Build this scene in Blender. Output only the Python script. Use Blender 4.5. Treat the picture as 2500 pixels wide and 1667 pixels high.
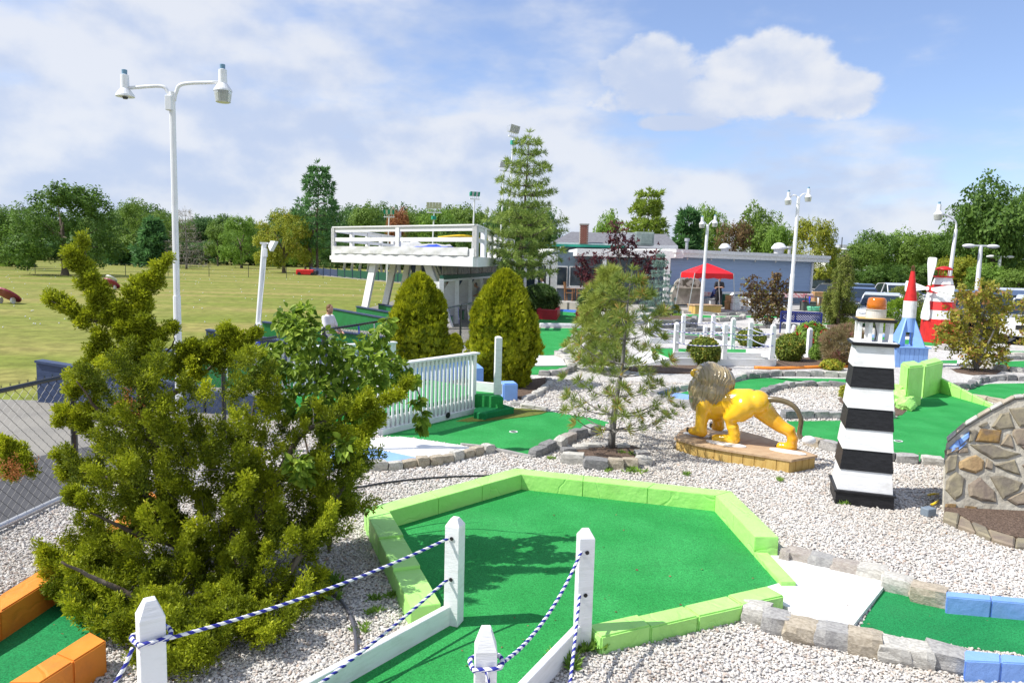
import bpy, bmesh, math, random
import numpy as np
from mathutils import Vector, Matrix, noise as mnoise
R = math.radians
for o in list(bpy.data.objects): bpy.data.objects.remove(o)
scene = bpy.context.scene
COL = scene.collection

# ------------------------------------------------------------------ camera
W0, H0, F0 = 2500., 1667., 1780.
CAMZ, PITCH, ROLL = 2.4, math.atan(193.5/1780.), 0.026
fw = Vector((0, math.cos(PITCH), -math.sin(PITCH)))
up0 = Vector((0, math.sin(PITCH), math.cos(PITCH))); rt0 = Vector((1, 0, 0))
rt = rt0*math.cos(ROLL) + up0*math.sin(ROLL)
up = -rt0*math.sin(ROLL) + up0*math.cos(ROLL)
CAM = Vector((0, 0, CAMZ))
cd = bpy.data.cameras.new('camera'); cam = bpy.data.objects.new('camera', cd); COL.objects.link(cam)
cd.sensor_width = 36.; cd.lens = 36.*F0/W0; cd.clip_start = 0.05; cd.clip_end = 3000
m = Matrix((rt, up, -fw)).transposed().to_4x4(); m.translation = CAM
cam.matrix_world = m; scene.camera = cam
scene.render.resolution_x = 1024; scene.render.resolution_y = 682

# ------------------------------------------------------------------ sky, sun, exposure
SUN = Vector((-1.0, -0.17, 1.22)).normalized()
world = bpy.data.worlds.new('World'); scene.world = world; world.use_nodes = True
nt = world.node_tree; nt.nodes.clear()
def N(t, **k):
    n = nt.nodes.new(t)
    for a, v in k.items(): setattr(n, a, v)
    return n
def mth(op, a, b=None, c=None, clamp=False):
    n = N('ShaderNodeMath', operation=op); n.use_clamp = clamp
    for i, v in enumerate((a, b, c)):
        if v is None: continue
        if isinstance(v, (int, float)): n.inputs[i].default_value = v
        else: nt.links.new(v, n.inputs[i])
    return n.outputs[0]
def sstep(x, a, b):
    n = N('ShaderNodeMapRange', interpolation_type='SMOOTHSTEP')
    nt.links.new(x, n.inputs[0]); n.inputs[1].default_value = a; n.inputs[2].default_value = b
    return n.outputs[0]
sky = N('ShaderNodeTexSky', sky_type='NISHITA'); sky.sun_disc = False
sky.sun_elevation = math.asin(SUN.z); sky.sun_rotation = math.atan2(SUN.x, SUN.y) % (2*math.pi)
sky.air_density = 1.0; sky.dust_density = 0.6; sky.ozone_density = 2.5
tc = N('ShaderNodeTexCoord'); sep = N('ShaderNodeSeparateXYZ'); nt.links.new(tc.outputs['Generated'], sep.inputs[0])
dx, dy, dz = sep.outputs
zz = mth('ADD', mth('MAXIMUM', dz, 0.0), 0.16)
px_, py_ = mth('DIVIDE', dx, zz), mth('DIVIDE', dy, zz)
az = mth('ARCTAN2', dx, dy); el = mth('ARCSINE', dz)
def comb(a, b, c=0.):
    n = N('ShaderNodeCombineXYZ')
    for i, v in enumerate((a, b, c)):
        if isinstance(v, (int, float)): n.inputs[i].default_value = v
        else: nt.links.new(v, n.inputs[i])
    return n.outputs[0]
def fbm(vec, scale, detail=7, rough=0.55, dist=0.):
    n = N('ShaderNodeTexNoise'); nt.links.new(vec, n.inputs['Vector'])
    n.inputs['Scale'].default_value = scale; n.inputs['Detail'].default_value = detail
    n.inputs['Roughness'].default_value = rough; n.inputs['Distortion'].default_value = dist
    return n.outputs[0]
pl = comb(px_, py_, 0.)
n1 = fbm(pl, 1.15, 6, 0.56)
n2 = fbm(comb(mth('MULTIPLY', az, 1.0), mth('MULTIPLY', el, 2.2), 3.1), 7.0, 4, 0.55)
n3 = fbm(comb(az, mth('MULTIPLY', el, 1.3), 7.7), 16.0, 4, 0.6)
# broad cover: thick to the left and low down, thinning to the right
gap = mth('MULTIPLY', sstep(az, -0.25, 0.62), sstep(az, 1.9, 0.9))
cov = mth('MULTIPLY', mth('SUBTRACT', 1.0, gap), 0.235)
cov = mth('ADD', cov, mth('MULTIPLY', sstep(el, 0.25, 0.05), 0.27))
dens = mth('ADD', mth('ADD', mth('MULTIPLY', n1, 0.62), mth('MULTIPLY', n2, 0.38)), cov)
c1 = sstep(dens, 0.585, 0.80)
# single cumulus heaps (azimuth, elevation, half widths)
heap = None
for (a0, e0, ra, re) in ((0.172, 0.244, 0.072, 0.050), (0.312, 0.234, 0.098, 0.054), (0.385, 0.214, 0.068, 0.036), (0.262, 0.212, 0.165, 0.028), (0.215, 0.184, 0.065, 0.014)):
    u = mth('DIVIDE', mth('SUBTRACT', az, a0), ra); v = mth('DIVIDE', mth('SUBTRACT', el, e0), re)
    r2 = mth('ADD', mth('MULTIPLY', u, u), mth('MULTIPLY', v, v))
    h = mth('SUBTRACT', 1.0, r2)
    heap = h if heap is None else mth('SMOOTH_MAX', heap, h, 0.35)
heap = mth('ADD', heap, mth('MULTIPLY', mth('SUBTRACT', n3, 0.5), 1.9))
heap = mth('ADD', heap, mth('MULTIPLY', mth('SUBTRACT', n2, 0.5), 0.7))
c2 = mth('MULTIPLY', sstep(heap, -0.08, 0.45), 0.98)
cl = mth('MAXIMUM', mth('MULTIPLY', c1, 0.90), c2)
# cloud brightness: sunny tops, greyer bodies
shade = mth('ADD', mth('MULTIPLY', fbm(comb(mth('ADD', az, 0.02), mth('MULTIPLY', mth('SUBTRACT', el, 0.012), 2.2), 3.1), 7.0, 2, 0.5), 0.9), mth('MULTIPLY', n3, 0.45))
shade = sstep(shade, 0.52, 0.82)
ccol = N('ShaderNodeMix', data_type='RGBA'); nt.links.new(shade, ccol.inputs[0])
ccol.inputs[6].default_value = (3.95, 4.6, 6.0, 1); ccol.inputs[7].default_value = (5.75, 5.95, 6.4, 1)
skc = N('ShaderNodeMix', data_type='RGBA', blend_type='MULTIPLY'); skc.inputs[0].default_value = 1.
nt.links.new(sky.outputs[0], skc.inputs[6]); skc.inputs[7].default_value = (1.12, 1.14, 1.30, 1)
hzm = N('ShaderNodeMix', data_type='RGBA'); hzm.inputs[0].default_value = 0.16; nt.links.new(skc.outputs[2], hzm.inputs[6]); hzm.inputs[7].default_value = (4.4, 5.2, 7.2, 1)
mix = N('ShaderNodeMix', data_type='RGBA'); nt.links.new(cl, mix.inputs[0])
nt.links.new(hzm.outputs[2], mix.inputs[6]); nt.links.new(ccol.outputs[2], mix.inputs[7])
bg = N('ShaderNodeBackground'); bg.inputs[1].default_value = 0.105; nt.links.new(mix.outputs[2], bg.inputs[0])
world.cycles.sampling_method = 'MANUAL'; world.cycles.sample_map_resolution = 256
wo = N('ShaderNodeOutputWorld'); nt.links.new(bg.outputs[0], wo.inputs[0])
sd = bpy.data.lights.new('sun', 'SUN'); sd.energy = 4.4; sd.angle = R(0.55); sd.color = (1.0, 0.965, 0.905)
so = bpy.data.objects.new('sun', sd); COL.objects.link(so); so.location = (-30, -10, 40)
so.rotation_euler = (-SUN).to_track_quat('-Z', 'Y').to_euler()
vs = scene.view_settings; vs.view_transform = 'Standard'; vs.look = 'None'; vs.exposure = 0.46; vs.gamma = 1.0; vs.use_curve_mapping = False

# ------------------------------------------------------------------ picture -> place
def ray(x, y): return fw + rt*((x-W0/2)/F0) - up*((y-H0/2)/F0)
def G(x, y, z=0.):
    d = ray(x, y); return CAM + d*((z-CAMZ)/d.z)
def onY(x, y, Y):
    d = ray(x, y); return CAM + d*(Y/d.y)
def onplane(x, y, p, n):
    d = ray(x, y); return CAM + d*((p-CAM).dot(n)/d.dot(n))
class ZR:
    def __init__(s, ox, oy, k): s.ox, s.oy, s.k = ox, oy, k
    def s(s, x, y): return (s.ox+x/s.k, s.oy+y/s.k)
    def g(s, x, y, z=0.): return G(*s.s(x, y), z)
    def y(s, x, y, Y): return onY(*s.s(x, y), Y)
    def gl(s, pts, z=0.): return [s.g(x, y, z) for x, y in pts]
K3 = 3.1357
R1, R2, R3, R4 = (ZR(x, 400, K3) for x in (0, 600, 1200, 1800))
R5 = ZR(0, 800, K3); R6, R7, R8 = (ZR(x, 750, K3) for x in (600, 1200, 1800))
B1, B2, B3, B4 = (ZR(x, 1167, K3) for x in (0, 600, 1200, 1800))
T1, T2, T3, T4, T5 = ZR(1640, 600, 7.84), ZR(1900, 640, 7.84), ZR(2180, 640, 6.534), ZR(1300, 540, 6.533), ZR(1560, 740, 5.227)
LZ, KZ, PZ = ZR(1640, 860, 5.228), ZR(2250, 940, 3.733), ZR(880, 800, 5.226)

# ------------------------------------------------------------------ object helpers
def tag(o, label=None, cat=None, group=None, kind=None):
    if label: o['label'] = label
    if cat: o['category'] = cat
    if group: o['group'] = group
    if kind: o['kind'] = kind
    return o
def empty(name, loc=(0, 0, 0), label=None, cat=None, group=None, rz=0.):
    o = bpy.data.objects.new(name, None); COL.objects.link(o); o.location = loc; o.rotation_euler = (0, 0, rz)
    o.empty_display_size = 0.1
    return tag(o, label, cat, group)
def rootloc(p):
    v = Vector((0, 0, 0))
    while p is not None: v += p.location; p = p.parent
    return v
def obj(name, me, parent=None, loc=None, rot=(0, 0, 0), scale=(1, 1, 1)):
    """place mesh data; loc is given in the world (parents are unrotated)"""
    o = bpy.data.objects.new(name, me); COL.objects.link(o)
    l = Vector(loc) if loc is not None else Vector((0, 0, 0))
    if parent is not None:
        o.parent = parent; l = l - rootloc(parent) if loc is not None else l
    o.location = l; o.rotation_euler = rot; o.scale = scale
    return o
def copy_tree(o, parent=None):
    c = o.copy(); COL.objects.link(c); c.parent = parent
    for ch in list(o.children): copy_tree(ch, c)
    return c
class MB:
    def __init__(s): s.v = []; s.f = []
    def add(s, vs, fs):
        n = len(s.v); s.v += [Vector(p) for p in vs]; s.f += [tuple(i+n for i in f) for f in fs]; return s
    def hexa(s, p):  # 8 points: bottom loop, top loop
        return s.add(p, [(3, 2, 1, 0), (4, 5, 6, 7), (0, 1, 5, 4), (1, 2, 6, 5), (2, 3, 7, 6), (3, 0, 4, 7)])
    def box(s, c, d, rz=0., M=None):
        c = Vector(c); x, y, z = d[0]/2, d[1]/2, d[2]/2
        pts = [Vector(p) for p in ((-x, -y, -z), (x, -y, -z), (x, y, -z), (-x, y, -z), (-x, -y, z), (x, -y, z), (x, y, z), (-x, y, z))]
        Q = M if M is not None else Matrix.Rotation(rz, 3, 'Z')
        return s.hexa([Q @ p + c for p in pts])
    def beam(s, a, b, w, h, upv=(0, 0, 1)):  # box section from a to b
        a, b = Vector(a), Vector(b); t = (b-a).normalized(); u = Vector(upv)
        sd_ = t.cross(u); sd_ = sd_.normalized() if sd_.length > 1e-6 else Vector((1, 0, 0)); u2 = sd_.cross(t)
        q = [sd_*i*w/2 + u2*j*h/2 for i, j in ((-1, -1), (1, -1), (1, 1), (-1, 1))]
        return s.hexa([a+k for k in q] + [b+k for k in q])
    def prism(s, poly, z0, z1):
        n = len(poly); a = sum(poly[i][0]*poly[(i+1) % n][1]-poly[(i+1) % n][0]*poly[i][1] for i in range(n))
        if a < 0: poly = poly[::-1]
        vs = [(p[0], p[1], z0) for p in poly] + [(p[0], p[1], z1) for p in poly]
        return s.add(vs, [tuple(range(n-1, -1, -1)), tuple(range(n, 2*n))] + [(i, (i+1) % n, n+(i+1) % n, n+i) for i in range(n)])
    def sheet(s, pts): return s.add(pts, [tuple(range(len(pts)))])
    def lathe(s, prof, c=(0, 0, 0), n=16, M=None, cap=True):
        c = Vector(c); vs = []; fs = []
        for r, z in prof:
            for i in range(n):
                a = 2*math.pi*i/n; p = Vector((r*math.cos(a), r*math.sin(a), z)); vs.append((M @ p if M else p)+c)
        for k in range(len(prof)-1):
            for i in range(n): fs.append((k*n+i, k*n+(i+1) % n, (k+1)*n+(i+1) % n, (k+1)*n+i))
        if cap: fs += [tuple(range(n-1, -1, -1)), tuple((len(prof)-1)*n+i for i in range(n))]
        return s.add(vs, fs)
    def tube(s, path, r, n=6, cap=True):
        path = [Vector(p) for p in path]; L = len(path); rs = r if isinstance(r, (list, tuple)) else [r]*L
        vs = []; fs = []; ref = Vector((0.13, 0.31, 0.94))
        for k, p in enumerate(path):
            t = (path[min(k+1, L-1)]-path[max(k-1, 0)])
            t = t.normalized() if t.length > 1e-9 else Vector((0, 0, 1))
            x = t.cross(ref); x = x.normalized() if x.length > 1e-4 else t.cross(Vector((1, 0, 0))).normalized()
            y = x.cross(t)
            for i in range(n):
                a = 2*math.pi*i/n; vs.append(p+(x*math.cos(a)+y*math.sin(a))*rs[k])
        for k in range(L-1):
            for i in range(n): fs.append((k*n+i, (k+1)*n+i, (k+1)*n+(i+1) % n, k*n+(i+1) % n))
        if cap: fs += [tuple(range(n)), tuple((L-1)*n+i for i in range(n-1, -1, -1))]
        return s.add(vs, fs)
    def ball(s, c, r, n=12, mrings=8, M=None):
        c = Vector(c); r = Vector(r) if not isinstance(r, (int, float)) else Vector((r, r, r)); vs = []; fs = []
        for k in range(1, mrings):
            ph = math.pi*k/mrings
            for i in range(n):
                a = 2*math.pi*i/n; p = Vector((r.x*math.sin(ph)*math.cos(a), r.y*math.sin(ph)*math.sin(a), r.z*math.cos(ph)))
                vs.append((M @ p if M else p)+c)
        tz = Vector((0, 0, r.z)); vs += [(M @ tz if M else tz)+c, c-(M @ tz if M else tz)]
        for k in range(mrings-2):
            for i in range(n): fs.append((k*n+i, (k+1)*n+i, (k+1)*n+(i+1) % n, k*n+(i+1) % n))
        T = len(vs)-2
        fs += [(T, i, (i+1) % n) for i in range(n)] + [(T+1, (mrings-2)*n+(i+1) % n, (mrings-2)*n+i) for i in range(n)]
        return s.add(vs, fs)
    def mesh(s, name, mat, off=(0, 0, 0), bevel=0., smooth=False, seg=1):
        off = Vector(off); me = bpy.data.meshes.new(name)
        me.from_pydata([tuple(v-off) for v in s.v], [], s.f)
        if bevel:
            bm = bmesh.new(); bm.from_mesh(me)
            es = [e for e in bm.edges if len(e.link_faces) == 2 and e.calc_face_angle(0) > 0.5]
            bmesh.ops.bevel(bm, geom=es, offset=bevel, segments=seg, affect='EDGES', clamp_overlap=True)
            bm.to_mesh(me); bm.free()
        if mat: me.materials.append(mat)
        if smooth: me.polygons.foreach_set('use_smooth', [True]*len(me.polygons))
        me.update(); return me
    def build(s, name, mat, parent=None, bevel=0., smooth=False, seg=1):
        """mesh given in world coordinates"""
        off = rootloc(parent) if parent is not None else Vector((0, 0, 0))
        me = s.mesh(name, mat, off, bevel, smooth, seg)
        o = bpy.data.objects.new(name, me); COL.objects.link(o); o.parent = parent; return o
    def thing(s, name, mat, base, **k):
        me = s.mesh(name, mat, base, **k); o = bpy.data.objects.new(name, me); COL.objects.link(o); o.location = base; return o
def cr(pts, n=6):
    """smooth curve through points"""
    P = [Vector(p) for p in pts]; P = [P[0]*2-P[1]] + P + [P[-1]*2-P[-2]]; out = []
    for i in range(1, len(P)-2):
        for k in range(n):
            t = k/n; a, b, c, d = P[i-1], P[i], P[i+1], P[i+2]
            out.append(0.5*((2*b)+(c-a)*t+(2*a-5*b+4*c-d)*t*t+(3*b-a-3*c+d)*t**3))
    out.append(P[-2]); return out

# ------------------------------------------------------------------ materials
MT = {}
def mat(name, col, rough=0.7, col2=None, scale=6., var=0.12, bump=0., bscale=40., spec=0.4, metal=0., detail=5., bdist=0.01, coat=0., trans=0., stretch=(1, 1, 1), lo=0.4, hi=0.62, fine=0., fscale=260., dirt=0., dcol=(.22, .19, .15), dscale=3., crack=0., cscale=3.2):
    m_ = bpy.data.materials.new(name); m_.use_nodes = True; t = m_.node_tree; b = t.nodes['Principled BSDF']
    L = t.links.new; tcn = t.nodes.new('ShaderNodeTexCoord'); mp = t.nodes.new('ShaderNodeMapping'); mp.inputs['Scale'].default_value = stretch
    L(tcn.outputs['Object'], mp.inputs[0])
    nz = t.nodes.new('ShaderNodeTexNoise'); nz.inputs['Scale'].default_value = scale; nz.inputs['Detail'].default_value = detail
    L(mp.outputs[0], nz.inputs['Vector'])
    mx = t.nodes.new('ShaderNodeMix'); mx.data_type = 'RGBA'; mr = t.nodes.new('ShaderNodeMapRange')
    mr.inputs[1].default_value = lo; mr.inputs[2].default_value = hi; L(nz.outputs[0], mr.inputs[0]); L(mr.outputs[0], mx.inputs[0])
    c = tuple(col); c2 = tuple(col2) if col2 else tuple(max(0, x*(1-var)) for x in c); ca = c if col2 else tuple(min(1, x*(1+var*0.6)) for x in c)
    mx.inputs[6].default_value = (*ca, 1); mx.inputs[7].default_value = (*c2, 1)
    cs = mx.outputs[2]
    if fine:
        nf = t.nodes.new('ShaderNodeTexNoise'); nf.inputs['Scale'].default_value = fscale; nf.inputs['Detail'].default_value = 3.; L(tcn.outputs['Object'], nf.inputs['Vector'])
        m3 = t.nodes.new('ShaderNodeMapRange'); m3.inputs[1].default_value = .3; m3.inputs[2].default_value = .7; m3.inputs[3].default_value = 1-fine; m3.inputs[4].default_value = 1+fine; L(nf.outputs[0], m3.inputs[0])
        x3 = t.nodes.new('ShaderNodeMix'); x3.data_type = 'RGBA'; x3.blend_type = 'MULTIPLY'; x3.inputs[0].default_value = 1.; L(cs, x3.inputs[6]); L(m3.outputs[0], x3.inputs[7]); cs = x3.outputs[2]
    if dirt:
        nd_ = t.nodes.new('ShaderNodeTexNoise'); nd_.inputs['Scale'].default_value = dscale; nd_.inputs['Detail'].default_value = 9.; nd_.inputs['Roughness'].default_value = .68; L(tcn.outputs['Object'], nd_.inputs['Vector'])
        m4 = t.nodes.new('ShaderNodeMapRange'); m4.inputs[1].default_value = .54; m4.inputs[2].default_value = .74; m4.inputs[4].default_value = dirt; L(nd_.outputs[0], m4.inputs[0])
        x4 = t.nodes.new('ShaderNodeMix'); x4.data_type = 'RGBA'; L(m4.outputs[0], x4.inputs[0]); L(cs, x4.inputs[6]); x4.inputs[7].default_value = (*dcol, 1); cs = x4.outputs[2]
    L(cs, b.inputs['Base Color']); b.inputs['Roughness'].default_value = rough; b.inputs['Metallic'].default_value = metal
    b.inputs['Specular IOR Level'].default_value = spec; b.inputs['Coat Weight'].default_value = coat; b.inputs['Transmission Weight'].default_value = trans
    if bump:
        nb = t.nodes.new('ShaderNodeTexNoise'); nb.inputs['Scale'].default_value = bscale; nb.inputs['Detail'].default_value = 6.
        L(mp.outputs[0], nb.inputs['Vector']); bp = t.nodes.new('ShaderNodeBump'); bp.inputs['Strength'].default_value = bump; bp.inputs['Distance'].default_value = bdist
        L(nb.outputs[0], bp.inputs['Height']); L(bp.outputs[0], b.inputs['Normal'])
    if crack:
        wn = t.nodes.new('ShaderNodeTexNoise'); wn.inputs['Scale'].default_value = 4.; L(tcn.outputs['Object'], wn.inputs['Vector']); wv = t.nodes.new('ShaderNodeMix'); wv.data_type = 'RGBA'; wv.inputs[0].default_value = .18; L(tcn.outputs['Object'], wv.inputs[6]); L(wn.outputs['Color'], wv.inputs[7])
        vo = t.nodes.new('ShaderNodeTexVoronoi'); vo.feature = 'DISTANCE_TO_EDGE'; vo.inputs['Scale'].default_value = cscale; L(wv.outputs[2], vo.inputs['Vector'])
        mc = t.nodes.new('ShaderNodeMapRange'); mc.inputs[1].default_value = 0.; mc.inputs[2].default_value = .022; L(vo.outputs['Distance'], mc.inputs[0])
        b2 = t.nodes.new('ShaderNodeBump'); b2.inputs['Strength'].default_value = crack; b2.inputs['Distance'].default_value = .012; L(mc.outputs[0], b2.inputs['Height'])
        if bump: L(bp.outputs[0], b2.inputs['Normal'])
        L(b2.outputs[0], b.inputs['Normal'])
    MT[name] = m_; return m_
def leafmat(name, c0, c1, c2=None, transl=0.42, rough=0.55):
    m_ = bpy.data.materials.new(name); m_.use_nodes = True; t = m_.node_tree; b = t.nodes['Principled BSDF']; L = t.links.new
    at = t.nodes.new('ShaderNodeAttribute'); at.attribute_name = 'tint'
    rp = t.nodes.new('ShaderNodeValToRGB'); e = rp.color_ramp.elements
    e[0].color = (*c0, 1); e[1].color = (*c1, 1)
    if c2: q = rp.color_ramp.elements.new(0.9); q.color = (*c1, 1); rp.color_ramp.elements[-1].color = (*c2, 1)
    L(at.outputs['Fac'], rp.inputs[0]); L(rp.outputs[0], b.inputs['Base Color'])
    b.inputs['Roughness'].default_value = rough; b.inputs['Specular IOR Level'].default_value = 0.25
    tr = t.nodes.new('ShaderNodeBsdfTranslucent'); L(rp.outputs[0], tr.inputs[0]); ms = t.nodes.new('ShaderNodeMixShader'); ms.inputs[0].default_value = transl
    L(b.outputs[0], ms.inputs[1]); L(tr.outputs[0], ms.inputs[2]); L(ms.outputs[0], t.nodes['Material Output'].inputs[0])
    MT[name] = m_; return m_
white = mat('white_paint', (.80, .80, .79), .5, var=.10, scale=9, bump=.15, bscale=25)
whitewood = mat('white_painted_wood', (.80, .80, .80), .5, col2=(.68, .68, .66), scale=5, stretch=(1, 1, 6), bump=.25, bscale=20, lo=.5, hi=.75, dirt=.5, dcol=(.50, .48, .44), dscale=4.)
padwhite = mat('white_pad_paint', (.80, .80, .80), .55, col2=(.74, .74, .73), scale=3, bump=.25, bscale=20, dirt=.25, dcol=(.55, .53, .50), dscale=2.5)
black = mat('black_paint', (.012, .012, .014), .5, var=.4, scale=14, stretch=(1, 1, 3), bump=.3, bscale=30)
lime = mat('lime_paint', (.42, .80, .215), .55, col2=(.37, .74, .18), scale=3.5, bump=.6, bscale=13, bdist=.014, dirt=.35, dcol=(.30, .42, .14), dscale=4., crack=.3, cscale=1.9)
orange = mat('orange_paint', (.80, .27, .035), .55, col2=(.74, .23, .03), scale=4, bump=.45, bscale=12, bdist=.01, dirt=.4, dcol=(.42, .18, .06), dscale=4., crack=.25, cscale=1.4)
bluep = mat('blue_paint', (.23, .40, .80), .5, col2=(.20, .36, .74), scale=4, bump=.5, bscale=18, dirt=.3, dcol=(.30, .40, .62), dscale=4.)
bluepale = mat('pale_blue_paint', (.24, .42, .80), .5, var=.06, scale=4, bump=.3, bscale=18)
redp = mat('red_paint', (.62, .02, .018), .45, var=.2, scale=6, bump=.2, bscale=20)
maroon = mat('dark_red_paint', (.46, .022, .035), .5, var=.15, scale=5, bump=.3, bscale=20)
turf = mat('artificial_turf', (.024, .245, .056), .85, col2=(.036, .295, .075), scale=1.7, bump=.35, bscale=420, bdist=.006, spec=.15, fine=.42, fscale=120, dirt=.35, dcol=(.05, .20, .07), dscale=1.1)
turf_d = mat('artificial_turf_deep', (.014, .195, .06), .85, col2=(.020, .23, .072), scale=1.7, bump=.35, bscale=420, bdist=.006, spec=.15, fine=.42, fscale=120, dirt=.35, dcol=(.04, .17, .07), dscale=1.1)
turf_o = mat('olive_turf_mat', (.13, .15, .02), .85, var=.2, scale=30, bump=.8, bscale=420, bdist=.006)
carpet_b = mat('blue_carpet', (.03, .14, .45), .85, var=.15, scale=6, bump=.6, bscale=300)
stonem = [mat('stone_%s' % n, c, .85, col2=c2, scale=9, bump=.5, bscale=22, bdist=.012) for n, c, c2 in (
    ('grey', (.40, .39, .37), (.28, .27, .26)), ('tan', (.46, .40, .31), (.33, .28, .21)), ('pale', (.55, .53, .48), (.40, .38, .34)), ('dark', (.25, .245, .24), (.16, .16, .16)), ('rose', (.42, .38, .335), (.31, .265, .23)))]
concrete = mat('concrete', (.42, .40, .37), .85, col2=(.34, .33, .31), scale=1.3, bump=.3, bscale=60)
asphalt_d = mat('dark_asphalt', (.075, .075, .08), .85, col2=(.055, .055, .06), scale=2., bump=.5, bscale=150)
asphalt_l = mat('worn_asphalt', (.26, .245, .215), .9, col2=(.21, .20, .18), scale=1.2, bump=.4, bscale=120)
mulch = mat('bark_mulch', (.10, .065, .045), .95, col2=(.19, .13, .095), scale=45, bump=1., bscale=60, bdist=.03)
navy = mat('navy_paint', (.035, .055, .115), .5, col2=(.05, .075, .15), scale=6, stretch=(1, 1, 5), bump=.2, bscale=20)
greenp = mat('green_paint', (.02, .20, .055), .5, col2=(.018, .17, .045), scale=4)
greend = mat('dark_green_paint', (.012, .085, .05), .5, var=.15)
galv = mat('galvanised_pipe', (.55, .56, .57), .4, metal=.4, var=.1)
blackv = mat('black_vinyl', (.02, .021, .024), .35, var=.2, spec=.6)
wood = mat('pressure_treated_wood', (.60, .41, .13), .65, col2=(.50, .32, .09), scale=5, stretch=(6, 6, .6), bump=.3, bscale=20)
woodtop = mat('weathered_deck_wood', (.50, .36, .22), .7, col2=(.42, .28, .165), scale=4, stretch=(2, 6, 1), bump=.3, bscale=20)
bark = mat('bark', (.10, .075, .055), .9, col2=(.17, .14, .11), scale=12, stretch=(1, 1, .3), bump=1., bscale=25, bdist=.02)
barkg = mat('grey_bark', (.20, .19, .17), .9, col2=(.12, .11, .10), scale=12, stretch=(1, 1, .3), bump=1., bscale=25, bdist=.02)
# ------------------------------------------------------------------ ground
rnd = random.Random(7)
def grassmat():
    m_ = mat('field_grass', (.175, .205, .04), .95, col2=(.29, .25, .085), scale=.16, stretch=(.35, 1.6, 1), bump=.6, bscale=3., detail=8, spec=.1, lo=.42, hi=.68)
    t = m_.node_tree; b = t.nodes['Principled BSDF']; L = t.links.new
    tcn = [n for n in t.nodes if n.type == 'TEX_COORD'][0]
    nz = t.nodes.new('ShaderNodeTexNoise'); nz.inputs['Scale'].default_value = 2.2; nz.inputs['Detail'].default_value = 9; nz.inputs['Roughness'].default_value = .7
    L(tcn.outputs['Object'], nz.inputs['Vector'])
    mr = t.nodes.new('ShaderNodeMapRange'); mr.inputs[1].default_value = .38; mr.inputs[2].default_value = .64; mr.inputs[3].default_value = .72; mr.inputs[4].default_value = 1.25
    L(nz.outputs[0], mr.inputs[0])
    mx = t.nodes.new('ShaderNodeMix'); mx.data_type = 'RGBA'; mx.blend_type = 'MULTIPLY'; mx.inputs[0].default_value = 1
    src = b.inputs['Base Color'].links[0].from_socket
    L(src, mx.inputs[6]); L(mr.outputs[0], mx.inputs[7]); L(mx.outputs[2], b.inputs['Base Color'])
    return m_
grass = grassmat()
def terrain():
    n = 90; vs = []; fs = []
    xs = [math.copysign(abs(t)**2.4*1500, t) for t in np.linspace(-1, 1, n)]
    ys = [-60 + 1900*(t**2.2) for t in np.linspace(0, 1, n)]
    for y in ys:
        for x in xs:
            z = -0.32 + 0.16*mnoise.noise(Vector((x*.03, y*.03, 0)))*min(1, max(0, (y-35)/30.))
            vs.append((x, y, z))
    for j in range(n-1):
        for i in range(n-1): fs.append((j*n+i, j*n+i+1, (j+1)*n+i+1, (j+1)*n+i))
    b = MB(); b.add(vs, fs); return b.build('field', grass, smooth=True)
tag(terrain(), kind='structure')
FENCE = [(-4.55, 4.0), (-4.38, 5.6), (-4.27, 7.0), (-4.02, 8.9), (-3.45, 11.0), (-2.55, 14.1), (-1.78, 18.0), (-1.12, 21.6), (-.9, 25.)]
tee = MB().prism([(-16, 2)] + [(-4.55, 2)] + [(x-.02, y) for x, y in FENCE] + [(-.2, 31), (.6, 44), (-7.2, 46), (-7.4, 31), (-6.0, 24), (-6.9, 15), (-7.6, 12.0), (-16, 11.9)], -.6, -.10).build('tee_pavement', asphalt_l); tag(tee, kind='structure')
dk = MB().prism([G(-30, 1140, -.1), G(86, 1116, -.1), G(223, 1089, -.1), G(330, 1068, -.1)] + [Vector((-4.15, 8.2, 0)), Vector((-4.35, 7.0, 0)), Vector((-4.5, 5.3, 0)), Vector((-4.6, 3.5, 0)), Vector((-8, 4, 0))], -.2, -.094).build('cart_path', asphalt_d); tag(dk, kind='structure')

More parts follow.
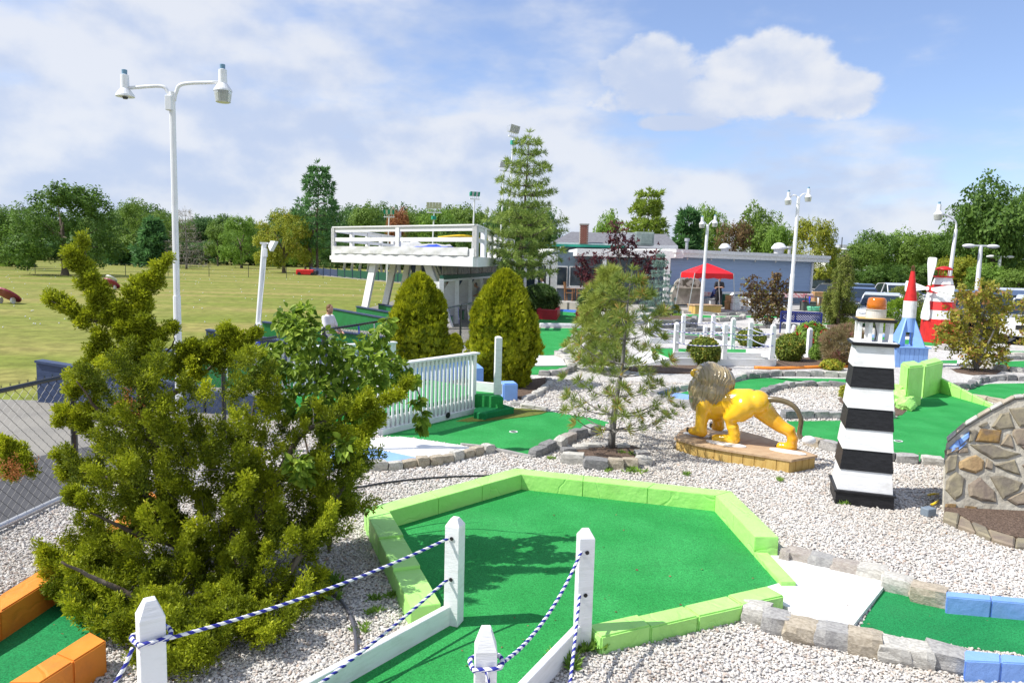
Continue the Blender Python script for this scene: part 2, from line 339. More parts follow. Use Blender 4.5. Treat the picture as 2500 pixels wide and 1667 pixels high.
def gravelmat():
    m_ = bpy.data.materials.new('white_gravel'); m_.use_nodes = True; t = m_.node_tree; b = t.nodes['Principled BSDF']; L = t.links.new
    tcn = t.nodes.new('ShaderNodeTexCoord')
    v = t.nodes.new('ShaderNodeTexVoronoi'); v.inputs['Scale'].default_value = 32.; L(tcn.outputs['Object'], v.inputs['Vector'])
    rp = t.nodes.new('ShaderNodeValToRGB'); e = rp.color_ramp.elements
    e[0].color = (.58, .56, .53, 1); e[0].position = .0; e[1].color = (.64, .63, .61, 1)
    for p, c in ((.25, (.48, .45, .41, 1)), (.42, (.62, .60, .58, 1)), (.6, (.52, .50, .48, 1)), (.78, (.66, .64, .62, 1))):
        q = rp.color_ramp.elements.new(p); q.color = c
    sp = t.nodes.new('ShaderNodeSeparateColor'); L(v.outputs['Color'], sp.inputs[0]); L(sp.outputs[0], rp.inputs[0])
    nz = t.nodes.new('ShaderNodeTexNoise'); nz.inputs['Scale'].default_value = .9; nz.inputs['Detail'].default_value = 6; L(tcn.outputs['Object'], nz.inputs['Vector'])
    mr = t.nodes.new('ShaderNodeMapRange'); mr.inputs[1].default_value = .35; mr.inputs[2].default_value = .7; mr.inputs[3].default_value = .82; mr.inputs[4].default_value = 1.05; L(nz.outputs[0], mr.inputs[0])
    mx = t.nodes.new('ShaderNodeMix'); mx.data_type = 'RGBA'; mx.blend_type = 'MULTIPLY'; mx.inputs[0].default_value = 1; L(rp.outputs[0], mx.inputs[6]); L(mr.outputs[0], mx.inputs[7])
    L(mx.outputs[2], b.inputs['Base Color']); b.inputs['Roughness'].default_value = .9; b.inputs['Specular IOR Level'].default_value = .2
    bp = t.nodes.new('ShaderNodeBump'); bp.inputs['Strength'].default_value = 1.; bp.inputs['Distance'].default_value = .02; bp.invert = True
    L(v.outputs['Distance'], bp.inputs['Height']); L(bp.outputs[0], b.inputs['Normal'])
    return m_
gravel = gravelmat()
gr = MB().prism([(-4.6, -6)] + FENCE + [(-.9, 27), (2.6, 38), (34, 42), (40, 26), (30, 8), (26, -6)], -.5, 0.).build('gravel_ground', gravel); tag(gr, kind='structure')

# ------------------------------------------------------------------ stones and blocks
NOFILL = []          # polygons where no pebbles lie
def stone_mesh(seed, mt_, amp=.16):
    rr = random.Random(seed); bm = bmesh.new(); bmesh.ops.create_cube(bm, size=1.)
    bmesh.ops.subdivide_edges(bm, edges=bm.edges[:], cuts=2, use_grid_fill=True)
    o = Vector((seed*3.7, seed*1.3, 0))
    for v in bm.verts:
        p = v.co.copy(); s = max(abs(p.x), abs(p.y), abs(p.z))
        q = p.normalized()*.62
        p = p.lerp(q, .30)
        d = mnoise.noise_vector(p*2.1+o)*amp*.6 + mnoise.noise_vector(p*5.3+o)*amp*.25
        v.co = p + d
    me = bpy.data.meshes.new('stone'); bm.to_mesh(me); bm.free(); me.materials.append(mt_)
    return me
STONES = [stone_mesh(i+1, stonem[i % 5]) for i in range(15)]
def stone(parent, c, dx_, dy_, dz_, rz, me=None):
    me = me or rnd.choice(STONES)
    return obj('stone', me, parent, c, (rnd.uniform(-.06, .06), rnd.uniform(-.06, .06), rz + (math.pi if rnd.random() < .5 else 0)), (dx_, dy_, dz_))
def curb(parent, pts, step=.30, w=.13, h=.13, z=0., jit=.012, mats=None):
    pts = [Vector((p[0], p[1], 0)) for p in pts]
    acc = []
    for a, b in zip(pts, pts[1:]):
        L_ = (b-a).length; n = max(1, round(L_/step))
        for k in range(n):
            t = (k+.5)/n; acc.append((a.lerp(b, t), L_/n, math.atan2((b-a).y, (b-a).x)))
    for c, l, rz in acc:
        l *= rnd.uniform(.93, 1.03); hh = h*rnd.uniform(.9, 1.2)
        me = rnd.choice([STONES[i] for i in range(15) if i % 5 in mats]) if mats else None
        stone(parent, (c.x+rnd.gauss(0, jit), c.y+rnd.gauss(0, jit), z+hh*.36), l*.97, w*rnd.uniform(.9, 1.15), hh, rz+rnd.gauss(0, .06), me)
def offs(poly, d):
    """offset open polyline sideways (left positive) with mitres"""
    P = [Vector((p[0], p[1])) for p in poly]; out = []
    for i, p in enumerate(P):
        t0 = (p-P[i-1]).normalized() if i else None; t1 = (P[i+1]-p).normalized() if i < len(P)-1 else None
        t0 = t0 or t1; t1 = t1 or t0
        n0 = Vector((-t0.y, t0.x)); n1 = Vector((-t1.y, t1.x)); nn = (n0+n1).normalized()
        out.append(p + nn*(d/max(.35, nn.dot(n0))))
    return out
def blockwall(parent, poly, d, z0, z1, mt_, bl=.40, name='block', bev=.004, jit=.002, z1end=None):
    """masonry wall of single blocks: inner line poly, thickness d to the left"""
    inn = [Vector((p[0], p[1])) for p in poly]; out = offs(poly, d); tot = len(poly)-1
    NOFILL.append([tuple(p) for p in inn] + [tuple(p) for p in out[::-1]])
    for i in range(tot):
        n = max(1, round((inn[i+1]-inn[i]).length/bl))
        for k in range(n):
            g_ = .0006/max(.05, (inn[i+1]-inn[i]).length)
            t0, t1 = k/n+g_, (k+1)/n-g_
            q = [inn[i].lerp(inn[i+1], t0), inn[i].lerp(inn[i+1], t1), out[i].lerp(out[i+1], t1), out[i].lerp(out[i+1], t0)]
            zt = z1 if z1end is None else z1 + (z1end-z1)*((i+(k+.5)/n)/tot)
            b = MB(); c = sum(q, Vector((0, 0)))/4
            q = [p + Vector((rnd.uniform(-jit, jit), rnd.uniform(-jit, jit))) for p in q]
            b.prism(q, z0, zt+rnd.uniform(-jit, jit)); b.build(name, mt_, parent, bevel=bev, seg=2)
def sheet_turf(parent, pts, z, mt_=None, name='turf', z0=-.04):
    pts = [Vector((p[0], p[1])) for p in pts]; NOFILL.append([tuple(p) for p in pts])
    return MB().prism(pts, z0, z).build(name, mt_ or turf, parent)
def cup(parent, c, z):
    b = MB(); b.lathe([(.060, 0), (.060, .006), (.046, .006), (.046, .001)], (c.x, c.y, z), 20, cap=False); b.build('cup_rim', white, parent)
    b = MB(); b.lathe([(.0459, 0), (.0459, .0015)], (c.x, c.y, z+.0005), 20); b.build('cup_bore', black, parent)

# ------------------------------------------------------------------ the hexagonal green
ZT = .03; ZW = .19
hexg = empty('golf_hole', G(1400, 1330), 'six sided green with a bright lime painted block border in the foreground', 'golf hole')
a_, b_, c_, d_ = B2.g(1098, 385, ZT), B2.g(2108, 85, ZT), B3.g(1708, 252, ZT), B3.g(2190, 800, ZT)
ZN = .115; e_, f_ = B3.g(2085, 830, ZN), B3.g(735, 1125, ZN)
p1, p2 = B2.g(1590, 1135), B3.g(690, 1285)
l_ = B2.g(1495, 960, .15)
run_l, run_r = B2.g(840, 1567), B3.g(430, 1567)
ext = lambda a, b, t: a + (b-a)*t
rl2, rr2 = ext(p1, run_l, 2.3), ext(p2, run_r, 2.6)
sheet_turf(hexg, [a_, b_, c_, d_, e_, f_, p2, rr2, rl2, p1, l_], ZT)
blockwall(hexg, [l_, a_], .20, -.04, .145, lime, .62, z1end=ZW+.01)
blockwall(hexg, [a_, b_, c_, c_.lerp(d_, .68)], .20, -.04, ZW, lime, .62)
q_ = offs([l_, a_, b_], .20)[1]; q2_ = offs([l_, a_], .20)[1]; q3_ = offs([a_, b_], .20)[0]
MB().prism([Vector((a_.x, a_.y)), q2_, q_, q3_], -.04, ZW-.002).build('block', lime, hexg, bevel=.004)
blockwall(hexg, [c_.lerp(d_, .682), d_ + (d_-c_)*.04], .115, -.04, ZT+.035, lime, .6)
blockwall(hexg, [e_ + (e_-f_)*.02, f_], .165, -.04, ZN, lime, .40, jit=.005, bev=.010)
pad = [B4.g(x, y, .036) for x, y in ((215, 583), (395, 592), (780, 690), (1152, 790), (868, 1148), (600, 1080), (245, 925), (215, 832), (372, 785))]
sheet_turf(hexg, pad, .036, padwhite, 'landing_pad')
t2 = [B4.g(x, y) for x, y in ((1150, 800), (1600, 985), (2300, 1060), (2300, 1370), (1740, 1300), (1300, 1240), (930, 1150))]
sheet_turf(hexg, t2, .006, turf_d, 'turf')
k_ = .80
for x, y, l, h in ((370, 562, .10, .11), (475, 572, .24, .11), (650, 612, .25, .12), (835, 655, .26, .12), (1035, 700, .29, .13), (1228, 785, .27, .15), (1470, 870, .30, .17)):
    c = B4.g(x, y, .08); stone(hexg, (c.x, c.y, .055), l*k_, .15, h*.85, -.52, STONES[(0, 4, 2, 5, 7, 11, 13, 9)[int(l*97) % 8]])
SI = 0
for x, y, l, h in ((150, 985, .24, .14), (300, 1055, .22, .15), (490, 1120, .26, .15), (725, 1165, .27, .16), (980, 1215, .26, .17), (1195, 1265, .24, .13), (1395, 1300, .22, .14), (1600, 1325, .27, .16)):
    c = B4.g(x, y, .10); stone(hexg, (c.x, c.y, .06), l*k_, .17, h*.85, -.36, STONES[(2, 5, 6, 0, 11, 7, 12, 10)[SI]]); SI = (SI+1) % 8
for pts in (((1600, 862), (2300, 925), (2300, 965), (1605, 905)), ((1742, 1310), (2300, 1370), (2300, 1420), (1745, 1395))):
    q = [B4.g(x, y, .13) for x, y in pts]; n = 2
    for k in range(n):
        t0, t1 = k/n, (k+1)/n-.006
        MB().prism([q[0].lerp(q[1], t0), q[0].lerp(q[1], t1), q[3].lerp(q[2], t1), q[3].lerp(q[2], t0)], -.03, .13).build('block', bluep, hexg, bevel=.007, seg=2)
    NOFILL.append([(p.x, p.y) for p in q])

# ------------------------------------------------------------------ roped rails along the runway
def post_mb(c, h, w=.098, rz=0., taper=.03, z0=0.):
    """square post with chamfered pyramid head"""
    b = MB(); c = Vector((c[0], c[1], z0)); Q = Matrix.Rotation(rz, 3, 'Z')
    prof = [(w/2, 0), (w/2, h-taper*1.6), (w/2*.55, h-taper*.35), (w/2*.42, h)]
    vs = []; fs = []
    for r, z in prof: vs += [Q @ Vector((sx*r, sy*r, z)) + c for sx, sy in ((-1, -1), (1, -1), (1, 1), (-1, 1))]
    for k in range(3): fs += [(k*4+i, k*4+(i+1) % 4, k*4+4+(i+1) % 4, k*4+4+i) for i in range(4)]
    fs += [(3, 2, 1, 0), (12, 13, 14, 15)]
    return b.add(vs, fs)
ropem = bpy.data.materials.new('blue_white_rope'); ropem.use_nodes = True
def _rope():
    t = ropem.node_tree; b = t.nodes['Principled BSDF']; L = t.links.new
    uv = t.nodes.new('ShaderNodeAttribute'); uv.attribute_name = 'twist'
    f = t.nodes.new('ShaderNodeMath'); f.operation = 'FRACT'; L(uv.outputs['Fac'], f.inputs[0])
    g = t.nodes.new('ShaderNodeMath'); g.operation = 'GREATER_THAN'; g.inputs[1].default_value = .52; L(f.outputs[0], g.inputs[0])
    mx = t.nodes.new('ShaderNodeMix'); mx.data_type = 'RGBA'; L(g.outputs[0], mx.inputs[0])
    mx.inputs[6].default_value = (.74, .74, .76, 1); mx.inputs[7].default_value = (.016, .022, .26, 1)
    L(mx.outputs[2], b.inputs['Base Color']); b.inputs['Roughness'].default_value = .75
_rope()
def rope(parent, path, r=.0095, pitch=.062, n=8, step=.006):
    """three-strand look: stripes follow the real twist of the surface"""
    P = cr(path, 10); Ls = [0.]
    for a, b in zip(P, P[1:]): Ls.append(Ls[-1]+(b-a).length)
    tot = Ls[-1]; m_ = max(4, int(tot/step)); pts = []; j = 0
    for k in range(m_+1):
        s = tot*k/m_
        while j < len(P)-2 and Ls[j+1] < s: j += 1
        pts.append(P[j].lerp(P[j+1], (s-Ls[j])/max(1e-9, Ls[j+1]-Ls[j])))
    b = MB()
    rs = [r*(1+.10*math.sin(2*math.pi*2*tot*k/m_/pitch)) for k in range(m_+1)]
    b.tube(pts, rs, n); o = b.build('rope', ropem, parent, smooth=True)
    at = o.data.attributes.new('twist', 'FLOAT', 'POINT'); vals = []
    for k in range(m_+1):
        for i in range(n): vals.append((tot*k/m_)/pitch + (i/n if i < n else 0))
    at.data.foreach_set('value', vals); return o
def hang(a, b, sag, n=5):
    a, b = Vector(a), Vector(b); return [a.lerp(b, t)-Vector((0, 0, sag*4*t*(1-t))) for t in [i/n for i in range(n+1)]]
def knot(parent, c, w=.1, r=.011, rz=0.):
    Q = Matrix.Rotation(rz, 3, 'Z'); h = w/2+r
    rope(parent, [Vector(c)+Q @ Vector(p) for p in ((-h, -h, 0), (h, -h, .01), (h, h, .0), (-h, h, -.01), (-h, -h, .006))], r, .06)
def holes(parent, c, zs, w=.098, rz=0., side=-1):
    for z in zs:
        b = MB(); Q = Matrix.Rotation(rz, 3, 'Z') @ Matrix.Rotation(R(90), 3, 'X')
        b.lathe([(.013, 0), (.013, .004)], Vector((c[0], c[1], z))+Matrix.Rotation(rz, 3, 'Z') @ Vector((0, side*(w/2+.003), 0)), 10, M=Q); b.build('rope_hole', black, parent)
rz1 = math.atan2((run_l-p1).y, (run_l-p1).x)
P3 = G(366, 1470, .74); P4 = G(1187, 1540, .74); P3.z = P4.z = 0
rail = empty('rope_rail', p1, 'white posts with blue and white ropes beside the dark juniper', 'rope rail')
h1 = onY(1105, 1262, p1.y).z
post_mb(p1, h1, .10, -.35).build('post', whitewood, rail, bevel=.003)
post_mb(P3, .76, .115, .62, .05).build('post', whitewood, rail, bevel=.003)
MB().beam((p1.x-.03, p1.y-.02, .085), (rl2.x-.02, rl2.y, .085), .045, .15).build('board', whitewood, rail, bevel=.004)
A1, A2 = B2.y(1548, 462, p1.y-.05), B2.y(1543, 775, p1.y-.05)
q3 = G(366, 1545, .62); q3 = Vector((P3.x+.06, P3.y-.02, onY(385, 1552, P3.y).z))
rope(rail, hang(A1, (P3.x+.055, P3.y-.05, q3.z), .045)); rope(rail, hang(A2, (P3.x+.30, P3.y-.45, q3.z-.42), .05))
knot(rail, (P3.x, P3.y, q3.z), .115, rz=.62)
rope(rail, [(P3.x-.04, P3.y-.09, q3.z-.01), (P3.x-.07, P3.y-.13, q3.z-.10), (P3.x-.16, P3.y-.2, q3.z-.26), (P3.x-.3, P3.y-.3, q3.z-.4)])
holes(rail, p1, (A1.z, A2.z), .10, -.35)
rail = empty('rope_rail', p2, 'pair of white posts with ropes between the runway and the pale gravel', 'rope rail')
h2 = onY(1424, 1290, p2.y).z
post_mb(p2, h2, .098, .12).build('post', whitewood, rail, bevel=.003)
post_mb(P4, .76, .10, .08, .06).build('post', whitewood, rail, bevel=.003)
MB().beam((p2.x-.03, p2.y-.03, .085), (rr2.x, rr2.y, .085), .045, .15).build('board', whitewood, rail, bevel=.004)
A1, A2 = B3.y(686, 567, p2.y-.05), B3.y(674, 893, p2.y-.05)
zk = onY(1187, 1632, P4.y-.05).z
rope(rail, hang(A1, (P4.x+.06, P4.y-.02, zk), .10)); rope(rail, hang(A2, (P4.x+.30, P4.y-.4, zk-.35), .10))
knot(rail, (P4.x, P4.y, zk), .10, rz=.08)
rope(rail, [(P4.x+.01, P4.y-.07, zk), (P4.x+.02, P4.y-.09, zk-.08), (P4.x+.05, P4.y-.14, zk-.3)])
holes(rail, p2, (A1.z, A2.z), .098, .12)

# ------------------------------------------------------------------ orange hole at lower left
og = empty('golf_hole', B1.g(200, 1100), 'green lane between bright orange walls beside the juniper', 'golf hole')
zt = .20
up_out = [B1.g(x, y, zt) for x, y in ((-300, 1060), (0, 890), (370, 660), (500, 573))]
up_in = [B1.g(x, y, zt) for x, y in ((-300, 1180), (0, 1020), (430, 752), (620, 590))]
lo_out = [B1.g(x, y, zt) for x, y in ((-300, 1760), (50, 1567), (420, 1340), (690, 1170))]
lo_in = [B1.g(x, y, zt) for x, y in ((-50, 1767), (300, 1567), (560, 1400), (815, 1240))]
def strip(parent, A, B, z0, z1, mt_, bl=1.3, name='block'):
    for i in range(len(A)-1):
        n = max(1, round((A[i+1]-A[i]).length/bl))
        for k in range(n):
            t0, t1 = k/n, (k+1)/n-.0015
            MB().prism([A[i].lerp(A[i+1], t0), A[i].lerp(A[i+1], t1), B[i].lerp(B[i+1], t1), B[i].lerp(B[i+1], t0)], z0, z1).build(name, mt_, parent, bevel=.008, seg=2)
    NOFILL.append([(p.x, p.y) for p in A] + [(p.x, p.y) for p in B[::-1]])
sheet_turf(og, [up_in[0], up_in[1], up_in[2], up_in[3], B1.g(900, 420), B1.g(1050, 700), lo_out[3], lo_out[2], lo_out[1], lo_out[0]], .012, turf_d)
strip(og, up_out, up_in, -.04, zt, orange); strip(og, lo_out, lo_in, -.04, zt, orange)
strip(og, [B1.g(640, 590, zt-.03), B1.g(860, 340, zt-.03), B1.g(1130, 80, zt-.03)], [B1.g(735, 600, zt-.03), B1.g(960, 400, zt-.03), B1.g(1210, 130, zt-.03)], -.04, zt-.03, orange)
# ------------------------------------------------------------------ picket platform hole (middle left)
def oriented(poly):
    return poly
pg = empty('golf_hole', R6.g(1500, 980), 'raised green behind a white picket rail with steps and an olive mat', 'golf hole')
tb = [R6.g(x, y, .012) for x, y in ((1040, 985), (1190, 990), (1400, 1015), (1610, 1048), (1900, 1088), (2195, 1148))] + [R7.g(x, y, .012) for x, y in ((310, 1150), (480, 1082), (620, 1012), (800, 950), (900, 880), (780, 850), (430, 795), (180, 770), (20, 740))] + [R6.g(1750, 800, .012)]
sheet_turf(pg, tb, .012)
sheet_turf(pg, [R6.g(x, y, .02) for x, y in ((830, 1010), (1190, 990), (1610, 1050), (1805, 1092), (1480, 1182), (1130, 1110), (1030, 1090), (830, 1050))], .022, padwhite, 'landing_pad')
sheet_turf(pg, [R6.g(x, y, .02) for x, y in ((600, 1080), (830, 1050), (1030, 1092), (1130, 1112), (1478, 1186), (1300, 1215), (920, 1228), (560, 1240))], .020, bluepale, 'painted_pad')
cup(pg, R6.g(2050, 953, .012), .012)
matp = [R6.g(x, y, .02) for x, y in ((1610, 868), (1700, 875), (1850, 866))] + [R7.g(x, y, .02) for x, y in ((120, 850), (260, 835), (380, 815), (432, 795), (330, 778), (180, 770), (0, 800))]
MB().prism([p for p in matp], .010, .019).build('olive_mat', turf_o, pg)
A, B = R6.g(1035, 985), R6.g(1752, 812)
t = (B-A).normalized(); nrm = Vector((-t.y, t.x, 0))
ZP = .30
Bb = onplane(*R6.s(1972, 690), Vector((0, 0, ZP)), Vector((0, 0, 1)))
back_r = onplane(*R6.s(1760, 590), Vector((0, 0, ZP)), Vector((0, 0, 1)))
back_l = onplane(*R6.s(1130, 585), Vector((0, 0, ZP)), Vector((0, 0, 1)))
deckp = [A+nrm*.05, B+nrm*.05, Bb, onplane(*R6.s(1900, 640), Vector((0, 0, ZP)), Vector((0, 0, 1))), onplane(*R6.s(1270, 530), Vector((0, 0, ZP)), Vector((0, 0, 1))), A+nrm*1.9]
sheet_turf(pg, deckp, ZP, turf, 'turf')
st0 = [R6.g(1748, 815, .13), R6.g(1835, 800, .13), R6.g(1900, 790, .13), R6.g(2058, 770, .13), Bb, B]
MB().prism([R6.g(1745, 800, .12), R6.g(1835, 812, .12), R6.g(1850, 802, .12), R6.g(2058, 765, .12), R6.g(1960, 735, .12), R6.g(1750, 770, .12)], -.02, .12).build('step', turf_d, pg, bevel=.015)
# blue back wall and corner block
bw = [onplane(*R6.s(x, y), Vector((0, 0, ZP)), Vector((0, 0, 1))) for x, y in ((1100, 600), (1270, 565), (1700, 480), (1790, 560))]
for a, b in zip(bw, bw[1:]):
    MB().beam((a.x, a.y, ZP+.05), (b.x, b.y, ZP+.05), .14, .36).build('back_wall', bluep, pg, bevel=.015)
q = R6.g(2010, 710); MB().box((q.x, q.y+.05, .15), (.26, .30, .32), .25).build('block', bluepale, pg, bevel=.02, seg=2)
# white end post and kerb board
e = onplane(*R6.s(1925, 665), Vector((0, 0, ZP)), Vector((0, 0, 1)))
zt_ = onY(*R6.s(1945, 212), e.y).z
post_mb(e, zt_-ZP, .105, .2, .012, ZP-.02).build('post', whitewood, pg, bevel=.004)
f = onplane(*R6.s(1750, 620), Vector((0, 0, ZP+.05)), Vector((0, 0, 1)))
MB().beam((e.x+.07, e.y+.08, ZP+.07), (f.x, f.y+.08, ZP+.07), .05, .17).build('board', whitewood, pg, bevel=.004)
curb(pg, [R7.g(x, y) for x, y in ((310, 1155), (480, 1090), (620, 1018), (790, 955))], .26, .14, .13)
curb(pg, [R6.g(x, y) for x, y in ((905, 1250), (1080, 1245), (1300, 1222), (1490, 1200), (1650, 1160), (1800, 1125), (1870, 1112))], .20, .12, .12, mats=(1, 2))
curb(pg, [R6.g(x, y) for x, y in ((1640, 1055), (1900, 1100), (2195, 1155))] + [R7.g(320, 1160)], .5, .05, .05, mats=(0, 2))
curb(pg, [R6.g(2040, 752), R6.g(2195, 768), R7.g(230, 775), R7.g(440, 795)], .22, .12, .08, mats=(2, 0))
# picket rail
def picket_rail(name, label, A, B, h, z0, n, skirt=.26, zb=0., endpost=True):
    r_ = empty(name, A, label, 'picket rail'); t = (B-A).normalized(); nn = Vector((-t.y, t.x, 0)); L_ = (B-A).length
    up_ = lambda p, z: Vector((p.x, p.y, z))
    MB().beam(up_(A-t*.03, h-.015), up_(B+t*.03, h-.015), .13, .03).build('top_rail', whitewood, r_, bevel=.004)
    MB().beam(up_(A+nn*.03, h-.075), up_(B+nn*.03, h-.075), .03, .085).build('upper_rail', whitewood, r_, bevel=.003)
    MB().beam(up_(A+nn*.03, z0+skirt*.75), up_(B+nn*.03, z0+skirt*.75), .03, .10).build('lower_rail', whitewood, r_, bevel=.003)
    MB().beam(up_(A+nn*.035, z0+skirt*.42), up_(B+nn*.035, z0+skirt*.42), .025, skirt*.6).build('skirt_board', whitewood, r_, bevel=.003)
    MB().beam(up_(A, z0+.04), up_(B, z0+.04), .06, .11).build('base_board', whitewood, r_, bevel=.004)
    pb = MB(); pb.box((0, 0, (h-.03-z0-.09)/2), (.042, .022, h-.03-z0-.09)); pm = pb.mesh('picket', whitewood, bevel=.002)
    rz = math.atan2(t.y, t.x)
    for k in range(n):
        p = A.lerp(B, (k+.5)/n); obj('picket', pm, r_, (p.x, p.y, z0+.09), (0, 0, rz))
    if endpost:
        for p in (A, B): MB().box((p.x+nn.x*.06, p.y+nn.y*.06, (h-.03+z0)/2), (.095, .095, h-.03-z0), rz).build('post', whitewood, r_, bevel=.004)
    return r_
ht = onplane(*R6.s(1752, 345), B, Vector((t.y, -t.x, 0))).z
pr = picket_rail('picket_rail', 'white picket rail standing in front of the raised middle green', A, B, ht, 0., 23)
o = MB(); pc = R6.g(1530, 860, .09); o.lathe([(.045, 0), (.045, .012)], A.lerp(B, .66)+Vector((0, 0, .085))-nrm*.036, 16, M=Matrix.Rotation(math.atan2(t.y, t.x), 3, 'Z') @ Matrix.Rotation(R(90), 3, 'X')); o.build('ball_hole', black, pr)
fa, fb = onY(668, 858, 10.9), onY(962, 826, 12.2)
picket_rail('picket_rail', 'white picket rail half hidden by the leafy vine', Vector((fa.x, fa.y, 0)), Vector((fb.x, fb.y, 0)), (fa.z+fb.z)/2, .1, 22)

# ------------------------------------------------------------------ far-left lane with red planters
cg = empty('golf_hole', R7.g(480, 300), 'green lane running back to two red planters', 'golf hole')
sheet_turf(cg, [R7.g(x, y, .012) for x, y in ((-80, 140), (360, 158), (700, 160), (650, 200), (610, 250), (590, 320), (495, 362), (330, 372), (-60, 380))], .012)
sheet_turf(cg, [R7.g(x, y, .012) for x, y in ((200, 440), (575, 438), (610, 468), (525, 512), (200, 515))], .014)
wp = MB(); q = [R7.g(x, y, .05) for x, y in ((200, 372), (335, 368), (480, 370), (545, 395), (572, 440), (200, 445))]; wp.prism(q, -.02, .05).build('landing_pad', padwhite, cg, bevel=.01); NOFILL.append([(p.x, p.y) for p in q])
sheet_turf(cg, [R3.g(x, y, .012) for x, y in ((100, 1235), (345, 1225), (700, 1228), (760, 1150), (525, 1130), (100, 1130))], .012)
sheet_turf(cg, [R3.g(x, y, .012) for x, y in ((525, 1128), (760, 1146), (760, 1125), (525, 1112))], .016, carpet_b, 'carpet')
a, b = R3.g(365, 1245), R3.g(710, 1250); MB().beam((a.x, a.y, .06), (b.x, b.y, .06), .3, .14).build('crossbeam', white, cg, bevel=.03, seg=2)
curb(cg, [R7.g(x, y) for x, y in ((660, 205), (615, 255), (600, 330), (500, 372), (560, 392), (600, 450), (625, 475))], .32, .16, .12, mats=(2, 0))
curb(cg, [R7.g(x, y) for x, y in ((360, 520), (440, 522), (530, 518), (620, 480))], .3, .16, .13, mats=(0, 3))
def planter(label, P, z):
    o = empty('planter_box', sum(P, Vector((0, 0, 0)))/len(P), label, 'planter', 'red planters'); n = len(P)
    b = MB(); c = sum(P, Vector((0, 0, 0)))/n; inn = [p.lerp(c, .28) for p in P]
    vs = [Vector((p.x, p.y, 0)) for p in P] + [Vector((p.x, p.y, z)) for p in P] + [Vector((p.x, p.y, z)) for p in inn] + [Vector((p.x, p.y, z-.12)) for p in inn]
    fs = []
    for i in range(n):
        j = (i+1) % n; fs += [(i, j, n+j, n+i), (n+i, n+j, 2*n+j, 2*n+i), (2*n+i, 2*n+j, 3*n+j, 3*n+i)]
    b.add(vs, fs).build('box', maroon, o)
    MB().add([Vector((p.x, p.y, z-.115)) for p in inn], [tuple(range(n))]).build('soil', mulch, o)
planter('red planter box beside the dark shrub, shadows striping its front', [R3.g(x, y) for x, y in ((345, 1190), (500, 1198), (525, 1160), (385, 1150))], .42)
planter('red planter box partly behind the fluffy pine', [R3.g(x, y) for x, y in ((642, 1205), (770, 1210), (790, 1170), (665, 1165))], .42)

# ------------------------------------------------------------------ winding green round the lion (right)
dg = empty('golf_hole', R8.g(600, 620), 'winding green with a blue pond end behind the lion', 'golf hole')
sheet_turf(dg, [R7.g(x, y, .01) for x, y in ((1300, 690), (1510, 640), (1850, 580), (2000, 545), (2195, 540))] + [R8.g(x, y, .01) for x, y in ((240, 540), (860, 548), (1180, 560), (1180, 620), (880, 612), (700, 600), (600, 600), (430, 608), (210, 655))] + [R7.g(x, y, .01) for x, y in ((2000, 690), (1760, 750), (1540, 755), (1400, 735))], .010)
sheet_turf(dg, [R7.g(x, y, .01) for x, y in ((1265, 690), (1420, 655), (1620, 690), (1640, 770), (1530, 758), (1390, 735))], .014, bluep, 'painted_pond')
curb(dg, [R7.g(x, y) for x, y in ((1230, 690), (1420, 645), (1560, 615), (1840, 570), (1990, 530), (2195, 525))] + [R8.g(x, y) for x, y in ((60, 550), (240, 525), (440, 525), (870, 535), (1180, 550))], .33, .15, .13, mats=(0, 3, 2))
curb(dg, [R7.g(x, y) for x, y in ((1270, 705), (1390, 748), (1560, 772), (1700, 770), (1900, 730), (2060, 690))] + [R8.g(x, y) for x, y in ((215, 660), (310, 630), (430, 612), (600, 607), (700, 607), (880, 622))], .33, .15, .12, mats=(0, 3))
eg = empty('golf_hole', R8.g(1000, 1000), 'large green between the lion and the striped lighthouse with lime blocks at its end', 'golf hole')
sheet_turf(eg, [R8.g(x, y, .01) for x, y in ((370, 872), (840, 866), (1205, 848), (1290, 800), (1420, 690), (1570, 640), (1990, 770), (1930, 1000), (1700, 1200), (1570, 1200), (1200, 1168), (790, 1103), (640, 1065), (480, 990))], .010)
sheet_turf(eg, [R8.g(x, y, .01) for x, y in ((150, 800), (330, 800), (440, 798), (640, 820), (860, 825), (860, 845), (380, 850), (250, 868))], .03, padwhite, 'landing_pad')
curb(eg, [R8.g(x, y) for x, y in ((340, 858), (560, 850), (800, 850), (1000, 845), (1190, 850))], .32, .16, .15, mats=(0, 3))
curb(eg, [R8.g(x, y) for x, y in ((520, 1050), (640, 1080), (790, 1118), (1000, 1150), (1210, 1182), (1570, 1212))], .26, .15, .13, mats=(0, 2, 1))
cup(eg, R8.g(1232, 1025, .01), .012)
fg = empty('golf_hole', R8.g(1900, 650), 'green at the right edge curling past a dark stone kerb', 'golf hole')
sheet_turf(fg, [R8.g(x, y, .01) for x, y in ((1560, 638), (1750, 645), (1850, 600), (1930, 585), (2300, 580), (2300, 740), (2050, 735), (1800, 690))], .010)
curb(fg, [R8.g(x, y) for x, y in ((1560, 630), (1760, 628), (1850, 578), (1960, 560), (2300, 560))], .33, .16, .14, mats=(3, 0))
curb(fg, [R8.g(x, y) for x, y in ((1790, 698), (1920, 722), (2060, 742))], .3, .16, .1, mats=(2, 1))
hg = empty('golf_hole', R8.g(2050, 460), 'green strip beyond the yellowing dogwood at right', 'golf hole')
sheet_turf(hg, [R8.g(x, y, .01) for x, y in ((1930, 438), (2040, 415), (2300, 405), (2300, 500), (2100, 492))], .010)
curb(hg, [R8.g(x, y) for x, y in ((1880, 440), (1960, 470), (2080, 490), (2300, 510))], .4, .2, .15, mats=(2, 1, 0))
curb(hg, [R8.g(x, y) for x, y in ((1960, 425), (2060, 400), (2300, 395))], .4, .2, .14, mats=(0, 3))
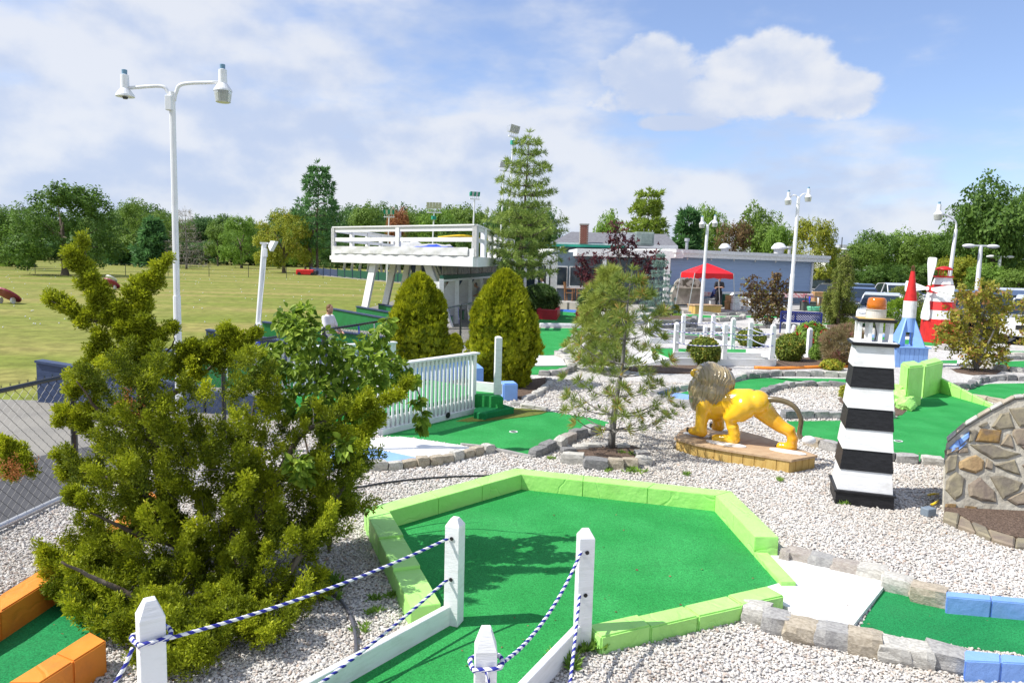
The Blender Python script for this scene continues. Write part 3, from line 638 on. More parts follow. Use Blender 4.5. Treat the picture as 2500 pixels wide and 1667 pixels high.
# lime blocks: two tall piers and a low sloping wall
lp = empty('lime_wall', R8.g(1400, 740), 'two tall lime painted piers joined to a low sloping wall', 'painted wall')
def pier(P, z, name='pier', rough=False):
    b = MB().prism(P, -.02, z); o = b.build(name, lime, lp, bevel=.03, seg=2); NOFILL.append([(p.x, p.y) for p in P]); return o
hz_ = onY(*R8.s(1400, 440), R8.g(1405, 750).y).z
pf = [R8.g(1405, 752), R8.g(1285, 770), R8.g(1225, 720), R8.g(1330, 700)]
pier(pf, hz_)
pbk = [R8.g(1420, 700), R8.g(1555, 655), R8.g(1500, 615), R8.g(1370, 660)]
pier(pbk, onY(*R8.s(1560, 410), R8.g(1555, 655).y).z)
pl1, pl2 = R8.g(1545, 655), R8.g(1985, 785)
n_ = 5
for k in range(n_):
    a, b = pl1.lerp(pl2, k/n_), pl1.lerp(pl2, (k+1)/n_-.004); w = Vector((.10, .14, 0)); h0, h1_ = .30-.26*k/n_, .30-.26*(k+1)/n_
    MB().hexa([Vector((p.x, p.y, -.02)) for p in (a, b, b+w, a+w)] + [Vector((a.x, a.y, h0)), Vector((b.x, b.y, h1_)), Vector((b.x+w.x, b.y+w.y, h1_)), Vector((a.x+w.x, a.y+w.y, h0))]).build('block', lime, lp, bevel=.01)
limestones = [stone_mesh(40+i, lime, .22) for i in range(4)]
for k in range(18):
    x = rnd.uniform(1205, 1300); g_ = R8.g(x, 725+(x-1205)*.55+rnd.uniform(-8, 22)); z = rnd.uniform(.02, .10)+.26*max(0, (1262-x)/60)*rnd.random()
    obj('rubble_stone', limestones[k % 4], lp, (g_.x, g_.y, z), (rnd.uniform(0, 6), rnd.uniform(0, 6), rnd.uniform(0, 6)), (rnd.uniform(.14, .24),)*3)
limeE = limestones

# ------------------------------------------------------------------ striped lighthouse
def lighthouse():
    c0, c1, c2 = R8.g(738, 1505), R8.g(1208, 1560), R8.g(716, 1330)
    wx = (c1-c0).length; tx = (c1-c0).normalized(); ty = Vector((-tx.y, tx.x, 0)); rz = math.atan2(tx.y, tx.x)
    cen = c0 + tx*wx/2 + ty*wx/2; cen.z = 0
    o = empty('lighthouse', cen, 'black and white striped wooden lighthouse with an amber beacon', 'lighthouse')
    sc_ = F0/( (cen-CAM).dot(fw))
    Q = Matrix.Rotation(rz, 3, 'Z')
    def sq(r, z): return [Q @ Vector((sx*r, sy*r, 0)) + cen + Vector((0, 0, z)) for sx, sy in ((-1, -1), (1, -1), (1, 1), (-1, 1))]
    def fr(r0, z0, r1, z1, nm, mt_, bev=.004): return MB().hexa(sq(r0, z0)+sq(r1, z1)).build(nm, mt_, o, bevel=bev)
    fr(wx/2-.012, -.02, wx/2-.012, .13, 'base', black); fr(wx/2+.004, .13, wx/2+.004, .155, 'base_rim', black)
    # front face heights from the picture
    fy = cen.y - wx/2
    ztop = onY(*R8.s(1070, 300), cen.y-.17).z
    rb, rtp = wx/2-.035, .175
    n = 7
    for k in range(n):
        za, zb_ = .155+(ztop-.155)*k/n, .155+(ztop-.155)*(k+1)/n
        ra, rb2 = rb+(rtp-rb)*k/n, rb+(rtp-rb)*(k+1)/n
        fr(ra+.010, za, rb2-.001, zb_+.004, 'band', whitewood if k % 2 == 0 else black, .002)
    fr(.212, ztop, .225, ztop+.035, 'gallery', black, .006)
    fr(.20, ztop+.035, .20, ztop+.041, 'gallery_floor', white, 0)
    z2 = onY(*R8.s(1080, 110), cen.y).z
    for sx, sy in ((-1, -1), (-.33, -1), (.33, -1), (1, -1), (-1, 1), (-.33, 1), (.33, 1), (1, 1)):
        p = Q @ Vector((sx*.145, sy*.12, 0)) + cen
        MB().box((p.x, p.y, (ztop+.035+z2)/2), (.036, .036, z2-ztop-.035), rz).build('baluster', whitewood, o, bevel=.003)
    fr(.175, z2, .195, z2+.032, 'tray', black, .006)
    fr(.165, z2+.032, .165, z2+.036, 'tray_floor', wood, 0)
    MB().tube(cr([(cen.x+.02, cen.y, ztop+.04), (cen.x+.03, cen.y, (ztop+z2)/2), (cen.x, cen.y, z2)], 5), .006, 6).build('cable', blackv, o)
    z3 = z2+.036
    clear = mat('clear_plastic', (.75, .74, .70), .15, var=.05, trans=.25); amber = mat('amber_plastic', (.72, .20, .008), .12, col2=(.62, .15, .004), trans=.25, coat=.4)
    bc = cen + Q @ Vector((.01, 0, 0))
    MB().lathe([(.098, 0), (.095, .085), (.103, .085), (.103, .093)], (bc.x, bc.y, z3), 28).build('beacon_base', clear, o, smooth=False)
    zt2 = onY(*R4.s(1095, 1055), cen.y).z
    hh = max(.12, zt2-z3-.093)
    MB().lathe([(.094, 0), (.093, hh*.35), (.088, hh*.75), (.080, hh*.93), (.06, hh)], (bc.x, bc.y, z3+.093), 28).build('beacon_dome', amber, o, smooth=True)
    NOFILL.append([(p.x, p.y) for p in sq(wx/2, 0)])
    return cen, wx
LH, LHW = lighthouse()

# ------------------------------------------------------------------ organic bodies: union of balls and tapered limbs
def organic(name, parts, mt_, voxel=.02, smooth=8, off=(0, 0, 0), parent=None, post=None, cls='obj'):
    b = MB()
    for p in parts:
        if p[0] == 'b': b.ball(p[1], p[2], 14, 10, p[3] if len(p) > 3 else None)
        else:
            path, rs = p[1], p[2]
            b.tube(path, rs, 12); b.ball(path[0], rs[0], 12, 8); b.ball(path[-1], rs[-1], 12, 8)
    me = b.mesh(name+'_src', None, off); o = bpy.data.objects.new(name+'_tmp', me); COL.objects.link(o)
    md = o.modifiers.new('r', 'REMESH'); md.mode = 'VOXEL'; md.voxel_size = voxel; md.use_smooth_shade = True
    if smooth: ms = o.modifiers.new('s', 'SMOOTH'); ms.iterations = smooth; ms.factor = .5
    dg_ = bpy.context.evaluated_depsgraph_get(); ev = o.evaluated_get(dg_)
    m2 = bpy.data.meshes.new_from_object(ev, depsgraph=dg_); m2.name = name
    bpy.data.objects.remove(o); bpy.data.meshes.remove(me)
    m2.materials.clear(); m2.materials.append(mt_)
    if post: post(m2)
    m2.polygons.foreach_set('use_smooth', [True]*len(m2.polygons))
    r_ = bpy.data.objects.new(name, m2); COL.objects.link(r_)
    if parent is not None: r_.parent = parent
    return r_
def lion():
    top = .17
    pr_, pl_ = LZ.g(1640, 1275, top), LZ.g(190, 1035, top)
    u = (pl_-pr_); u.z = 0; u.normalize(); s_ = Vector((u.y, -u.x, 0))   # lion's left is towards the camera
    if s_.y > 0: s_ = -s_
    mid = pr_.lerp(pl_, .5); mid.z = 0
    base = mid.copy()
    dk_ = empty('lion_platform', base, 'low wooden platform of planks under the yellow lion', 'platform')
    outl = [LZ.g(x, y, top) for x, y in ((30, 1090), (110, 1000), (200, 945), (450, 955), (890, 1000), (1180, 1075), (1400, 1150), (1865, 1313), (1530, 1372), (1220, 1320), (640, 1230), (300, 1165))]
    NOFILL.append([(p.x, p.y) for p in outl])
    ax = u; bx_ = s_
    # deck boards run along the platform, clipped to the outline
    def clip(poly, n, d, keep):
        out = []; L_ = len(poly)
        for i in range(L_):
            a, b = poly[i], poly[(i+1) % L_]; da, db = (a.dot(n)-d)*keep, (b.dot(n)-d)*keep
            if da >= 0: out.append(a)
            if da*db < 0: out.append(a.lerp(b, da/(da-db)))
        return out
    ds = [p.dot(bx_) for p in outl]; w = .137; k = min(ds)
    while k < max(ds):
        q = clip(clip(outl, bx_, k+.0015, 1), bx_, k+w-.0015, -1)
        if len(q) > 2: MB().prism([(p.x, p.y) for p in q], top-.028, top+rnd.uniform(-.0015, .0015)).build('deck_board', woodtop, dk_, bevel=.002)
        k += w
    # fascia planks
    cen2 = sum(outl, Vector((0, 0, 0)))/len(outl)
    pm = MB().box((0, 0, .07), (.118, .02, .14)).mesh('fascia_plank', wood, bevel=.003)
    for a, b in zip(outl, outl[1:]+outl[:1]):
        L_ = (b-a).length; n = max(1, round(L_/.125)); rz = math.atan2((b-a).y, (b-a).x); inn = (cen2-(a+b)/2); inn.z = 0; inn = inn.normalized()*.04
        for i in range(n):
            p = a.lerp(b, (i+.5)/n)+inn; obj('fascia_plank', pm, dk_, (p.x, p.y, .002), (0, 0, rz), (L_/n/.122, 1, 1))
    o = empty('lion_statue', Vector((base.x, base.y, top)), 'glossy yellow lion statue with a brown mane walking away from the viewer', 'statue')
    def at(x, y, s): return onplane(*LZ.s(x, y), mid+s_*s, s_)
    yel = mat('yellow_gelcoat', (.86, .50, .02), .16, col2=(.80, .36, .012), scale=2.4, bump=.12, bscale=14, spec=.55, coat=.35, lo=.45, hi=.7)
    man = mat('brown_mane_gelcoat', (.35, .275, .15), .16, col2=(.26, .20, .10), scale=5, spec=.6, coat=.6, bump=.2, bscale=20)
    m9 = 1/983.
    L = at
    def limb(pts): return ('l', [L(x, y, s) for x, y, s, r in pts], [r for x, y, s, r in pts])
    parts = [
        limb([(1110, 640, 0, .150), (1000, 640, 0, .182), (860, 640, 0, .185), (700, 640, 0, .180), (560, 650, 0, .19), (430, 640, 0, .18)]),
        ('b', L(1100, 640, 0), .16), ('b', L(540, 720, .0), .15),
        limb([(930, 690, .09, .165), (820, 790, .11, .135), (740, 850, .12, .10), (780, 950, .12, .085), (800, 1030, .12, .082), (780, 1095, .12, .075)]),
        limb([(800, 1100, .12, .078), (690, 1105, .12, .062), (560, 1100, .12, .060)]),
        limb([(1130, 700, -.08, .15), (1260, 830, -.09, .115), (1400, 950, -.10, .085), (1520, 1010, -.10, .078), (1545, 1100, -.10, .072), (1530, 1190, -.10, .068)]),
        limb([(1535, 1200, -.10, .068), (1440, 1205, -.10, .058), (1385, 1195, -.10, .055)]),
        limb([(420, 660, .13, .13), (395, 780, .13, .095), (375, 900, .13, .080), (370, 1000, .13, .080)]),
        limb([(390, 1015, .13, .072), (300, 1005, .13, .058), (255, 1000, .13, .055)]),
        limb([(560, 740, -.13, .12), (590, 840, -.13, .085), (600, 930, -.13, .075)]),
        limb([(610, 945, -.13, .07), (550, 945, -.13, .055)]),
    ]
    off = Vector((base.x, base.y, top))
    organic('body', parts, yel, .016, 7, off, o)
    # mane with combed grooves
    mc = L(490, 440, .0); mfw = u
    mp_ = [('b', L(480, 330, .02), .215), ('b', L(600, 380, -.02), .21), ('b', L(420, 470, .04), .215), ('b', L(560, 500, .02), .215), ('b', L(405, 580, .06), .19), ('b', L(365, 650, .09), .13), ('b', L(500, 230, 0), .10)]
    mcl = mc-off
    def groove(me):
        n = len(me.vertices); co = np.empty(n*3); me.vertices.foreach_get('co', co); co = co.reshape(-1, 3)
        nv = np.empty(n*3); me.vertices.foreach_get('normal', nv); nv = nv.reshape(-1, 3)
        for i in range(n):
            p = Vector(co[i]); d = p-mcl; ang = math.atan2(d.z-.12, d.dot(u)+.3)
            wob = mnoise.noise(p*7)*1.6
            fl = d.dot(u)*.75+d.dot(s_)*.65; g = math.sin(fl*150+wob*3.2+2.2*math.sin(d.z*9+fl*6)+ang*5) + .6*math.sin(fl*255+wob*5+3*math.sin(d.z*7)+ang*9)
            # ragged lower edge
            co[i] += nv[i]*(.0050*g + .014*mnoise.noise(p*5))
        me.vertices.foreach_set('co', co.ravel()); me.update()
    organic('mane', mp_, man, .0072, 6, off, o, groove)
    for s in (.17, -.12):
        MB().ball(L(285 if s > 0 else 700, 265, s*.6), (.05, .025, .055)).build('ear', yel, o, smooth=True)
    tp = [(1020, 500, .01), (1090, 570, 0), (1180, 605, 0), (1320, 600, 0), (1480, 640, 0), (1590, 720, 0), (1650, 850, 0), (1640, 960, 0), (1630, 1040, 0), (1655, 1100, 0)]
    MB().tube(cr([L(*p) for p in tp], 5), [.048-.018*min(1, i/26) for i in range(46)], 10).build('tail', mat('dark_tail_gelcoat', (.15, .115, .06), .2, col2=(.11, .085, .045), coat=.4), o, smooth=True)
    MB().ball(L(1750, 1120, 0), (.085, .06, .055), 14, 10).build('tail_tuft', white, o, smooth=True)
    for x, y, s, l in ((690, 1165, .12, .26), (1480, 1265, -.10, .22), (330, 1055, .13, .20), (600, 985, -.13, .16)):
        c = onplane(*LZ.s(x, y), Vector((0, 0, top+.006)), Vector((0, 0, 1)))
        vs = [Vector((c.x, c.y, 0)) + u*(l*math.cos(a)) + s_*(l*.36*math.sin(a)) for a in [2*math.pi*i/24 for i in range(24)]]
        MB().prism([(v.x, v.y) for v in vs], top+.001, top+.013).build('foot_plate', padwhite, o)
    claw = mat('dark_claw', (.10, .085, .06), .2, coat=.3)
    for x, y, s in ((500, 1095, .12), (1345, 1200, -.10), (205, 985, .13), (500, 930, -.13)):
        MB().ball(L(x, y, s), (.022, .04, .035), 10, 8).build('claw', claw, o, smooth=True)
lion()
# ------------------------------------------------------------------ rocket on its blue box
def rocket():
    c0, c1 = R8.g(1213, 452), R8.g(1445, 470)
    Y = 18.4
    bl = onY(2184, 893, Y); br = onY(2263, 897, Y-.05); dp = Vector((.62, .75, 0)).normalized()
    bl.z = br.z = 0; w = (br-bl).length; tx = (br-bl).normalized(); rz = math.atan2(tx.y, tx.x); ty = Vector((-tx.y, tx.x, 0))
    d = .62; cen = (bl+br)/2 + ty*d/2
    zt_ = onY(2263, 851, br.y).z
    o = empty('toy_rocket', cen, 'red white and blue toy rocket on a sky blue plank box', 'rocket')
    Q = Matrix.Rotation(rz, 3, 'Z'); L = lambda x, y, z: Q @ Vector((x, y, 0)) + cen + Vector((0, 0, z))
    n = 7
    for k in range(n):
        for side in (-1, 1):
            x0, x1 = -w/2+w*k/n+.003, -w/2+w*(k+1)/n-.003
            MB().box(L((x0+x1)/2, side*d/2, zt_/2), (x1-x0, .03, zt_), rz).build('plank', bluepale, o, bevel=.004)
    for k in range(5):
        for side in (-1, 1):
            y0, y1 = -d/2+.02+(d-.04)*k/5+.003, -d/2+.02+(d-.04)*(k+1)/5-.003
            MB().box(L(side*(w/2-.012), (y0+y1)/2, zt_/2), (.03, y1-y0, zt_), rz).build('plank', bluepale, o, bevel=.004)
    MB().box(L(0, 0, zt_+.015), (w+.1, d+.1, .03), rz).build('box_lid', bluepale, o, bevel=.004)
    S = 1.85/196.  # rocket height over its picture height
    zb = zt_+.03; Hh = lambda y: zb + (839-y)*(onY(2230, 700, cen.y).z-onY(2230, 800, cen.y).z)/100.
    z1, z2, z3, z4, z5 = Hh(805), Hh(770), Hh(729), Hh(657), Hh(643)
    r = .155
    MB().lathe([(r, z1), (r, z2)], cen, 24).build('tail_tube', bluepale, o, smooth=False)
    MB().lathe([(r+.002, z2), (r+.002, z3)], cen, 24).build('body_tube', white, o)
    MB().lathe([(r, z3), (r*.62, z3+(z4-z3)*.5), (r*.30, z4)], cen, 24).build('nose_cone', redp, o)
    for k in range(4):
        a = rz+R(40)+k*math.pi/2; dv = Vector((math.cos(a), math.sin(a), 0)); pv = Vector((-dv.y, dv.x, 0))*.018
        prof = [(r-.01, z2), (.16, z1-.1), (.16, zb), (.44, zb), (.40, zb+.10)]
        P = [cen+dv*q+Vector((0, 0, z)) for q, z in ((r-.01, z2), (r-.01, zb), (.46, zb))]
        MB().add([p-pv for p in P]+[p+pv for p in P], [(0, 1, 2), (5, 4, 3), (0, 3, 4, 1), (1, 4, 5, 2), (2, 5, 3, 0)]).build('fin', bluepale, o)
    rust = mat('rusty_wire', (.16, .045, .03), .7)
    for k in range(4):
        a = k*math.pi/2; q = Vector((math.cos(a), math.sin(a), 0))*.042
        MB().tube([cen+q+Vector((0, 0, z4)), cen+q*.8+Vector((0, 0, z4+(z5-z4)*.8)), cen+Vector((0, 0, z5))], .006, 5).build('tip_wire', rust, o)
    for k in range(3): MB().tube([cen+Vector((.04*math.cos(a), .04*math.sin(a), z4+(z5-z4)*(.2+.25*k))) for a in [i*math.pi/6 for i in range(13)]], .005, 5).build('tip_ring', rust, o)
rocket()

# ------------------------------------------------------------------ red and white windmill lighthouse
def windmill():
    Y = 25.5; sc_ = Y/F0; cen = onY(2290, 826, Y); cen.z = 0
    o = empty('windmill_tower', cen, 'red and white banded windmill tower with white sails behind the rocket', 'windmill')
    zz_ = lambda y: onY(2316, 640+y/6.534, Y).z
    def oct_(r0, z0, r1, z1, nm, mt_):
        rot = Matrix.Rotation(R(18), 3, 'Z'); MB().lathe([(r0, z0), (r1, z1)], cen, 8, M=rot).build(nm, mt_, o)
    zs = [zz_(905), zz_(762), zz_(628), zz_(495), zz_(360), zz_(245)]
    rs = [.52, .465, .415, .365, .315, .26]
    MB().lathe([(.60, -.02), (.56, zs[0])], cen, 8, M=Matrix.Rotation(R(18), 3, 'Z')).build('base', redp, o)
    for k in range(8):
        a = R(18)+R(22.5)+k*R(45)
        for q in (-.12, 0, .12):
            dv = Vector((math.cos(a), math.sin(a), 0)); tv = Vector((-dv.y, dv.x, 0))
            MB().beam(cen+dv*.553+tv*q+Vector((0, 0, 0)), cen+dv*.517+tv*q+Vector((0, 0, zs[0])), .006, .008).build('batten', maroon, o)
    for k in range(5): oct_(rs[k]+.02, zs[k], rs[k+1], zs[k+1], 'band', white if k % 2 == 0 else redp)
    MB().lathe([(.30, zs[5]), (.33, zs[5]+.05), (.27, zs[5]+.05)], cen, 16).build('rim', redp, o)
    zt_ = zz_(130)
    for k in range(5):
        a = k*2*math.pi/5+.3; q = cen+Vector((math.cos(a)*.17, math.sin(a)*.17, 0)); MB().tube([q+Vector((0, 0, zs[5]+.04)), q+Vector((0, 0, zt_+.01))], .014, 6).build('roof_post', redp, o)
    MB().lathe([(.27, zt_), (.28, zt_+.03), (.20, zt_+.09), (.08, zt_+.13), (.01, zt_+.14)], cen, 20).build('cap', redp, o, smooth=True)
    fwd = Vector((-.97, -.24, 0)).normalized(); hub = onY(2254.5, 706, Y-.42); 
    side = Vector((-fwd.y, fwd.x, 0))
    hub = Vector((cen.x+fwd.x*.52, cen.y+fwd.y*.52, zz_(430)))
    MB().tube([hub-fwd*.2, hub+fwd*.06], .05, 10).build('axle', redp, o)
    Q = Matrix((side, fwd, Vector((0, 0, 1)))).transposed()
    MB().lathe([(.12, 0), (.12, .03), (.075, .05)], hub+fwd*.04, 20, M=Matrix((side, Vector((0, 0, 1)), fwd)).transposed()).build('hub', redp, o)
    MB().lathe([(.07, 0), (.07, .02)], hub+fwd*.092, 20, M=Matrix((side, Vector((0, 0, 1)), fwd)).transposed()).build('hub_cap', white, o)
    for k in range(4):
        a = k*math.pi/2+R(3); dv = side*math.sin(a)+Vector((0, 0, math.cos(a))); tv = side*math.cos(a)-Vector((0, 0, math.sin(a)))
        L_ = 1.08; P = [(.10, -.04), (L_*.8, -.19), (L_-.03, -.19), (L_, -.12), (L_, .12), (L_-.03, .19), (L_*.8, .19), (.10, .04)]
        b = MB(); c0 = hub+fwd*.05; n = len(P)
        vs = [c0+dv*x+tv*y-fwd*.012 for x, y in P]+[c0+dv*x+tv*y+fwd*.012 for x, y in P]
        b.add(vs, [tuple(range(n)), tuple(range(2*n-1, n-1, -1))]+[(i, (i+1) % n, n+(i+1) % n, n+i) for i in range(n)]); s = b.build('sail', white, o)
        for q in (-.5, .5):
            MB().beam(c0+dv*.25+tv*q*.07+fwd*.014, c0+dv*L_*.9+tv*q*.22+fwd*.014, .01, .004, upv=fwd).build('slot', black, s)
windmill()

# ------------------------------------------------------------------ rock faced mound at the right edge
def mound():
    BL = KZ.g(185, 1150); BR = KZ.g(1250, 1205, .0)
    ex = (BR-BL); ex.z = 0; ex.normalize(); ey = Vector((-ex.y, ex.x, 0))
    n_ = (-ey + Vector((0, 0, .42))).normalized()   # face leans back
    o = empty('stone_mound', BL, 'mortared fieldstone mound with a sloping top at the right edge', 'stone wall')
    at = lambda x, y: onplane(*KZ.s(x, y), BL, n_)
    outl = [at(x, y) for x, y in ((180, 1175), (195, 700), (222, 515), (390, 372), (620, 235), (840, 122), (1010, 105), (1250, 120), (1250, 1230))]
    back = [p + ey*1.0 + ex*.85 for p in outl]
    for p in back: p.z = max(-.02, p.z*.93-.05)
    mort = mat('mortar', (.45, .42, .35), .9, col2=(.34, .31, .25), scale=7, bump=.9, bscale=18, bdist=.02)
    n = len(outl)
    MB().add(outl+back, [tuple(range(n)), tuple(range(2*n-1, n-1, -1))]+[(i, n+i, n+(i+1) % n, (i+1) % n) for i in range(n)]).build('mortar_body', mort, o, bevel=.02)
    cols = {'o': mat('olive_fieldstone', (.27, .235, .155), .75, col2=(.18, .155, .12), scale=7, bump=.8, bscale=16, bdist=.015), 'b': mat('brown_fieldstone', (.21, .165, .13), .75, col2=(.29, .24, .165), scale=6, bump=.8, bscale=16, bdist=.015),
            't': mat('tan_fieldstone', (.40, .28, .14), .8, col2=(.30, .20, .10), scale=9, bump=.9, bscale=20, bdist=.015), 'r': mat('rust_fieldstone', (.26, .16, .05), .8, col2=(.16, .11, .07), scale=9, bump=.9, bscale=20, bdist=.015)}
    polys = (('o', (640, 380), (720, 262), (790, 250), (840, 390), (700, 405)), ('o', (800, 220), (940, 205), (960, 370), (890, 375)), ('o', (440, 415), (500, 415), (460, 510), (425, 515)),
        ('r', (540, 400), (720, 415), (700, 525), (490, 510)), ('b', (780, 445), (805, 450), (830, 575), (715, 545)), ('b', (840, 405), (960, 395), (960, 540), (870, 540), (830, 460)),
        ('o', (450, 545), (620, 535), (740, 590), (890, 625), (780, 665), (640, 670), (540, 610)), ('t', (345, 700), (420, 660), (490, 640), (560, 690), (550, 770), (490, 800), (350, 760)),
        ('b', (590, 670), (640, 700), (635, 770), (575, 750)), ('o', (665, 730), (840, 680), (890, 815), (770, 780)), ('o', (215, 690), (250, 640), (320, 635), (300, 770), (220, 800)),
        ('o', (230, 870), (310, 795), (385, 850), (360, 1000), (300, 1040), (220, 950)), ('b', (430, 910), (530, 845), (660, 970), (670, 1060), (540, 1050), (440, 1010)), ('o', (630, 840), (740, 830), (910, 890), (880, 960), (740, 1030)),
        ('b', (900, 560), (1000, 560), (1000, 640)), ('b', (915, 730), (1010, 700), (1010, 840)), ('r', (220, 1080), (310, 1085), (300, 1130), (215, 1110)), ('b', (780, 1040), (900, 980), (990, 960), (990, 1080), (860, 1090)),
        ('b', (350, 590), (410, 560), (420, 610), (330, 620)), ('r', (395, 1100), (500, 1110), (490, 1145), (390, 1130)), ('o', (560, 1130), (750, 1140), (720, 1180), (560, 1175)), ('o', (520, 370), (590, 335), (590, 360), (540, 385)),
        ('b', (220, 590), (330, 560), (330, 600), (225, 630)))
    polys = list(polys)
    for j in range(7):
        for i in range(2):
            x0, y0 = 1020+i*108+(j % 2)*14, 175+j*142; jt = lambda: rnd.uniform(-20, 20); polys.append((rnd.choice('obot'), (x0+jt(), y0+jt()), (x0+92+jt()*.5, y0+jt()), (x0+90+jt()*.5, y0+112+jt()), (x0+jt(), y0+108+jt())))
    for kk, *pp in polys:
        P = []
        for (x0, y0), (x1, y1) in zip(pp, pp[1:]+pp[:1]):
            P.append(at(x0, y0)); P.append(at((x0+x1)/2+rnd.uniform(-5, 5), (y0+y1)/2+rnd.uniform(-5, 5)))
        c = sum(P, Vector((0, 0, 0)))/len(P); m_ = len(P); P = [p.lerp(c, -.09) for p in P]
        o1 = [p-n_*.02 for p in P]; o2 = [p.lerp(c, .05)+n_*(.012+rnd.uniform(0, .006)) for p in P]; o3 = [p.lerp(c, .22)+n_*(.022+rnd.uniform(0, .008)) for p in P]
        fs = [tuple(range(2*m_, 3*m_))]
        for r_ in (0, 1): fs += [(r_*m_+i, r_*m_+(i+1) % m_, (r_+1)*m_+(i+1) % m_, (r_+1)*m_+i) for i in range(m_)]
        b = MB().add(o1+o2+o3, fs); ob = b.build('fieldstone', cols[kk], o, smooth=False)
        bm = bmesh.new(); bm.from_mesh(ob.data); bmesh.ops.recalc_face_normals(bm, faces=bm.faces[:]); bm.to_mesh(ob.data); bm.free()
    # flagstones capping the slope
    top = [(222, 515), (390, 372), (620, 235), (840, 122), (1010, 105), (1250, 120)]
    for a, b in zip(top, top[1:]):
        for k in range(2):
            A_, B_ = at(*a).lerp(at(*b), k/2+.01), at(*a).lerp(at(*b), (k+1)/2-.01); b2 = ey*.16+ex*.08
            uu = Vector((0, 0, .028))
            MB().hexa([A_-ey*.02, B_-ey*.02, B_+b2, A_+b2, A_-ey*.02+uu, B_-ey*.02+uu, B_+b2+uu*.6, A_+b2+uu*.6]).build('cap_flag', stonem[1 if k else 2], o, bevel=.008)
    # blue painted patch of broken stones under the left end of the cap
    for pp in (((248, 575), (330, 500), (345, 560), (300, 600), (250, 622)), ((335, 498), (430, 422), (433, 475), (350, 545)), ((305, 605), (352, 560), (405, 520), (392, 545), (330, 592))):
        P = [at(x+rnd.uniform(-4, 4), y+rnd.uniform(-4, 4)) for x, y in pp]; c = sum(P, Vector((0, 0, 0)))/len(P); m_ = len(P)
        ob = MB().add([p-n_*.02 for p in P]+[p.lerp(c, .06)+n_*.014 for p in P]+[p.lerp(c, .35)+n_*rnd.uniform(.02, .03) for p in P], [tuple(range(2*m_, 3*m_))]+[(r_*m_+i, r_*m_+(i+1) % m_, (r_+1)*m_+(i+1) % m_, (r_+1)*m_+i) for r_ in (0, 1) for i in range(m_)]).build('painted_stone', bluep, o)
        bm = bmesh.new(); bm.from_mesh(ob.data); bmesh.ops.recalc_face_normals(bm, faces=bm.faces[:]); bm.to_mesh(ob.data); bm.free()
    # planter rim below the face
    rim = [KZ.g(x, y, .055) for x, y in ((195, 1208), (330, 1262), (500, 1328), (640, 1385), (850, 1447), (1250, 1472))]
    inn = [KZ.g(x, y, .055) for x, y in ((205, 1148), (350, 1172), (455, 1235), (600, 1295), (860, 1372), (1250, 1408))]
    for i in range(len(rim)-1):
        t0, t1 = .012, .988
        MB().prism([rim[i].lerp(rim[i+1], t0), rim[i].lerp(rim[i+1], t1), inn[i].lerp(inn[i+1], t1), inn[i].lerp(inn[i+1], t0)], -.02, .055+rnd.uniform(-.008, .008)).build('rim_slab', cols['ob'[i % 2]], o, bevel=.015)
    MB().prism(inn+[at(1250, 1180), at(210, 1150)], -.02, .05).build('soil', mulch, o)
    NOFILL.append([(p.x, p.y) for p in rim]+[(p.x, p.y) for p in back[::-1]])
mound()

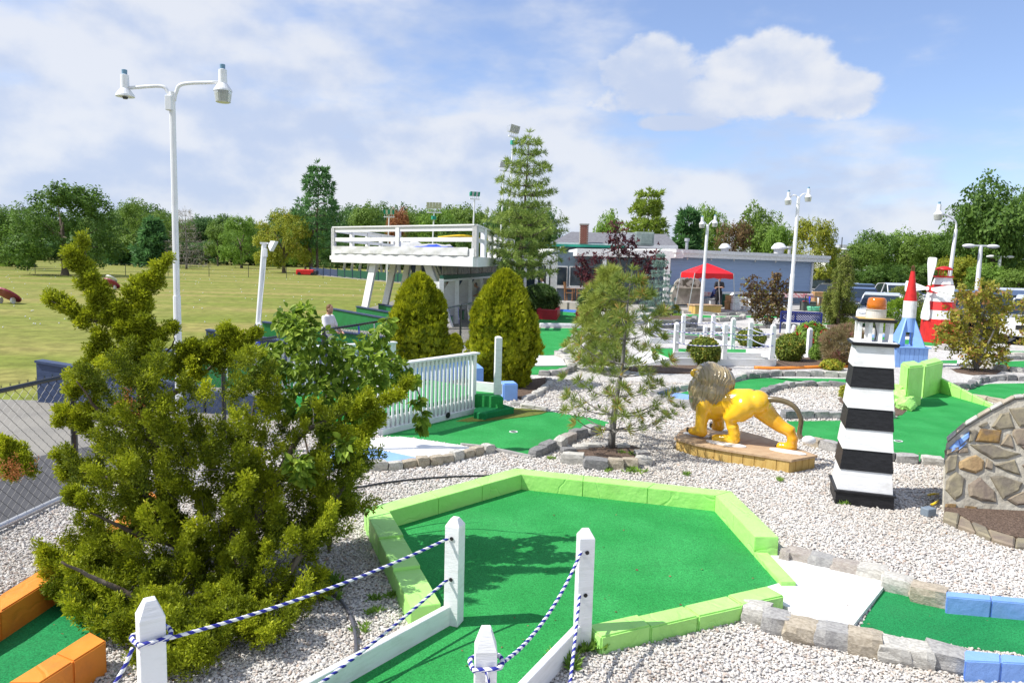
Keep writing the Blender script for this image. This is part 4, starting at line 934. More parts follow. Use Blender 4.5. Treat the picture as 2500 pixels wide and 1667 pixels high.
# ------------------------------------------------------------------ chain link fence
def fence():
    o = empty('chain_link_fence', (FENCE[1][0], FENCE[1][1], 0), 'black chain link fence along the driving range path', 'fence')
    pts = cr([Vector((x, y, 0)) for x, y in FENCE], 8); h = 1.2
    MB().tube([p+Vector((0, 0, h)) for p in pts], .022, 8).build('top_rail', blackv, o, smooth=True)
    MB().tube([p+Vector((.03, 0, .05)) for p in pts], .028, 8).build('bottom_pipe', galv, o, smooth=True)
    acc = 0.; last = pts[0]; want = .3
    pm = MB().lathe([(.03, -.15), (.03, h+.02), (.012, h+.05)], (0, 0, 0), 10).mesh('fence_post', blackv)
    for a, b in zip(pts, pts[1:]):
        acc += (b-a).length
        if acc >= want: obj('post', pm, o, (b.x, b.y, 0)); want += 2.6
    # woven wires: zigzag pickets, true diamonds
    D = .052; Ls = [0.]
    for a, b in zip(pts, pts[1:]): Ls.append(Ls[-1]+(b-a).length)
    tot = Ls[-1]; P = np.array([(p.x, p.y) for p in pts]); Ls = np.array(Ls)
    def pos(s): return np.interp(s, Ls, P[:, 0]), np.interp(s, Ls, P[:, 1])
    nz = int((h+.04)/(D)); vs = []; fs = []; r = .0021
    ns = int(tot/D)
    for k in range(ns):
        pth = []
        for j in range(nz+1):
            s = k*D + (D if (j+k) % 2 else 0.); x, y = pos(min(s, tot)); pth.append((x+(.004 if (j+k) % 2 else -.004), y, .03+j*D))
        for j in range(nz):
            a, b = Vector(pth[j]), Vector(pth[j+1]); t = (b-a).normalized(); sd_ = t.cross(Vector((1, .2, 0))).normalized()*r; q = Vector((1, .1, 0))*r
            i0 = len(vs); vs += [a+sd_, a-sd_*.5+q, a-sd_*.5-q, b+sd_, b-sd_*.5+q, b-sd_*.5-q]; fs += [(i0, i0+1, i0+4, i0+3), (i0+1, i0+2, i0+5, i0+4), (i0+2, i0, i0+3, i0+5)]
        a = Vector(pth[-1]); i0 = len(vs)   # knuckled barbs over the rail
        for dx_ in (-.012, .012):
            i0 = len(vs); vs += [a+Vector((0, -.003, 0)), a+Vector((0, .003, 0)), a+Vector((0, dx_, .035))]; fs += [(i0, i0+1, i0+2)]
    b = MB(); b.v = vs; b.f = fs; w = b.build('wire_mesh', blackv, o); w['kind'] = 'stuff'
    # pennants strung along the rail
    bl = mat('blue_pennant', (.02, .05, .60), .6); wh = mat('white_pennant', (.75, .73, .70), .6)
    for i, (y0, c) in enumerate(((9.6, wh), (10.3, bl), (11.0, wh), (13.1, bl), (13.7, wh), (14.6, bl), (15.3, wh), (16.4, bl), (17.6, wh), (18.1, wh), (18.6, bl), (19.4, bl), (20.4, wh))):
        x0 = np.interp(y0, P[:, 1], P[:, 0])+.05
        a, b2, c2 = Vector((x0, y0-.11, h-.02)), Vector((x0-.02, y0+.11, h-.02)), Vector((x0+.03, y0+rnd.uniform(-.03, .03), h-.48)); th = Vector((.004, 0, 0))
        MB().add([a, b2, c2, a+th, b2+th, c2+th], [(0, 1, 2), (5, 4, 3), (0, 3, 4, 1), (1, 4, 5, 2), (2, 5, 3, 0)]).build('pennant', c, o)
fence()

# ------------------------------------------------------------------ lamps
whitem = mat('white_metal', (.80, .81, .82), .35, var=.05, spec=.5); darkm = mat('dark_metal', (.05, .055, .06), .4)
bluecap = mat('photocell_cap', (.16, .30, .42), .5); lens = mat('ribbed_lens', (.50, .52, .47), .25, var=.1, scale=30, stretch=(8, 8, 1), trans=.35)
def lamp_head(o, c, s=1., withlens=True, cap=bluecap, tilt=0.):
    M_ = Matrix.Rotation(tilt, 3, 'Y') @ Matrix.Scale(s, 3)
    h = MB().lathe([(.035, .33), (.055, .32), (.058, .14), (.075, .12), (.12, .055), (.125, .03), (.118, .03)], c, 20, M=M_).build('lamp_head', whitem, o, smooth=False)
    MB().lathe([(.034, .33), (.036, .39), (.030, .395)], c, 14, M=M_).build('photocell', cap, h)
    if withlens: MB().lathe([(.118, .03), (.115, -.01), (.10, -.115), (.085, -.122)], c, 24, M=M_).build('lens', lens, h)
    else: MB().lathe([(.118, .032), (.05, .07), (.03, .0)], c, 16, M=M_).build('reflector', darkm, h)
    return h
def twin_lamp(label, base, ztop, arms, s=1., lean=(0, 0), pr=.036, rad=True, lenses=(False, True), group='twin headed lamp posts'):
    o = empty('lamp_post', base, label, 'lamp post'); b = Vector(base); tpt = Vector((b.x+lean[0], b.y+lean[1], ztop))
    MB().tube([b-Vector((0, 0, .1)), b.lerp(tpt, .45), b.lerp(tpt, .4501), tpt], [pr*1.25, pr*1.2, pr, pr*.95], 12).build('pole', whitem, o)
    MB().box(tpt-Vector((.02, .05, .16))*s, (.09*s, .08*s, .2*s)).build('junction_box', whitem, o, bevel=.006)
    for (ax_, az_), ln in zip(arms, lenses):
        e = tpt+Vector((ax_, 0, az_)); sg = math.copysign(1, ax_)
        MB().tube(cr([tpt+Vector((sg*.03*s, 0, -.12*s)), tpt+Vector((sg*.06*s, 0, 0)), tpt+Vector((sg*.16*s, 0, az_*.35+.06*s)), e-Vector((sg*.06*s, 0, 0))], 5), .024*s, 8).build('arm', whitem, o, smooth=True)
        lamp_head(o, e-Vector((0, 0, .15*s)), s, ln)
    return o
lb = G(441, 1108); ltz = onY(420, 225, lb.y).z
hl, hr = onY(305, 215, lb.y), onY(544, 202, lb.y)
twin_lamp('tall white twin headed lamp post rising over the fence at left', lb, ltz, ((hl.x-lb.x, hl.z-ltz), (hr.x-lb.x, hr.z-ltz)), .82)
b2_ = G(1709, 790); z2_ = onY(1722, 548, b2_.y).z; hA, hB = onY(1716, 535, b2_.y), onY(1740, 530, b2_.y)
twin_lamp('white twin headed lamp post in front of the red canopy', b2_, z2_, ((-.24, .12), (.30, .18)), 1.0, (.10, 0), .065, lenses=(True, True))
b3_ = G(1923, 820); z3_ = onY(1945, 480, b3_.y).z
twin_lamp('white twin headed lamp post behind the boxwood ball, beside the navy bench', b3_, z3_, ((-.36, -.03), (.34, .1)), 1.0, (.06, 0), .062, lenses=(True, True))
def arm_lamp():
    Y = 36.; b = onY(2310, 720, Y); b.z = 0; t = onY(2334, 560, Y); e = onY(2291, 527, Y)
    o = empty('lamp_post', b, 'white single arm lamp post at the parking lot edge', 'lamp post')
    MB().tube([b, t], [.11, .08], 12).build('pole', whitem, o); MB().tube(cr([t, t+Vector((-.05, 0, .35)), t+Vector((-.4, 0, .62)), e+Vector((.1, 0, .12))], 6), .045, 8).build('arm', whitem, o, smooth=True)
    lamp_head(o, e, 1.7, True)
arm_lamp()
def tee_lamp(label, x, ytop, ybot, Y, span):
    t = onY(x, ytop, Y); b = onY(x-9, ybot, Y); b.z = 0
    o = empty('street_light', b, label, 'street light')
    MB().tube([b, t], [.16, .11], 12).build('pole', whitem, o); MB().beam(t-Vector((span, 0, 0)), t+Vector((span, 0, 0)), .1, .1).build('crossarm', whitem, o)
    for s in (-1, 1): MB().ball(t+Vector((s*span, 0, -.03)), (.42, .2, .13), 12, 8).build('lamp_head', whitem, o, smooth=True)
tee_lamp('white street light with two flat heads, nearer of two in the parking lot', 2395, 600, 706, 46., .75)
tee_lamp('white street light with two flat heads, farther one at the right edge', 2442, 626, 712, 60., .72)
tee_lamp('distant white street light peeking over the weeping conifer', 2046, 608, 700, 75., .55)
def flood_post():
    b = G(618, 958); b.z = 0; t = onY(645, 596, b.y); h = t-b
    o = empty('floodlight_post', b, 'leaning white post with a floodlight and box by the fence', 'lamp post')
    MB().tube([b, t], [.047, .042], 12).build('pole', whitem, o)
    MB().box(t+Vector((.0, 0, .015)), (.12, .08, .03)).build('cap_plate', whitem, o)
    M_ = Matrix.Rotation(R(28), 3, 'Y'); c = t+Vector((.12, .02, .0))
    MB().hexa([M_ @ Vector(p)+c for p in ((-.03, -.05, -.05), (.06, -.09, -.11), (.06, .09, -.11), (-.03, .05, -.05), (-.03, -.05, .05), (.06, -.09, .09), (.06, .09, .09), (-.03, .05, .05))]).build('floodlight', whitem, o, bevel=.005)
    MB().box(t+Vector((.03, -.03, -.15)), (.06, .05, .14)).build('ballast', whitem, o, bevel=.004); q = b.lerp(t, .45)
    MB().box(q+Vector((.04, -.04, 0)), (.07, .06, .12)).build('switch_box', whitem, o, bevel=.004)
    MB().tube(cr([t+Vector((.05, -.05, -.2)), b.lerp(t, .8)+Vector((.06, -.03, 0)), b.lerp(t, .6)+Vector((.05, -.04, 0)), q+Vector((.05, -.04, .05))], 6), .006, 5).build('cable', whitem, o)
    MB().tube(cr([q+Vector((-.03, -.03, .05)), q+Vector((-.10, -.05, -.1)), q+Vector((-.09, -.05, -.3)), q+Vector((-.02, -.05, -.38))], 6), .008, 5).build('cable', blackv, o)
flood_post()
teal = mat('teal_metal', (.02, .30, .20), .4, var=.1); silver = mat('silver_reflector', (.62, .64, .68), .25, metal=.5)
def stadium(label, x, ytop, Y, n, wpx, rot, ybot=600, extra=False, col=None):
    t = onY(x, ytop, Y); b = onY(x, ybot, Y); b.z = -.1; b.x = t.x - .3*(t.z/12); s = Y/F0
    o = empty('floodlight_tower', b, label, 'floodlight')
    w = wpx*s; hd = w*.40; top = Vector((t.x, t.y, t.z-hd-w*.28))
    MB().tube([b, top], [max(.07, w*.06), max(.055, w*.045)], 10).build('mast', whitem, o)
    d = Vector((math.cos(rot), math.sin(rot), 0)); f_ = Vector((-d.y, d.x, 0))
    if f_.y > 0: f_ = -f_
    MB().beam(top-d*w/2, top+d*w/2, .05+w*.03, .05+w*.03).build('crossarm', whitem, o)
    for k in range(n):
        c = top+d*(w*((k+.5)/n-.5)); MB().beam(c, c+Vector((0, 0, w*.26)), w*.03, w*.03).build('bracket', whitem, o)
        c = c+Vector((0, 0, w*.26)); hw, hb = w/n*.47, w/n*.30; dp = w*.17
        P = [c-d*hb-f_*dp, c+d*hb-f_*dp, c+d*hw+f_*dp*.3, c-d*hw+f_*dp*.3]; Z = Vector((0, 0, hd))
        MB().hexa(P+[c-d*hb-f_*dp+Z*.8, c+d*hb-f_*dp+Z*.8, c+d*hw+f_*dp+Z, c-d*hw+f_*dp+Z]).build('floodlight', silver if col is None or k % 2 else col, o)
    if extra: MB().box(top+Vector((0, -.1, -w*.35)), (w*.28, w*.22, w*.24), .5).build('side_floodlight', teal, o)
stadium('small teal floodlight cluster on a mast, leftmost of the row', 950, 512, 70., 5, 26, 0, 640, col=teal)
stadium('wide silver floodlight cluster behind the deck railing', 1060, 494, 62., 5, 36, .05, 640, True)
stadium('tilted silver floodlight cluster beside the tall pine at left', 1159, 468, 56., 5, 26, .5, 640, col=teal)
stadium('tallest floodlight cluster above the pine', 1254, 306, 42., 5, 40, 1.0, 640, True)
stadium('floodlight cluster half hidden behind the pine, below the tallest one', 1231, 396, 52., 5, 30, .7, 640)

# ------------------------------------------------------------------ roped footbridge in the middle distance
def footbridge():
    o = empty('rope_bridge', T5.g(1100, 760), 'white footbridge with roped posts behind the lion', 'footbridge')
    zd = .24
    A, B = T5.g(440, 795), T5.g(1745, 806)
    t = (B-A).normalized(); n_ = Vector((-t.y, t.x, 0)); W_ = 1.5; A0 = A - t*.1
    MB().prism([A0+n_*.05, B+n_*.05, B+n_*(W_), A0+n_*(W_)], .02, zd).build('turf', turf, o)
    MB().beam((A.x, A.y, .095), (B.x, B.y, .095), .05, .19).build('side_board', whitewood, o, bevel=.005)
    MB().beam(A+n_*.07+Vector((0, 0, .25)), B-t*.15+n_*.07+Vector((0, 0, .25)), .045, .15).build('kerb_board', whitewood, o, bevel=.004)
    a2, b2 = T5.g(1370, 640, zd), T5.g(1690, 700, zd); MB().beam((a2.x, a2.y, .30), (b2.x, b2.y, .30), .045, .14).build('kerb_board', whitewood, o, bevel=.004)
    a2, b2 = T5.g(925, 500, zd), T5.g(1215, 590, zd); MB().beam((a2.x, a2.y, .30), (b2.x, b2.y, .30), .045, .14).build('kerb_board', whitewood, o, bevel=.004)
    a2, b2 = T5.g(130, 500, .2), T5.g(580, 505, .2); MB().beam((a2.x, a2.y, .25), (b2.x, b2.y, .25), .045, .16).build('kerb_board', whitewood, o, bevel=.004)
    rp = MB().hexa([A, A+n_*W_, A+n_*W_-t*.75, A-t*.75, A+Vector((0, 0, .2)), A+n_*W_+Vector((0, 0, .2)), A+n_*W_-t*.75+Vector((0, 0, .02)), A-t*.75+Vector((0, 0, .02))]); rp.build('ramp', padwhite, o)
    tops = {}
    for i, (bx_, by, tx_, ty_, z0) in enumerate(((130, 570, 137, 178, .0), (465, 660, 487, 242, zd), (555, 490, 570, 138, zd), (840, 440, 846, 280, .3), (935, 485, 951, 142, zd), (1082, 705, 1100, 248, zd), (1185, 585, 1217, 183, zd), (1408, 590, 1440, 222, zd), (1690, 712, 1713, 263, zd))):
        b = T5.g(bx_, by, z0); zt_ = T5.y(tx_, ty_, b.y).z
        post_mb(b, zt_-z0+.02, .105, math.atan2(t.y, t.x), .035, z0-.02).build('post', whitewood, o, bevel=.004); tops[i] = (b, zt_)
    for a, b in ((0, 2), (0, 1), (1, 5), (5, 8), (2, 4), (4, 6), (6, 7), (7, 8)):
        for f_ in (.28, .62):
            (p, za), (q, zb_) = tops[a], tops[b]; z0 = zd
            rope(o, hang((p.x, p.y-.06, za-(za-z0)*f_), (q.x, q.y-.06, zb_-(zb_-z0)*f_), .05), .014, .11, 6, .03)
footbridge()
for lab, bx_, by, tx_, ty_ in (('lone white post standing beside the red flowered bush', 2160, 695, 2181, 312), ('lone white post just behind the round boxwood, left of the red flowers', 1968, 440, 1971, 277)):
    b = T5.g(bx_, by); zt_ = T5.y(tx_, ty_, b.y).z
    o = post_mb(b, zt_, .105, .2, .035); w_ = o.thing('rope_post', whitewood, Vector((b.x, b.y, 0))); tag(w_, lab, 'post')
# ------------------------------------------------------------------ driving range deck
def ray_z(x, y, z): return G(x, y, z)
def deck():
    FL, FR = Vector((-7.5, 30.5, 0)), Vector((-1.35, 25.4, 0)); BRt, BLf = Vector((-.1, 42, 0)), Vector((-6.4, 46, 0))
    o = empty('range_deck', FL.lerp(FR, .5), 'two storey white driving range deck with slanted posts', 'deck')
    zb, zf, zr = 2.2, 2.55, 3.66; V = lambda p, z: Vector((p.x, p.y, z))
    MB().prism([FL, FR, BRt, BLf], zf-.12, zf+.0).build('floor_slab', concrete, o)
    ins = lambda p: p
    for a, b, nm in ((FL, FR, 'fascia_beam'), (FR, BRt, 'fascia_beam'), (FL, BLf, 'fascia_beam')):
        MB().beam(V(a, (zb+zf)/2), V(b, (zb+zf)/2), .22, zf-zb).build(nm, whitewood, o, bevel=.01)
    tarp = mat('vinyl_skirt', (.70, .70, .69), .4, col2=(.62, .62, .62), scale=2, bump=.6, bscale=3.5, bdist=.05)
    t = (FR-FL).normalized(); n_ = Vector((t.y, -t.x, 0))
    b = MB(); m_ = 60
    vs = []
    for k in range(m_+1):
        p = FL.lerp(FR, .015+.955*k/m_)
        for j in range(4): vs.append(V(p, zf+.03+.095*j) + n_*(.14+.02*math.sin(k*1.3+j)+.012*math.sin(k*.5-j*2)))
    b.add(vs, [(k*4+j, (k+1)*4+j, (k+1)*4+j+1, k*4+j+1) for k in range(m_) for j in range(3)]).build('skirt', tarp, o, smooth=True)
    MB().beam(V(FL, zf+.12)+n_*.05, V(FR, zf+.12)+n_*.05, .06, .3).build('toe_board', whitewood, o)
    for a, b_, n in ((FL, FR, 2), (FR, BRt, 7), (FL, BLf, 6)):
        MB().beam(V(a, zr-.02), V(b_, zr-.02), .16, .05).build('top_rail', whitewood, o); MB().beam(V(a, zr-.14), V(b_, zr-.14), .04, .16).build('rail_board', whitewood, o)
        MB().beam(V(a, zr-.52), V(b_, zr-.52), .04, .15).build('rail_board', whitewood, o)
        for k in range(n+1):
            p = a.lerp(b_, k/n); MB().box(V(p, (zf+zr-.05)/2), (.2, .12, zr-zf-.05), math.atan2(t.y, t.x)).build('rail_post', whitewood, o)
    # slanted struts under the front and left sides
    def strut(top, foot, w=.36, d=.10):
        up_ = (foot-top).normalized(); MB().beam(top, foot, d, w, upv=Vector((t.x, t.y, 0))).build('strut', whitewood, o)
    for k, fx in enumerate((.28, .44)):
        pass
    dl = (BLf-FL).normalized()
    for k in range(4):
        p = onY(*R2.s((985, 1140, 1245, 1330)[k], 775), 29.2+k*2.6); q = onY(*R2.s((915, 1065, 1185, 1300)[k], 1130), p.y-.3)
        q = onplane(*R2.s((905, 1052, 1170, 1285)[k], 1150), p, Vector((0, 1, 0))); d = (q-p); e = p+d*((-.15-p.z)/d.z); p.z = zb+.1; strut(p, e)
    for x0, x1, yy in ((1390, 1455, 27.6), (1415, 1500, 31.), (1440, 1520, 34.)):
        p = onY(*R2.s(x0, 775), yy); q = onY(*R2.s(x1, 960), yy); d = q-p; e = p+d*((-.15-p.z)/d.z); p.z = zb+.1; strut(p, e, .40)
    # lower room: header, posts, angled wing walls
    hz = 1.72
    a = onplane(*R2.s(1500, 845), Vector((0, 26.6, 0)), Vector((0, 1, 0))); a.z = 0; c = Vector((-.35, 41, 0))
    MB().beam(V(a, hz+.06), V(c, hz+.06), .14, .16).build('header', greend, o); MB().beam(V(a, hz-.06), V(c, hz-.06), .16, .08).build('header_trim', whitewood, o)
    gl_ = mat('hazy_vinyl_panel', (.25, .22, .17), .25, col2=(.12, .11, .09), scale=3, bump=.4, bscale=5)
    for k in range(6):
        p, q = a.lerp(c, k/6+.005), a.lerp(c, (k+1)/6-.005); MB().beam(V(p, (hz+.14+zb)/2), V(q, (hz+.14+zb)/2), .03, zb-hz-.14).build('transom_panel', gl_, o)
    for k in range(7):
        p = a.lerp(c, k/6); MB().box(V(p, (hz-.1)/2), (.17, .17, hz+.1), .1).build('post', whitewood, o, bevel=.005)
        if k < 6:
            w1 = p+Vector((-.9, .5, 0)); MB().hexa([V(p, -.1), V(p+Vector((-1.3, .35, 0)), -.1), V(p+Vector((-1.3, .41, 0)), -.1), V(p+Vector((0, .06, 0)), -.1), V(p, hz-.1), V(p+Vector((-.3, .1, 0)), hz-.1), V(p+Vector((-.3, .16, 0)), hz-.1), V(p+Vector((0, .06, 0)), hz-.1)]).build('wing_wall', whitewood, o)
    sl = MB()
    for k in range(5):
        p, q = a.lerp(c, k/6+.03), a.lerp(c, (k+1)/6-.03)
        for j in range(8): MB().beam(V(p+Vector((-.9, .2, 0)), .1+j*.13), V(q+Vector((-.9, 0, 0)), .1+j*.13), .03, .10).build('slat', greend, o)
    MB().box((-3.0, 43, 1.1), (6, .1, 2.4)).build('rear_wall', navy, o)
    # clutter on the deck: blue tarp, grey cover, yellow straps
    bt = mat('blue_tarp', (.03, .08, .60), .45, bump=.7, bscale=6, bdist=.05); gc = mat('grey_cover', (.55, .55, .54), .6, col2=(.42, .42, .40), scale=3, bump=.6, bscale=5)
    yl = mat('yellow_strap', (.75, .50, .02), .5)
    def heap(nm, mt_, P, h):
        n = 14; vs = []
        for j in range(n):
            for i in range(n):
                u_, v_ = i/(n-1), j/(n-1); p = P[0].lerp(P[1], u_).lerp(P[3].lerp(P[2], u_), v_)
                z = zf+.02+h*(math.sin(math.pi*u_)*math.sin(math.pi*v_))**.6*(.75+.5*mnoise.noise(Vector((p.x*1.7, p.y*1.7, 0)))); vs.append(V(p, z))
        return MB().add(vs, [(j*n+i, j*n+i+1, (j+1)*n+i+1, (j+1)*n+i) for j in range(n-1) for i in range(n-1)]).build(nm, mt_, None, smooth=True)
    for nm, mt_, P, h, lab, cat in (('blue_tarp', bt, [FL.lerp(FR, .35)+Vector((.3, .8, 0)), FR+Vector((-.5, .6, 0)), FR+Vector((-.4, 3.5, 0)), FL.lerp(FR, .5)+Vector((.3, 3.5, 0))], .52, 'crumpled blue tarp lying on the upper deck', 'tarp'),
            ('grey_cover', gc, [FL+Vector((.5, .8, 0)), FL.lerp(FR, .7)+Vector((.2, 4, 0)), BRt+Vector((-2, -2, 0)), BLf+Vector((1, -1, 0))], .80, 'pale grey ground cover humped across the upper deck', 'cover')):
        ob = heap(nm, mt_, P, h); tag(ob, lab, cat)
    s = MB()
    s.tube(cr([V(FR, zf+.7)+Vector((-1.6, 3, 0)), V(FR, zf+.8)+Vector((-.6, 3, 0)), V(FR, zf+.72)+Vector((.05, 4.5, 0)), V(FR, zf+.78)+Vector((.2, 7, 0))], 5), .06, 6)
    tag(s.build('yellow_strap', yl), 'yellow strap trailing over the deck railing', 'strap')
deck()
# far wing of covered tees
def far_wing():
    A, B = Vector((-31, 112, 0)), Vector((-10.3, 80.5, 0)); t = (B-A).normalized(); n_ = Vector((-t.y, t.x, 0))
    if n_.y < 0: n_ = -n_
    o = empty('tee_wing', A.lerp(B, .5), 'far covered tee line with slanted white posts and green panels', 'tee shelter')
    zb = 2.1; V = lambda p, z: Vector((p.x, p.y, z)); A2 = A.lerp(B, .26)
    MB().prism([A2-n_*.5, B-n_*.5, B+n_*5, A2+n_*5], zb, zb+.55).build('roof', whitewood, o)
    MB().prism([A-n_*.3, B-n_*.3, B+n_*6, A+n_*6], -.5, -.28).build('tee_floor', concrete, o)
    n = 13
    for k in range(n):
        p, q = A.lerp(B, (k+.04)/n), A.lerp(B, (k+.96)/n)
        MB().beam(V(p, .30), V(q, .24), .06, .95).build('panel', navy if k < 4 else greend, o)
        MB().box(V(A.lerp(B, k/n), .28), (.14, .14, 1.2)).build('panel_post', navy, o)
        if k > 3:
            a = A.lerp(B, k/n)
            MB().beam(V(a+n_*.8, -.3), V(a+n_*.8+t*.9, zb), .3, .16).build('slanted_post', whitewood, o)
            if k > 6: MB().beam(V(a+n_*3, -.3), V(a+n_*3-t*.7, zb), .3, .16).build('slanted_post', whitewood, o)
far_wing()
# tee dividers along the fence
DIV = (((84, 885), -7.8, 11.9), ((367, 853), -6.9, 13.9), ((497, 806), -7.4, 17.6), ((641, 787), -6.9, 20.1), ((812, 755), -6.4, 26.), ((866, 754), -5.9, 27.6), ((914, 746), -5.4, 29.4), ((954, 735), -5.2, 33.))
dlab = ('nearest navy tee divider with a sloping top at the left', 'green sided tee divider behind the juniper top', 'navy striped tee divider behind the juniper arm', 'green tee divider behind the leaning post', 'green tee divider just behind the man in white', 'green tee divider below the first slanted strut', 'dark green tee divider below the second slanted strut', 'small green tee divider beside the left arborvitae')
for i, ((s_), x, y) in enumerate(DIV):
    l, h0, h1 = (3.0 if i < 3 else 3.6), .66, .38; d = Vector((.985, -.17, 0)) if i < 4 else Vector((.86, -.5, 0)); a = Vector((x, y, -.1)); b = a+d*l; n_ = Vector((-d.y, d.x, 0))*.05; z = Vector((0, 0, 1))
    o = empty('tee_divider', a, dlab[i], 'divider', 'tee dividers')
    MB().hexa([a-n_, b-n_, b+n_, a+n_, a-n_+z*h0, b-n_+z*h1, b+n_+z*h1, a+n_+z*h0]).build('panel', navy if i in (0, 2) else greenp, o)
    n2 = n_*1.7
    MB().hexa([a-n2+z*(h0+.001), b-n2+z*(h1+.001), b+n2+z*(h1+.001), a+n2+z*(h0+.001), a-n2+z*(h0+.04), b-n2+z*(h1+.04), b+n2+z*(h1+.04), a+n2+z*(h0+.04)]).build('cap_board', navy, o)
    if i < 4:
        e = b+d*.05; MB().hexa([e-n_-z*0, e+d*1.5-n_, e+d*1.5+n_, e+n_, e-n_+z*.36, e+d*1.5-n_+z*.30, e+d*1.5+n_+z*.30, e+n_+z*.36]).build('panel', navy, o)

# ------------------------------------------------------------------ clubhouse
siding = mat('blue_clapboard', (.34, .45, .63), .55, col2=(.31, .415, .59), scale=2, stretch=(.3, .3, 6), bump=.1, bscale=10)
slate = mat('blue_grey_wall', (.13, .18, .23), .6, var=.1); shingle = mat('grey_shingles', (.20, .20, .215), .9, col2=(.13, .13, .145), scale=14, stretch=(.4, .4, 3), bump=.6, bscale=30)
brickm = mat('brick', (.30, .10, .06), .85, col2=(.20, .07, .05), scale=9); mortm = mat('brick_mortar', (.36, .33, .29), .9)
glassm = mat('window_glass', (.03, .045, .06), .06, spec=.8, var=.3, scale=1.); cinder = mat('painted_cinder_block', (.20, .26, .33), .7, var=.15, scale=3, bump=.5, bscale=6)
def clubhouse():
    L0, R0 = Vector((9.0, 42.2, 0)), Vector((20.4, 50.2, 0)); t = (R0-L0).normalized(); n_ = Vector((-t.y, t.x, 0)); V = lambda p, z: Vector((p.x, p.y, z))
    if n_.y < 0: n_ = -n_
    o = empty('clubhouse', L0.lerp(R0, .5), 'long blue clapboard clubhouse with white eaves and a brick chimney', 'building')
    zs, zt_ = .85, 2.86
    # lapped siding as one profile
    vs = []; k = 0; z = zs; fs = []; pr_ = []
    while z < zt_: pr_ += [(z, .0), (z+.115, .022)]; z += .118
    for (zz_, dn) in pr_:
        for p in (L0, R0): vs.append(V(p, zz_)-n_*(.03-dn))
    w = MB().add(vs, [(2*i, 2*i+1, 2*i+3, 2*i+2) for i in range(len(pr_)-1)]).build('clapboard_siding', siding, o); w['kind'] = 'stuff'
    MB().prism([L0, R0, R0+n_*12, L0+n_*12], -.1, zt_+.05).build('wall', slate, o)
    MB().beam(V(L0-n_*.05, .42), V(R0-n_*.05, .42), .06, .84).build('plinth', cinder, o)
    for j in range(4): MB().beam(V(L0-n_*.085, .2*j+.2), V(R0-n_*.085, .2*j+.2), .01, .012).build('block_course', slate, o)
    MB().beam(V(L0-n_*.06, zs), V(R0-n_*.06, zs), .08, .16).build('water_table', white, o)
    MB().beam(V(R0-n_*.04, (zs+zt_)/2), V(R0-n_*.04, (zs+zt_)/2)+Vector((0, 0, .001)), .1, .1)
    MB().box(V(R0-n_*.06-t*.08, (zs+zt_)/2+.05), (.16, .1, zt_-zs-.1), math.atan2(t.y, t.x)).build('corner_board', white, o)
    # eaves: fascia overhang, two steps
    E0, E1 = L0-t*.2-n_*.55, R0+t*1.1-n_*.55
    MB().prism([E0, E1, E1+n_*13, E0+n_*13], 2.93, 3.34).build('roof_edge', white, o); MB().prism([E0-n_*.08-t*.06, E1-n_*.08+t*.05, E1+n_*13, E0+n_*13], 3.17, 3.37).build('fascia', white, o)
    MB().prism([E0-t*.0, E1+n_*.05, E1+n_*12.8, E0+n_*12.8], 3.33, 3.385).build('roof_deck', shingle, o)
    for k in range(6):
        p = L0.lerp(R0, .08+.15*k)-n_*.25; MB().ball(V(p, 2.86), (.06, .06, .07), 8, 6).build('eave_light', white, o)
    def vent(x, y0, y1, wpx, nm='roof_vent'):
        Y = 51.5; c = onY(x, y1, Y); s = Y/F0; w_ = wpx*s; h = (y1-y0)*s; c.z = 3.36
        MB().lathe([(w_*.30, 0), (w_*.34, h*.45), (w_*.5, h*.5), (w_*.5, h*.62), (w_*.30, h*.92), (w_*.1, h)], c, 20).build(nm, white, o)
    vent(1769, 593, 618, 28); vent(1901, 592, 622, 36)
    MB().lathe([(.10, 0), (.10, .75), (.17, .75), (.17, .95)], V(onY(1676, 612, 50.), 3.36), 12).build('vent_pipe', galv, o); MB().lathe([(.12, 0), (.12, .5), (.2, .5), (.2, .62)], V(onY(1927, 620, 51.), 3.36), 12).build('vent_pipe', galv, o)
    # left wing with porch
    P0, P1 = Vector((2.0, 42.5, 0)), L0; 
    MB().prism([P0+Vector((0, 2.5, 0)), P1+Vector((0, 2.5, 0)), P1+Vector((0, 12, 0)), P0+Vector((0, 12, 0))], -.1, 3.1).build('wall', slate, o)
    MB().prism([P0+Vector((1.6, -.4, 0)), P1+Vector((.6, -.5, 0)), P1+Vector((.6, 9, 0)), P0+Vector((1.6, 9, 0))], 2.86, 3.28).build('porch_roof', white, o)
    for x, w_, yy in ((2.25, .42, 41.6), (5.2, .2, 42.2), (8.75, .3, 41.9)): MB().box((x, yy, 1.45), (w_, .3, 2.9)).build('porch_post', white, o)
    for k in range(5):
        x = 2.75+k*1.2; MB().box((x, 44.94, 1.62), (1.1, .08, 1.25)).build('window_frame', white, o); g_ = MB().box((x, 44.90, 1.62), (.98, .06, 1.1)).build('window_pane', glassm, o)
    MB().beam((2.4, 44.86, .95), (5.6, 44.86, .95), .12, .12).build('bar_shelf', white, o)
    MB().box((8.3, 44.9, 1.2), (.95, .1, 2.2)).build('door', white, o)
    lat = MB()
    for k in range(14): lat.beam((5.6+k*.11, 44.82, .0), (5.6+k*.11+.5, 44.82, .9), .02, .02); lat.beam((6.1+k*.11, 44.80, .0), (5.6+k*.11, 44.80, .9), .02, .02)
    lw = lat.build('lattice', white, o); lw['kind'] = 'stuff'
    # white glazed front at the left end
    for k in range(5): MB().box((-.6+k*.62, 40.6, 1.3), (.16, .14, 2.8)).build('mullion', white, o)
